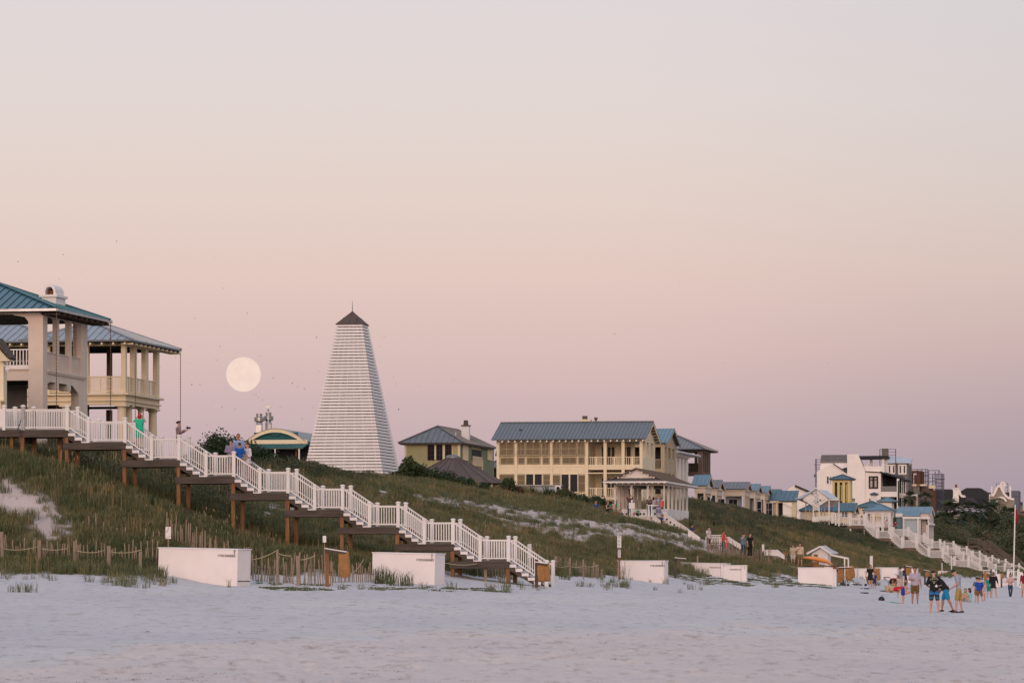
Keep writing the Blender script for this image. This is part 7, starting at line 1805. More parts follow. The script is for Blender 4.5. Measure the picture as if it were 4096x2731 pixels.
pole('short white marker post in the grass behind the woman in black', 3485, 340, 2222, 2262, .13, M['white'], box=True)
pole('square white post standing in the dark picket fence', 3052, 300, 2176, 2212, .09, M['white'], box=True)
pole('thin white marker stake below the nearest far stairs', 3768, 400, 2250, 2275, .06, M['white']); pole('thin blue-white stake under the second landing of the far stairs', 3806, 400, 2220, 2278, .07, M['white'])
def flag():
    Y = 398; p = P(4053, 2330, Y); t = thing('flagpole', 'tall leaning white flagpole with a limp red flag at the right edge', 'flagpole', p)
    top = P(4061, 2018, Y) - p; MB().tube([(0,0,-.5), top], [.085,.06], 8).build('pole', M['whitew'], t)
    m = MB(); r = mat('red_cloth', (.42,.02,.035), .8, var=.1); n = 8; vs = []
    for j in range(n + 1):
        z = (2035 + (2094 - 2035)*j/n); w = 10*math.sin(PI*min(1, (j + .6)/(n + .8)))**.7 + 1; 
        for i in range(5):
            q = P(4062 + .5*j*.3 + w*i/4, z, Y) - p; vs.append((q.x, .12*math.sin(i*1.9 + j*.4), q.z))
    m.add(vs, [(j*5 + i, j*5 + i + 1, (j+1)*5 + i + 1, (j+1)*5 + i) for j in range(n) for i in range(4)]); m.build('flag', r, t)
flag()

# ------------------------------------------------------------------ hut, kayak, railing bits
def hut():
    f = Fr(3312, 308, 2262); t = f.thing('beach_hut', 'small white gabled hut with pale grey metal roof behind the orange kayak', 'hut')
    U, Z = f.u, f.z; W = M['white']; x0 = U(3247); yr = 2.0
    ze = Z(2211); zp = Z(2185); xm = (x0 + 0)/2 + .05
    m = MB(); m.slab([(x0, 0, -1.2), (0, 0, -1.2), (0, 0, ze), (xm, 0, zp - .1), (x0, 0, ze)], (0, yr, 0)); m.build('wall', W, t)
    m = MB(); m.roof([(U(3340), yr + .4, Z(2212)), (U(3325), -.3, Z(2213)), (xm, -.3, zp + .02), (xm + .1, yr + .4, zp + .02)], (0, 1), .5, .05); m.roof([(U(3228), -.3, Z(2212)), (U(3236), yr + .4, Z(2212)), (xm + .1, yr + .4, zp + .02), (xm, -.3, zp + .02)], (0, 1), .5, .05); m.build('roof', M['roofpale'], t)
    m = MB(); m.bar((U(3229), -.34, Z(2214)), (xm, -.34, zp), .06, .14); m.bar((U(3326), -.34, Z(2214)), (xm, -.34, zp), .06, .14); m.build('bargeboard', W, t)
    m = MB(); m.bar((U(3320), -.2, Z(2217)), (U(3396), -.2, Z(2233)), .1, .14); m.build('handrail', W, t)
    for px in (3377, 3392): box_part(t, 'post', W, (U(px), U(px + 5), -.25, -.15, -.8, Z(2232)))
    box_part(t, 'hatch_board', M['pile'], (U(3256), U(3271), -.1, -.03, Z(2230), Z(2216)))
hut()
def kayak():
    Y = 300; a, b = P(3208, 2230, Y), P(3330, 2252, Y); t = thing('kayak', 'orange kayak resting on a timber trestle before the white hut', 'kayak', a)
    d = b - a; n = 12; pts = []; rad = []; 
    for i in range(n + 1): s = i/n; pts.append(d*s + Vector((0, 0, .10*(1 - (2*s - 1)**2) - (.14*max(0, s - .85)/.15)))); rad.append(.30*max(.12, (1 - abs(2*s - 1)**2.6))**.6)
    MB().tube(pts, rad, 12, ell=[(1.25, .62)]*(n + 1)).build('hull', M['orange'], t, smooth=True)
    m = MB()
    for s in (.25, .55): c = d*s + Vector((0, 0, .22)); m.tube([c - Vector((.05,0,.4)), c + Vector((0,0,.03))], .02, 5)
    m.build('strap', M['timber'], t)
    p = P(3262, 2284, Y) ; tt = thing('trestle', 'brown timber trestle holding up the orange kayak', 'trestle', p); m = MB(); zt = P(3262, 2246, Y).z - p.z; m.box(-.25, .25, -.1, .1, -.3, zt); m.bar((-.9, 0, zt - .2), (1.2, 0, zt - .35), .1, .1); m.build('frame', M['pile'], tt)
    m = MB(); m.box(-.25, .12, .0, .1, 0, .35); tag(m.build('wooden_crate', M['pile'], loc=P(3146, 2222, 304)), 'small light wooden crate on a post left of the couple', 'crate')
kayak()
# gate at the foot of the far stairs
def gate():
    f = Fr(4070, 380, 2328); t = f.thing('beach_gate', 'white railed gate with knob-topped posts behind the walking woman in jeans', 'gate'); W = M['white']; U, Z = f.u, f.z
    for a, b in ((4028, 4039), (4067, 4080)): 
        x = (U(a) + U(b))/2; m = MB(); m.box(x - .14, x + .14, -.14, .14, -.4, Z(2282)); m.ball((x, 0, Z(2279)), .12, 8, 6); m.build('post', W, t)
    m = MB(); rail_panel(m, (U(4039), 0, Z(2310)), (U(4067), 0, Z(2310)), h=.66, sp=.16, bw=.06); m.build('railing', W, t)
    m = MB(); rail_panel(m, (U(3924), .4, Z(2296)), (U(3962), .4, Z(2296)), h=.45, sp=.16, bw=.06); m.build('railing', W, t)
    m = MB()
    for y0 in (2313, 2320, 2326): m.box(U(4002), U(4028), .0, .1, Z(y0 + 4), Z(y0))
    m.box(U(4002), U(4028), .0, .05, -.3, 0); m.build('steps', W, t)
    box_part(t, 'step_board', M['brown'], (U(4039), U(4067), .1, .6, Z(2319), Z(2312)))
gate()
# white tub-like fountain and cylinder near it
pole('white cylinder vent beside the far grass, right of the woman in black', 3985, 385, 2281, 2296, .1, M['white'], 'vent_pipe', 'pipe')
pole('white mushroom-shaped shower head post behind the woman in black', 3974, 385, 2275, 2296, .2, M['white'], 'shower_post', 'shower')

# pale blue low roof and air unit in front of the yellow house
def shed():
    f = Fr(2238, 352, 1975); t = f.thing('shed', 'low pale blue flat roofed shed before the yellow house windows', 'shed'); m = MB(); m.slab([(f.u(2062), 0, f.z(1941)), (f.u(2226), 0, f.z(1941)), (f.u(2215), 0, f.z(1962)), (f.u(2215), 0, -2), (f.u(2062), 0, -2)], (0, 3, 0)); m.build('wall', mat('pale_blue_panel', (.42,.50,.60), .6, var=.04), t); box_part(t, 'roof', M['roofpale'], (f.u(2058), f.u(2228), -.2, 3.2, f.z(1941) + .01, f.z(1938)))
    box_part(t, 'fascia', M['roofgrey'], (f.u(2058), f.u(2228), -.24, -.2, f.z(1943), f.z(1939)))
    t = thing('air_unit', 'small white air unit on the end of the low pale blue shed', 'air conditioner', P(2232, 1962, 350)); m = MB(); m.box(-.25, .25, 0, .4, -2, .5); m.build('case', M['whitew'], t); MB().tube([(0, -.02, .22), (0, 0, .22)], .16, 14).build('fan_grille', M['ink'], t)
shed()

# ------------------------------------------------------------------ small things on the sand
def on_sand(px, py, Y): p = P(px, py, Y); p.z = gz(p.x, Y); return p
def bag():
    p = on_sand(3526, 2381, 196); t = thing('handbag', 'slouching black handbag alone on the sand', 'bag', p); m = MB(); m.lathe([(.01,-.01), (.155, 0), (.17,.06), (.14,.15), (.08,.2), (.02,.21)], (0, 0), 14)
    m.build('body', mat('black_leather', (.02,.02,.022), .35, var=.3, bump=.8, bscale=8), t, smooth=True); MB().tube([(-.06,0,.18), (0,0,.27), (.08,0,.27), (.09,0,.18)], .01, 6).build('handle', M['ink'], t)
bag()
def bask(): 
    p = on_sand(3560, 2342, 262); t = thing('basket', 'pale straw basket at the feet of the crouching woman', 'basket', p); MB().lathe([(.02,0), (.3,.0), (.40,.48), (.38,.48), (.28,.05)], (0, 0), 16).build('bowl', mat('straw', (.55,.45,.30), .9, var=.15, scale=8), t)
bask()
o = MB().lathe([(.02,0), (.26,0), (.28,.02), (.26,.035), (.02,.03)], (0,0), 18).build('frisbee', mat('mint_plastic', (.03,.45,.22), .4), loc=on_sand(3578, 2389, 186)); o.rotation_euler = (0, .12, 0); tag(o, 'green flying disc on the sand under the bending boy in red', 'frisbee')
rr = random.Random(31)
for i, (px, py, Y, w, c, lb, cat) in enumerate(((3390, 2329, 281, .9, 'ink', 'dark heap of sandals below the hanging sacks', 'shoes'), (3362, 2328, 281, .6, 'ink', 'dark bundle half behind the white box corner', 'bundle'), (3436, 2330, 286, 1.0, 'ink', 'dark pile of shoes and towels right of the sacks', 'shoes'), (3418, 2322, 288, .5, 'whitew', 'white towel bundle propped by the white plank box', 'towel'), (3460, 2338, 270, .7, 'scaff', 'flat dark towel on the sand left of the woman in black', 'towel'), (3456, 2352, 240, .5, 'scaff', 'small grey flat cloth on the open sand', 'cloth'), (3535, 2340, 268, .5, 'scaff', 'grey cloth on the sand left of the straw basket', 'cloth'))):
    p = on_sand(px, py, Y); m = MB()
    for k in range(7): m.ball((rr.uniform(-w/2, w/2), rr.uniform(-.2,.2), .04), (rr.uniform(.08,.16), .12, rr.uniform(.04,.10 if 'flat' not in lb and 'cloth' not in lb else .05)), 8, 5)
    tag(m.build('towel_heap' if 'towel' in lb or 'cloth' in lb else 'shoe_heap', M[c], loc=p), lb, cat)
for i, (px, py, lb) in enumerate(((590, 2527, 'the largest, on the bare sand at lower left'), (1010, 2578, 'low in the middle left of the beach'), (775, 2356, 'near the base of the nearest white box'), (502, 2361, 'left of the nearest white box, near the grass'), (3972, 2452, 'right of the tall boy in khaki shorts'), (3745, 2472, 'below the boys on the trodden sand'), (4058, 2466, 'near the right edge of the beach'), (1210, 2507, 'small, left of the middle of the beach'), (2352, 2541, 'low right of the middle of the beach'), (957, 2530, 'curled, right of the largest one'))):
    Y = H/((py - HY)/F) if False else None
    ys = np.linspace(60, 200, 400); xs = (px - CX)/F*ys; rows = HY - (ground(xs, ys) - H)/ys*F; k = int(np.argmax(rows <= py)); x, y = float(xs[k]), float(ys[k])
    m = MB(); s = .06 if i < 1 else .04; m.add([(-s, 0, .005), (-s*.3, -s*.5, .01), (s, .0, .008), (s*.2, s*.5, .015), (0, 0, .02)], [(0,1,4), (1,2,4), (2,3,4), (3,0,4), (0,3,2,1)]); tag(m.build('dry_leaf', M['timber'], loc=(x, y, gz(x, y) + .005)), 'brown scrap of seaweed ' + lb, 'seaweed')

# ------------------------------------------------------------------ birds far off in the sky
def bird_master():
    m = MB(); m.tube([(-.16,0,0), (-.06,0,.01), (.08,0,.02), (.17,0,.0)], [.008,.045,.04,.008], 6); m.add([(-.05,0,.02), (.07,0,.03), (.02,.36,.12), (-.06,.34,.1)], [(0,1,2,3)]); m.add([(-.05,0,.02), (.07,0,.03), (.02,-.36,.12), (-.06,-.34,.1)], [(0,1,2,3)]); return m
B_ = [(237,1117),(466,966),(253,1019),(72,1048),(326,1089),(858,1032),(894,1154),(1092,997),(988,1253),(896,1296),(780,1273),(768,1298),(1013,1322),(866,1440),(1041,1424),(760,1384),(880,1386),(760,1452),(1192,1474),(1093,1513),(1266,1350),(1537,1346),(1521,1386),(1170,1534),(1190,1548),(1218,1555),(1275,1486),(1035,1591),(1050,1599),(853,1606),(887,1629),(767,1538),(800,1539),(1012,1577),(1024,1581),(980,1640),(1090,1611),(1124,1628),(1252,1630),(1575,1508),(1585,1535),(1812,1522),(1594,1638),(1580,1705),(2458,1337),(2895,1452),(3310,1453),(2718,1134),(700,1428),(940,1636),(1208,1675),(1212,1662),(829,1700),(1490,1575),(1676,1545),(508,1314),(560,1380),(640,1470)]
bm_ = bird_master().build('bird', mat('bird_dark', (.03,.025,.025), .8, var=0)); rr = random.Random(9)
for i, (px, py) in enumerate(B_):
    Y = rr.uniform(270, 380); o = bm_ if i == 0 else bm_.copy()
    if i: col.objects.link(o)
    o.location = P(px, py, Y); o.rotation_euler = (rr.uniform(-.7,.7), rr.uniform(-.3,.3), rr.uniform(0, 6.28)); s = rr.uniform(.2, .36); o.scale = (s,)*3
    tag(o, 'tiny dark bird flying in the pink evening sky', 'bird', 'small birds flying over the dunes')
# ------------------------------------------------------------------ people
def skinm(n, c): return mat('skin_' + n, c, .55, var=.05, scale=8)
SK = dict(fair=skinm('fair', (.50,.28,.21)), tan=skinm('tan', (.36,.18,.12)), dark=skinm('dark', (.16,.075,.05)))
_cl = {}
def cloth(c, var=.12):
    k = tuple(c)
    if k not in _cl: _cl[k] = mat('cloth_%d' % len(_cl), c, .85, var=var, scale=6, bump=.4, bscale=14)
    return _cl[k]
def striped(name, cs, scale, axis=2):
    """cloth with bands across it"""
    m = bpy.data.materials.new(name); m.use_nodes = True; N, L = m.node_tree.nodes, m.node_tree.links; b = N['Principled BSDF']; b.inputs['Roughness'].default_value = .85
    tc = N.new('ShaderNodeTexCoord'); sp = N.new('ShaderNodeSeparateXYZ'); L.new(tc.outputs['Object'], sp.inputs[0]); mu = N.new('ShaderNodeMath'); mu.operation = 'MULTIPLY'; mu.inputs[1].default_value = scale; L.new(sp.outputs[axis], mu.inputs[0])
    fr = N.new('ShaderNodeMath'); fr.operation = 'FRACT'; L.new(mu.outputs[0], fr.inputs[0]); r = N.new('ShaderNodeValToRGB'); r.color_ramp.interpolation = 'CONSTANT'; e = r.color_ramp.elements
    for i, (p, c) in enumerate(cs):
        k = e[i] if i < 2 else e.new(p)
        k.position = p; k.color = (*c, 1)
    L.new(fr.outputs[0], r.inputs[0]); L.new(r.outputs[0], b.inputs['Base Color']); return m
def plaid(name, c1, c2, sc=12):
    m = bpy.data.materials.new(name); m.use_nodes = True; N, L = m.node_tree.nodes, m.node_tree.links; b = N['Principled BSDF']; b.inputs['Roughness'].default_value = .85
    tc = N.new('ShaderNodeTexCoord'); v = N.new('ShaderNodeTexChecker'); v.inputs['Scale'].default_value = sc; v.inputs['Color1'].default_value = (*c1, 1); v.inputs['Color2'].default_value = (*c2, 1); L.new(tc.outputs['Object'], v.inputs[0]); L.new(v.outputs[0], b.inputs['Base Color']); return m

# joints for a 1.75 m adult facing +y: x to the right, y forward, z up
BASE = dict(hip=(0,0,.93), chest=(0,0,1.30), neck=(0,-.01,1.49), head=(0,.02,1.63),
    shR=(.185,0,1.42), elR=(.24,-.02,1.14), waR=(.25,.06,.90), shL=(-.185,0,1.42), elL=(-.24,-.02,1.14), waL=(-.25,.06,.90),
    hpR=(.095,0,.90), knR=(.11,.02,.50), anR=(.12,-.01,.09), hpL=(-.095,0,.90), knL=(-.11,.02,.50), anL=(-.12,-.01,.09), toe=.14)
def pose(**k):
    j = dict(BASE); j.update(k); return j
ARMS_UP = dict(elR=(.30,.14,1.52), waR=(.10,.30,1.66), elL=(-.30,.14,1.52), waL=(-.10,.30,1.66))
PHONE = dict(elR=(.22,.08,1.15), waR=(.06,.32,1.28), elL=(-.22,.08,1.15), waL=(-.06,.32,1.26))
FOLD = dict(elR=(.27,.02,1.14), waR=(.02,.22,1.14), elL=(-.27,.02,1.14), waL=(-.02,.24,1.10))
WALK = dict(knR=(.10,.16,.52), anR=(.10,.26,.10), knL=(-.10,-.04,.50), anL=(-.10,-.30,.16), elR=(.25,-.12,1.16), waR=(.24,-.06,.92), elL=(-.25,.08,1.15), waL=(-.24,.24,.96))
SIT = dict(hip=(0,0,.16), chest=(0,-.02,.52), neck=(0,0,.71), head=(0,.04,.85), shR=(.18,0,.64), elR=(.24,.16,.46), waR=(.14,.34,.50), shL=(-.18,0,.64), elL=(-.24,.16,.46), waL=(-.14,.34,.50), hpR=(.10,.02,.14), knR=(.16,.40,.46), anR=(.12,.62,.07), hpL=(-.10,.02,.14), knL=(-.16,.40,.46), anL=(-.12,.62,.07))
CHAIR = dict(hip=(0,0,.50), chest=(0,-.02,.86), neck=(0,0,1.05), head=(0,.04,1.19), shR=(.18,0,.98), elR=(.24,.10,.74), waR=(.12,.30,.66), shL=(-.18,0,.98), elL=(-.24,.10,.74), waL=(-.12,.30,.66), hpR=(.10,.02,.48), knR=(.12,.44,.50), anR=(.12,.46,.08), hpL=(-.10,.02,.48), knL=(-.12,.44,.50), anL=(-.12,.5,.08))
def lean(j, deg, about=.93, head=0):
    """tip the upper body forward about the hips"""
    a = math.radians(deg); o = {}
    for k, v in j.items():
        if k in ('chest', 'neck', 'head', 'shR', 'shL', 'elR', 'elL', 'waR', 'waL'):
            y, z = v[1], v[2] - about; o[k] = (v[0], y*math.cos(a) + z*math.sin(a), about - y*math.sin(a) + z*math.cos(a))
        else: o[k] = v
    return o

def remesh(o, vox, sm=2):
    r = o.modifiers.new('remesh', 'REMESH'); r.mode = 'VOXEL'; r.voxel_size = vox; r.use_smooth_shade = True
    if sm: s = o.modifiers.new('smooth', 'SMOOTH'); s.iterations = sm; s.factor = .5
    return o
def limb(m, a, b, ra, rb, n=10, ell=None):
    a, b = Vector(a), Vector(b); m.tube([a, a.lerp(b, .35), b], [ra, ra*.97 + rb*.03 if ra > rb else ra, rb], n, ell=ell); m.ball(a, ra, 8, 6); m.ball(b, rb, 8, 6)

def person(label, px, py, Y, h=1.75, yaw=0, j=None, skin='fair', top=None, sleeve=.5, topm=None, bottom='shorts', botc=(.1,.1,.1), botm=None, hair=(.02,.015,.012), hl='short', shoes=None, build=1.0, group=None, sink=0.0, cap=None, dress=None, vox=.017, child=False, z=None, extra=None, hat=None):
    """px, py, Y: where the feet (or seat) are; yaw: 0 faces away from the camera, 90 faces the left of the picture, 180 the camera"""
    p = P(px, py, Y)
    p.z = (gz(p.x, Y) if z is None else z) - sink
    t = thing('person', label, 'person', p, math.radians(yaw), group); s = h/1.75; t.scale = (s, s, s)
    J = {k: (Vector(v) if k != 'toe' else v) for k, v in (j or pose()).items()}
    if child: J['head'] = J['head'] + Vector((0, 0, .03))
    B_ = build; hs = 1.22 if child else 1.0
    # --- the body, one continuous surface
    m = MB(); e = [(1.0, .68)]
    hip, ch, nk, hd = J['hip'], J['chest'], J['neck'], J['head']
    ax = (nk - hip).normalized(); side = (J['shR'] - J['shL']).normalized()
    def torso(mb, g, z0=0.0, z1=1.0, flare=0.0):
        prof = [(-.12, .115), (0, .158), (.28, .142), (.55, .158), (.80, .175), (.93, .15), (1.02, .06)]
        fw = side.cross(ax).normalized(); rows = []; K = 14
        vs = []; q = [(a, r) for a, r in prof if z0 <= a <= z1] or prof
        for a, r in q:
            c = hip + (nk - hip)*a; rx = (r + g)*(B_ if a < .9 else 1) * (1.0 if a < .7 else 1.08); ry = (r*.66 + g)*(B_**1.5 if a < .8 else 1)
            rx += flare*max(0, .3 - a); ry += flare*max(0, .3 - a)
            for k in range(K):
                th = 2*PI*k/K; vs.append(c + side*(rx*math.cos(th)) + fw*(ry*math.sin(th)))
        n = len(q); fs = [(i*K + k, i*K + (k+1) % K, (i+1)*K + (k+1) % K, (i+1)*K + k) for i in range(n-1) for k in range(K)] + [tuple(range(K))[::-1], tuple((n-1)*K + k for k in range(K))]
        mb.add(vs, fs)
    torso(m, 0)
    limb(m, nk - ax*.04, hd - Vector((0,0,.05)), .058, .052)
    # head: skull, jaw, nose, ears
    f = Vector((0, 1, 0)); tilt = (hd - nk).normalized(); f = (f - tilt*f.dot(tilt)).normalized() if j and J.get('look') is None else f
    if J['head'].y - J['neck'].y > .12: f = Vector((0, .55, -.83))
    r = .088*hs; m.ball(hd + tilt*.02, (r*.92, r*1.08, r*1.16), 14, 10); m.ball(hd - tilt*.055*hs + f*.03*hs, (r*.68, r*.72, r*.62), 10, 8)
    m.ball(hd + f*.098*hs - tilt*.012, (.014*hs, .02*hs, .022*hs), 6, 5)
    for sg in (-1, 1): m.ball(hd + side*sg*r*.94 - tilt*.005, (.014, .024, .032), 6, 5)
    for S in 'RL':
        sh, el, wa = J['sh'+S], J['el'+S], J['wa'+S]; kk = B_**.5
        m.ball(sh, .062*kk, 8, 6); limb(m, sh, el, .052*kk, .041*kk); limb(m, el, wa, .041*kk, .027)
        # hand: palm, four bent fingers, thumb from the side of the palm
        d = (wa - el).normalized(); sd = d.cross(Vector((0,0,1))); sd = sd.normalized() if sd.length > .1 else Vector((1,0,0)); up = sd.cross(d)
        pc = wa + d*.045; m.tube([wa, wa + d*.04, wa + d*.085], [.024, .036, .034], 8, ell=[(1,.8), (1.1,.55), (1.1,.5)])
        for q in range(4):
            o = sd*(-.026 + .0175*q); L_ = (.062, .072, .068, .052)[q]; a = wa + d*.078 + o; b = a + d*L_*.55 - up*.008; m.tube([a, b, b + d*L_*.4 - up*.026], [.0095, .009, .008], 6)
        a = wa + d*.025 - sd*.03; m.tube([a, a - sd*.02 + d*.03, a - sd*.022 + d*.056 - up*.01], [.011, .0105, .009], 6)
        hp, kn, an = J['hp'+S], J['kn'+S], J['an'+S]
        limb(m, hp, kn, .088*kk, .055*kk); c = kn.lerp(an, .3); bk = Vector((0, -.012, 0)); m.tube([kn, c + bk, kn.lerp(an, .6), an], [.053*kk, .056*kk, .043*kk, .034], 9); m.ball(an, .036, 8, 6)
        fd = Vector((0, 1, 0)); m.tube([an - fd*.05 - Vector((0,0,.045)), an + fd*.04 - Vector((0,0,.04)), an + fd*.13 - Vector((0,0,.062)), an + fd*.175 - Vector((0,0,.066))], [.036, .040, .034, .018], 8, ell=[(1,.9), (1,.95), (1.15,.6), (1.1,.6)])
    o = m.build('body', SK[skin], t, smooth=True); remesh(o, vox*.8 if vox < .015 else vox, 1)
    # --- clothes
    tm = topm or (cloth(top) if top else None)
    if tm and dress is None:
        m = MB(); torso(m, .022, -.2, .95)
        for S in 'RL':
            sh, el, wa = J['sh'+S], J['el'+S], J['wa'+S]
            if sleeve > 0:
                m.ball(sh, .078, 8, 6)
                if sleeve <= 1: limb(m, sh, sh.lerp(el, sleeve), .074, .066)
                else: limb(m, sh, el, .072, .058); limb(m, el, el.lerp(wa, sleeve - 1), .058, .046)
        o = m.build('shirt', tm, t, smooth=True); remesh(o, vox, 1)
    if dress:
        m = MB(); torso(m, .02, -.2, .95)
        n = 14; vs = []
        for a, g in ((.05, .165), (-.25, .19), (-dress, .24)):
            c = hip + Vector((0, 0, a*.6)) if hip.z > .4 else hip + Vector((0, .25*abs(a), a*.1 + .05)); 
            for k in range(n): th = 2*PI*k/n; w = 1 + .06*math.sin(th*5); vs.append(c + Vector((g*w*math.cos(th), g*w*.85*math.sin(th), 0)))
        m.add(vs, [(i*n + k, i*n + (k+1) % n, (i+1)*n + (k+1) % n, (i+1)*n + k) for i in range(2) for k in range(n)] + [tuple(range(n)), tuple(2*n + k for k in range(n))])
        if sleeve > 0:
            for S in 'RL': m.ball(J['sh'+S], .075, 8, 6); limb(m, J['sh'+S], J['sh'+S].lerp(J['el'+S], min(1, sleeve)), .070, .062)
            if sleeve > 1:
                for S in 'RL': limb(m, J['el'+S], J['el'+S].lerp(J['wa'+S], sleeve - 1), .058, .044)
        o = m.build('dress', tm, t, smooth=True); remesh(o, vox, 1)
    elif bottom:
        m = MB(); torso(m, .014, -.2, .18)
        for S in 'RL':
            hp, kn, an = J['hp'+S], J['kn'+S], J['an'+S]
            if bottom == 'shorts': limb(m, hp, hp.lerp(kn, .82), .104*B_**.4, .094)
            else: limb(m, hp, kn, .100*B_**.4, .072); limb(m, kn, kn.lerp(an, .93), .070, .058)
        o = m.build('shorts' if bottom == 'shorts' else 'trousers', botm or cloth(botc), t, smooth=True); remesh(o, vox, 1)
    if shoes:
        for S in 'RL':
            an = J['an'+S]; fd = Vector((0, 1, 0)); m = MB(); m.tube([an - fd*.07 - Vector((0,0,.05)), an - Vector((0,0,.03)), an + fd*.13 - Vector((0,0,.058)), an + fd*.2 - Vector((0,0,.066))], [.042, .05, .042, .024], 10, ell=[(1,.9), (1,1), (1.15,.6), (1.1,.6)]); m.build('shoe', cloth(shoes), t, smooth=True)
    # --- hair
    if hl != 'bald':
        m = MB(); c = hd + tilt*.045*hs - f*.016
        m.ball(c, (r*1.03, r*1.12, r*1.05), 12, 8)
        if hl in ('long', 'mid'):
            L_ = .30 if hl == 'long' else .17; bk = hd - f*.055; dn = Vector((0, -.03, -1)) if hip.z > .4 or True else -tilt
            m.tube([bk + tilt*.05, bk - f*.012 - tilt*.05, bk + dn*L_*.6, bk + dn*L_], [.075, .088, .075, .04], 10, ell=[(1,.8)]*4)
            for sg in (-1, 1): m.tube([hd + side*sg*.07 + tilt*.03, hd + side*sg*.082 - tilt*.03, hd + side*sg*.08 + Vector((0,0,-L_*.7))], [.03, .032, .018], 6)
        if hl == 'bun': m.ball(hd - f*.11 + tilt*.03, .05, 8, 6)
        if hl == 'tail': bk = hd - f*.10; m.tube([bk + tilt*.02, bk - f*.05 - tilt*.02, bk - f*.04 + Vector((0,0,-.2))], [.03, .04, .015], 8)
        o = m.build('hair', mat('hair_%02x%02x' % (int(hair[0]*255), int(hair[1]*255)), hair, .6, var=.3, scale=20), t, smooth=True); remesh(o, .015, 1)
        # cut the face free: the hair cap sits behind and above it
    if cap:
        m = MB(); c = hd + tilt*.06*hs; m.ball(c, (r*1.1, r*1.18, r*.85), 12, 8); m.tube([c + f*.06 - tilt*.0, c + f*.17 - tilt*.015], [.06, .05], 8, ell=[(1.2,.15), (1.1,.12)]); m.build('cap', cloth(cap), t, smooth=True)
    if extra: extra(t, J)
    return t
def hold(name, m, size, at='waR', off=(0, .1, .02), label=None):
    def fn(t, J):
        c = J[at] + Vector(off); mb = MB(); mb.box(c.x - size[0]/2, c.x + size[0]/2, c.y - size[1]/2, c.y + size[1]/2, c.z - size[2]/2, c.z + size[2]/2)
        o = mb.build(name, m, loc=None); return o
    return fn
def held(owner, label, cat, name, build, m, at, off, rz=0.0):
    """a held thing stays top-level, placed at the holder's hand"""
    j = owner.get('_' + at); 
    return None
def at_hand(t, v):
    bpy.context.view_layer.update(); return t.matrix_world @ Vector(v)
def camera_at(t, v, label, phone=False, white=False):
    p = at_hand(t, v); m = MB()
    if phone: m.box(-.075, .075, -.006, .006, -.04, .04)
    else: m.box(-.07, .07, -.04, .04, -.05, .05); m.tube([(0, .03, 0), (0, .16, 0)], [.04, .045], 12); m.box(-.03, .03, -.03, .03, .05, .075)
    o = m.build('phone' if phone else 'camera_body', M['white'] if white else M['ink'], loc=p, rz=t.rotation_euler.z); tag(o, label, 'phone' if phone else 'camera'); return o

blk, wht, navy = (.012,.012,.014), (.72,.70,.72), (.02,.03,.08)
khaki, brn, red, teal = (.30,.20,.07), (.15,.085,.035), (.50,.015,.02), (.01,.22,.20)
# --- the three boys in front
SHORTS = striped('banded_board_shorts', [(0, (.015,.02,.03)), (.16, (.015,.14,.34)), (.30, (.02,.09,.22)), (.40, (.012,.012,.02)), (.52, (.02,.11,.26)), (.58, (.03,.035,.045)), (.72, (.10,.12,.14)), (.82, (.03,.035,.045)), (.92, (.02,.13,.2))], 1.55)
b1_ = person('dark-haired boy seen from behind in black lettered T-shirt and banded blue shorts', 3736, 2447, 152, 1.70, -4, pose(elR=(.27,-.03,1.14), waR=(.13,.18,1.10), elL=(-.29,.0,1.12), waL=(-.15,.2,1.05), head=(-.02,.06,1.61), anR=(.19,.0,.09), knR=(.15,.02,.5), anL=(-.14,.02,.09)), 'fair', blk, .85, bottom='shorts', botm=SHORTS, hl='short', vox=.012, build=1.05)
YT = mat('pale_yellow_print', (.62,.60,.38), .8, var=0); WT = mat('white_print', (.7,.7,.7), .8, var=0)
for i, ch in enumerate('SALTY'):
    a = (i - 2)*.30; letters(ch, .082, YT, b1_, (math.sin(a)*.21, -.152 - .0 + .028*abs(i - 2)*.6, 1.375 + (math.cos(a) - 1)*.20), (PI/2, -(-a)*.9, 0), 'shirt_lettering')
m = MB(); m.box(-.09, .09, -.150, -.146, 1.29, 1.297); m.box(-.03, .0, -.150, -.146, 1.215, 1.25); m.box(.008, .03, -.150, -.146, 1.215, 1.25); m.build('shirt_print', YT, b1_)
m = MB(); m.add([(.03,-.150,1.09), (.09,-.150,1.17), (.15,-.135,1.09), (.09,-.150,1.04)], [(0,1,2,3)]); m.build('shirt_emblem', WT, b1_)
person('boy bending low in black shirt and bright blue shorts between the two standing boys', 3784, 2447, 156, 1.72, 62, dict(lean(pose(elR=(.2,.12,1.14), waR=(.05,.30,1.05), elL=(-.2,.12,1.12), waL=(-.05,.34,1.02), head=(0,.13,1.58)), 42), anR=(.12,.22,.09), knR=(.14,.2,.5), anL=(-.12,-.36,.09), knL=(-.12,-.16,.5)), 'tan', blk, .9, bottom='shorts', botc=(.01,.22,.42), shoes=blk, vox=.013, build=1.15)
person('slim boy in grey T-shirt and khaki shorts looking down at his hands', 3835, 2450, 153, 1.78, 78, dict(lean(pose(elR=(.2,-.02,1.16), waR=(.06,.26,1.02), elL=(-.2,-.02,1.15), waL=(-.06,.28,1.0), head=(0,.11,1.60)), 6), knR=(.1,-.04,.5), anR=(.12,-.12,.09), knL=(-.1,.08,.5), anL=(-.12,.1,.09)), 'fair', (.36,.38,.46), .7, bottom='shorts', botc=(.36,.26,.09), shoes=(.09,.06,.05), vox=.012, build=.9)
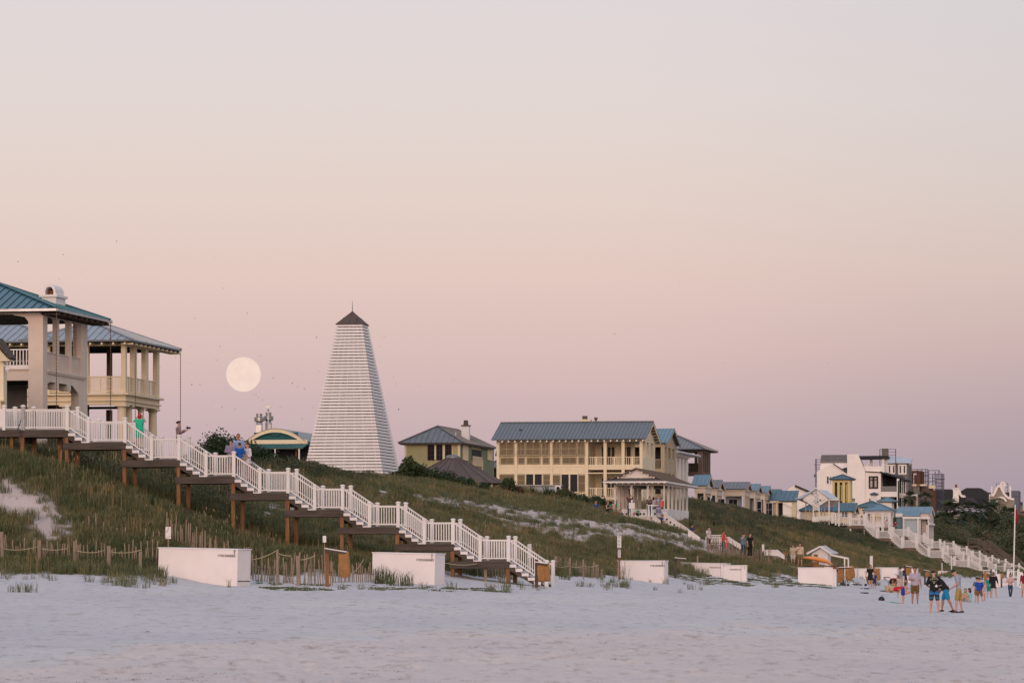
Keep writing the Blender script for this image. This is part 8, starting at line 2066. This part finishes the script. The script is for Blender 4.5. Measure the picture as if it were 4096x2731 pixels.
# --- on the sand behind them
person('bearded man in lilac short-sleeved shirt and brown shorts facing the camera', 3660, 2388, 186, 1.80, 176, pose(**{**dict(elR=(.27,.0,1.15), waR=(.08,.24,1.16)), 'waL': (-.28,.03,.88)}), 'tan', (.42,.37,.44), .8, botc=brn, build=1.18, hair=(.035,.02,.012))
person('blond boy in red shirt and blue shorts bending right down to the sand', 3612, 2390, 184, 1.42, 82, dict(lean(pose(elR=(.12,.18,1.24), waR=(.05,.42,1.30), elL=(-.12,.05,1.16), waL=(-.1,.10,.95), head=(0,.06,1.60)), 98), knR=(.08,-.03,.5), knL=(-.08,.03,.5)), 'fair', red, .5, botc=(.01,.05,.28), hair=(.32,.19,.07), child=True)
person('girl with blonde bowed head kneeling left of the seated girl in aqua', 3862, 2415, 212, 1.3, 165, pose(**SIT), 'fair', (.45,.33,.18), .5, botc=(.25,.5,.55), hair=(.22,.12,.05), hl='long', child=True)
person('dark-haired girl in aqua dress with hair bow sitting on the sand', 3880, 2416, 208, 1.35, 75, pose(**SIT), 'fair', (.25,.55,.60), .4, dress=.5, hair=(.04,.02,.012), hl='long', child=True)
person('stocky boy in royal blue T-shirt and brown shorts walking away', 3917, 2418, 205, 1.35, -20, pose(anR=(.2,.05,.22), knR=(.16,.12,.5), elL=(-.3,0,1.16), waL=(-.34,.06,.94), elR=(.3,0,1.16), waR=(.38,.1,.98)), 'fair', (.012,.07,.36), .8, botc=(.20,.10,.05), build=1.12, hair=(.10,.055,.03), child=True)
person('boy with dark hair mostly hidden behind the boy in royal blue', 3908, 2410, 216, 1.35, 20, pose(elL=(-.3,.04,1.16), waL=(-.42,.1,.98)), 'fair', (.10,.13,.25), .8, botc=(.22,.11,.06), hair=(.05,.03,.02), child=True)
person('blonde toddler in pink top and aqua skirt beside the boy in royal blue', 3938, 2404, 222, 1.05, 70, pose(), 'fair', (.62,.42,.42), .4, dress=.42, hair=(.42,.26,.12), hl='mid', child=True)
person('small girl with pale top and dark leggings by the ochre sack', 3924, 2362, 290, 1.25, 160, pose(**FOLD), 'fair', (.55,.50,.46), .6, bottom='shorts', botc=blk, hair=(.30,.2,.1), child=True)
person('child in green shorts set with a glowing red cap beside the woman in black dress', 3956, 2376, 254, 1.38, -25, pose(anL=(-.16,0,.09)), 'fair', (.01,.26,.24), .7, botc=(.01,.25,.23), hair=(.2,.1,.05), cap=(.9,.04,.03), child=True)
person('grey-blonde woman in short black dress with bare legs walking away', 3973, 2378, 250, 1.70, -10, pose(anR=(.22,0,.09), knR=(.17,.02,.5), waR=(.33,.06,.92), elR=(.27,0,1.15)), 'fair', blk, 1.6, dress=.42, hair=(.22,.15,.09), hl='mid')
person('dark-haired woman in flowered blouse and jeans walking toward the camera', 4041, 2395, 276, 1.66, 178, pose(**{**FOLD, 'anR': (.05,.16,.09), 'knR': (.08,.1,.5), 'anL': (-.06,-.1,.09)}), 'fair', topm=plaid('flowered_blouse', (.60,.45,.42), (.40,.22,.20), 22), sleeve=.9, bottom='trousers', botc=(.015,.06,.11), hair=(.03,.015,.012), hl='mid', shoes=navy)
person('person in dark red shirt and pale shorts cut by the right photo edge', 4096, 2370, 268, 1.82, 15, pose(), 'tan', (.20,.02,.03), 1.2, botc=(.5,.42,.36), hair=(.03,.02,.015))
person('woman with black hair in a bun and black top behind the boy with lettered shirt', 3735, 2368, 262, 1.66, 100, pose(**FOLD), 'fair', blk, .5, bottom='trousers', botc=blk, hair=(.015,.01,.01), hl='bun')
person('long-haired woman in black dress and sunglasses walking past the sacks', 3481, 2336, 277, 1.72, 168, pose(anR=(.02,.1,.09), knR=(.05,.1,.5), anL=(-.1,-.1,.09), elR=(.27,.0,1.15), waR=(.33,.08,.95)), 'fair', blk, .5, dress=.5, hair=(.02,.012,.01), hl='long')
person('child in dark blue half hidden behind the long-haired woman in black dress', 3498, 2336, 281, 1.2, 190, pose(), 'fair', (.03,.05,.14), .8, botc=(.03,.05,.12), hair=(.05,.03,.02), child=True)
person('bearded man in grey-blue shirt looking down by the stroller', 3605, 2342, 268, 1.80, 75, dict(lean(pose(**PHONE), 6)), 'fair', (.25,.28,.36), 1.2, botc=(.50,.38,.30), hair=(.02,.015,.012))
person('woman with long dark hair in navy top leaning behind the bearded man in grey-blue', 3624, 2340, 272, 1.60, 60, dict(lean(pose(), 15)), 'fair', navy, .3, botc=(.5,.35,.3), hair=(.03,.018,.012), hl='long')
person('woman in peach wrap sitting behind the boy in red with her legs stretched out', 3622, 2356, 250, 1.62, -80, pose(**{**SIT, 'anR': (.1,.85,.07), 'knR': (.12,.45,.3), 'anL': (-.1,.9,.07), 'knL': (-.12,.48,.28)}), 'fair', (.50,.33,.27), .4, dress=.5, hair=(.10,.05,.03), hl='long')
person('woman in tan crouching by the straw basket, head down', 3574, 2340, 262, 1.60, 120, pose(**SIT), 'tan', (.42,.26,.16), .5, botc=(.40,.25,.16), hair=(.12,.06,.03), hl='mid')
person('small child in pale pink standing between the crouching woman and the bearded man', 3592, 2344, 262, 1.15, 100, pose(**FOLD), 'fair', (.62,.48,.45), .6, dress=.4, hair=(.12,.07,.04), hl='mid', child=True)
# stroller
def stroller():
    p = on_sand(3572, 2336, 270); t = thing('stroller', 'black pushchair with red trim next to the bearded man', 'stroller', p); I = M['ink']; m = MB()
    for x in (-.3, .3): m.tube([(x, -.1, .12), (x*.8 - .1, 0, .75), (x*.6 - .45, 0, 1.05)], .02, 6)
    m.tube([(-.63, -.0, 1.05), (-.27, 0, 1.05)], .03, 6); m.build('frame', I, t)
    m = MB(); m.ball((.02, 0, .72), (.30, .26, .28), 12, 8); m.build('hood', I, t); m = MB(); m.bar((-.05, -.05, .95), (.42, -.05, 1.0), .3, .06); m.build('tray', cloth(red), t)
    for x in (-.32, .32):
        m = MB(); m.lathe([(.12, -.02), (.14, 0), (.12, .02)], (0, 0), 14); o = m.build('wheel', I, t); o.location = (x, -.15, .14); o.rotation_euler = (PI/2, 0, 0)
stroller()
# --- the couple and the seated woman
person('grey-haired woman in striped top and white shorts seen from behind beside the man in cream', 3172, 2258, 299, 1.64, -5, pose(), 'fair', topm=striped('striped_top', [(0, (.60,.50,.33)), (.5, (.30,.26,.17))], 9), sleeve=.6, botc=(.70,.62,.60), hair=(.18,.13,.10), z=P(0, 2260, 299).z, build=1.2)
person('big man in cream T-shirt and olive shorts lifting a hand to his chin', 3200, 2262, 298, 1.80, 178, pose(elR=(.3,.04,1.16), waR=(.06,.22,1.34)), 'fair', (.62,.47,.33), .8, botc=(.20,.16,.08), hair=(.08,.05,.03), z=P(0, 2264, 298).z, build=1.28)
person('white-haired woman in turquoise top sitting on the boardwalk edge', 3098, 2248, 297, 1.6, 200, pose(**{**SIT, 'anR': (.12,.66,-.05)}), 'fair', (.03,.42,.48), .5, botc=(.65,.58,.55), hair=(.45,.40,.36), z=P(0, 2248, 297).z)
# --- standing down the dune path
def path_person(lab, px, head_py, Y, h, **k):
    """people whose legs the grass hides: placed by the top of the head"""
    return person(lab, px, head_py, Y, h, z=P(px, head_py, Y).z - h*.985, **k)
path_person('man in black T-shirt at the top of the dark picket fence', 3000, 2133, 286, 1.80, yaw=215, top=blk, sleeve=.6, bottom='trousers', botc=blk)
path_person('man in grey-blue T-shirt and dark red cap shading his face', 2972, 2133, 288, 1.78, yaw=230, j=pose(elR=(.28,.12,1.3), waR=(.1,.2,1.55)), top=(.16,.22,.30), sleeve=.7, bottom='trousers', botc=(.03,.05,.08), cap=(.12,.02,.02), build=1.15)
path_person('man in coral shirt holding a small child, before the white stair wall', 2893, 2122, 292, 1.80, yaw=245, j=pose(**FOLD), top=(.55,.10,.06), sleeve=1.5, bottom='trousers', botc=(.08,.07,.08), skin='tan')
path_person('toddler in bright pink held by the man in coral shirt', 2907, 2142, 290.5, 1.0, yaw=80, top=(.80,.12,.20), sleeve=.8, bottom='trousers', botc=(.85,.13,.22), hair=(.04,.02,.02), child=True)
path_person('man in white T-shirt with a hand to his face, sitting back on the slope', 2834, 2108, 292, 1.78, yaw=225, j=pose(elR=(.26,.14,1.22), waR=(.06,.16,1.5)), top=(.62,.60,.66), sleeve=.7, botc=blk)
path_person('man in navy T-shirt and backpack at the lower end of the ramp', 2768, 2096, 296, 1.80, yaw=265, j=pose(**PHONE), top=(.02,.045,.12), sleeve=.6, botc=(.03,.03,.05), skin='tan')
# --- around the pavilion terrace
path_person('boy in blue T-shirt leaning on the ramp wall', 2648, 2058, 305, 1.5, yaw=250, j=pose(elR=(.22,.14,1.16), waR=(.1,.42,1.12)), top=(.015,.05,.22), sleeve=.5, botc=navy)
path_person('fair-haired woman in tan sitting below the ramp wall', 2655, 2086, 301, 1.6, yaw=190, top=(.34,.24,.18), sleeve=.5, hair=(.35,.17,.07), hl='mid')
path_person('grey-blond man in pale blue shirt below the terrace, looking at a phone', 2605, 2068, 303, 1.72, yaw=180, j=pose(**PHONE), top=(.48,.50,.62), sleeve=1, hair=(.30,.17,.09))
TZ = P(0, 2066, 313).z
def terr(lab, px, Y, h, **k): return person(lab, px, 2066, Y, h, z=TZ, **k)
t1 = terr('dark-haired woman in plaid shirt and jeans on the terrace taking a photo', 2598, 312.5, 1.66, yaw=170, j=pose(**PHONE), topm=plaid('plaid_shirt', (.12,.07,.06), (.04,.025,.03), 14), sleeve=1.4, bottom='trousers', botc=(.03,.07,.13), hair=(.03,.02,.015), hl='mid')
t2 = terr('woman in blue and lilac banded long dress holding up a white phone', 2634, 312.2, 1.74, yaw=175, j=pose(**PHONE), topm=striped('banded_dress', [(0, (.20,.17,.26)), (.4, (.45,.38,.46)), (.6, (.16,.15,.26))], 2.2), sleeve=.5, dress=1.25, hair=(.10,.06,.04), hl='bun')
camera_at(t2, (0, .42, 1.30), 'white phone held up by the woman in the banded dress', True, True)
t3 = terr('man in jeans with both arms raised behind the square white sign', 2519, 312.4, 1.80, yaw=180, j=pose(**ARMS_UP), top=(.10,.06,.07), sleeve=.5, bottom='trousers', botc=(.02,.035,.08), skin='tan')
terr('small boy in green T-shirt sitting on the terrace edge', 2553, 311.6, 1.25, yaw=120, j=pose(**SIT), top=(.03,.28,.16), sleeve=.5, botc=(.03,.03,.04), hair=(.30,.17,.08), child=True)
terr('person with dark hair in pale top behind the plaid-shirted woman', 2614, 315.5, 1.66, yaw=20, top=(.50,.42,.44), hl='mid'); terr('person with black hair and white top between the two photographing women', 2624, 316, 1.60, yaw=10, top=(.6,.55,.56)); terr('person in vivid orange top behind the woman in the banded dress', 2646, 315.6, 1.62, yaw=30, top=(.85,.13,.05))
# couple with baby and the seated row
path_person('man in bright green shirt holding a baby left of the terrace', 2454, 2001, 306, 1.84, yaw=180, j=pose(**FOLD), top=(.01,.25,.10), sleeve=.7, bottom='shorts', botc=(.01,.20,.09))
path_person('baby in pink seen from behind in the arms of the man in green', 2456, 2008, 304.5, .85, yaw=0, top=(.65,.35,.38), hair=(.05,.03,.02), child=True, botc=(.6,.35,.36), hl='mid')
path_person('blonde woman in black tank top turned toward the man in green', 2431, 2006, 305, 1.68, yaw=230, j=pose(**PHONE), top=blk, sleeve=0, hair=(.30,.19,.10), hl='mid', botc=blk)
path_person('balding man in blue T-shirt on the dune left of the couple', 2383, 2003, 320, 1.78, yaw=215, top=(.03,.07,.24), sleeve=.6, hair=(.10,.06,.04), botc=navy)
path_person('man in dark green shirt sitting in the grass, second from the left on the slope', 2285, 2034, 305, 1.75, yaw=200, top=(.02,.06,.06), sleeve=.7, hair=(.02,.015,.01), botc=blk)
path_person('man in mint green T-shirt sitting leftmost on the grassy slope', 2257, 2028, 306, 1.75, yaw=215, top=(.12,.34,.22), sleeve=.5, hair=(.04,.025,.02), botc=blk)
path_person('woman in grey-green with brown hair left of the terrace wall', 2482, 2037, 303, 1.66, yaw=225, top=(.12,.13,.12), sleeve=1.3, hair=(.10,.07,.05), hl='bun', botc=blk)
for px, py, sk, top, hc, hl, cp, lb in ((2394, 2042, 'fair', (.45,.22,.15), (.40,.24,.14), 'long', None, 'strawberry blonde woman with long hair sitting behind the sand ridge, leftmost head'), (2406, 2043, 'fair', (.25,.15,.12), (.02,.012,.01), 'long', None, 'young woman with long black hair sitting beside the strawberry blonde'), (2424, 2048, 'fair', (.25,.22,.20), (.12,.11,.10), 'short', None, 'grey-haired man sitting behind the sand ridge'),
    (2438, 2050, 'tan', (.30,.24,.16), (.04,.03,.02), 'short', None, 'dark-haired boy in tan between the grey-haired man and the red cap'), (2459, 2048, 'tan', (.05,.02,.02), (.02,.01,.01), 'short', (.45,.02,.03), 'person in red cap sitting in the row behind the sand ridge'), (2477, 2056, 'fair', (.30,.32,.30), (.05,.04,.03), 'short', (.04,.05,.06), 'person in dark cap and grey shirt, rightmost of the seated row')):
    path_person(lb, px, py, 301, 1.7, yaw=180 + (px % 7)*8, skin=sk, top=top, hair=hc, hl=hl, cap=cp, botc=blk)
# --- on the near stairs
def on_stair(lab, px, decky, h, y=.8, **k):
    x = S1.u(px, y); w = S1.w(x, y, 0); t = person(lab, px, decky, w.y, h, z=P(px, decky, w.y).z, **k); t.location.x = w.x; return t
s1 = on_stair('red-haired woman in mint green romper raising a white phone on the stairs', 558, 1792, 1.60, yaw=-5, j=pose(elR=(.30,.02,1.34), waR=(.10,.16,1.62), elL=(-.30,.02,1.34), waL=(-.10,.16,1.62)), topm=cloth((.03,.50,.30)), sleeve=.35, bottom='shorts', botm=cloth((.03,.50,.30)), hair=(.45,.04,.04), hl='mid', build=1.15)
camera_at(s1, (.03, .22, 1.72), 'white phone held above her head by the woman in mint green', True, True)
s2 = on_stair('dark-haired woman in patterned blouse aiming a black camera on the landing', 714, 1828, 1.66, y=1.1, yaw=-85, j=pose(elR=(.2,.12,1.2), waR=(.06,.34,1.36), elL=(-.2,.12,1.18), waL=(-.06,.40,1.30)), topm=plaid('patterned_blouse', (.10,.06,.07), (.35,.24,.24), 40), sleeve=1.6, bottom='trousers', botc=(.03,.025,.04), hair=(.015,.01,.01), hl='bun')
camera_at(s2, (0, .42, 1.42), 'black camera in the hands of the woman on the landing')
on_stair('boy in plaid shirt and grey shorts tilting his head toward the man', 922, 1895, 1.55, y=.5, yaw=165, j=pose(head=(-.05,.03,1.62), **{k: v for k, v in FOLD.items() if 'R' in k}), topm=plaid('blue_plaid', (.08,.07,.16), (.36,.30,.40), 34), sleeve=1.7, botc=(.35,.31,.30), hair=(.05,.025,.015))
on_stair('tall grey-haired man in pale blue shirt behind the boys on the landing', 953, 1895, 1.84, y=1.1, yaw=178, top=(.28,.36,.58), sleeve=1.6, bottom='trousers', botc=(.30,.26,.27), skin='tan', hair=(.22,.12,.07), build=1.1)
on_stair('boy in bright blue T-shirt with his back to the camera on the landing', 958, 1900, 1.48, y=.3, yaw=-15, j=pose(elR=(.26,.08,1.12), waR=(.42,.18,.98)), top=(.008,.10,.42), sleeve=.8, skin='tan', botc=(.22,.14,.08), hair=(.05,.03,.02))
on_stair('boy in long white shirt standing lowest in the family group on the steps', 991, 1915, 1.65, y=.7, yaw=125, j=pose(elR=(.2,.10,1.15), waR=(.06,.30,1.2), waL=(-.1,.2,.95)), top=(.66,.64,.70), sleeve=1.6, dress=.30, hair=(.025,.015,.012))
# --- far deck and gazebo
person('man in pale pink T-shirt with raised arms at the white far deck railing', 3424, 2112, 475.5, 1.80, 150, pose(elR=(.32,.06,1.45), waR=(.12,.16,1.66)), 'tan', (.60,.50,.52), .7, bottom='shorts', botc=(.03,.04,.08), z=P(0, 2112, 475.5).z, hl='short')
person('woman in black top leaning on the white far deck railing', 3447, 2112, 475.5, 1.62, 175, pose(**FOLD), 'tan', blk, .2, botc=blk, z=P(0, 2112, 475.5).z, hl='mid')
person('person in white sitting at the front corner of the gazebo', 3547, 2112, 502, 1.65, 160, pose(**CHAIR), 'fair', (.62,.55,.56), .6, z=P(0, 2116, 502).z, botc=wht)
person('person in dark red sitting in the shade right of the gazebo', 3582, 2112, 505, 1.6, 150, pose(**CHAIR), 'fair', (.22,.02,.03), .6, z=P(0, 2120, 505).z, botc=blk)
# far figures behind the girl with the red cap: the woman by the fountain
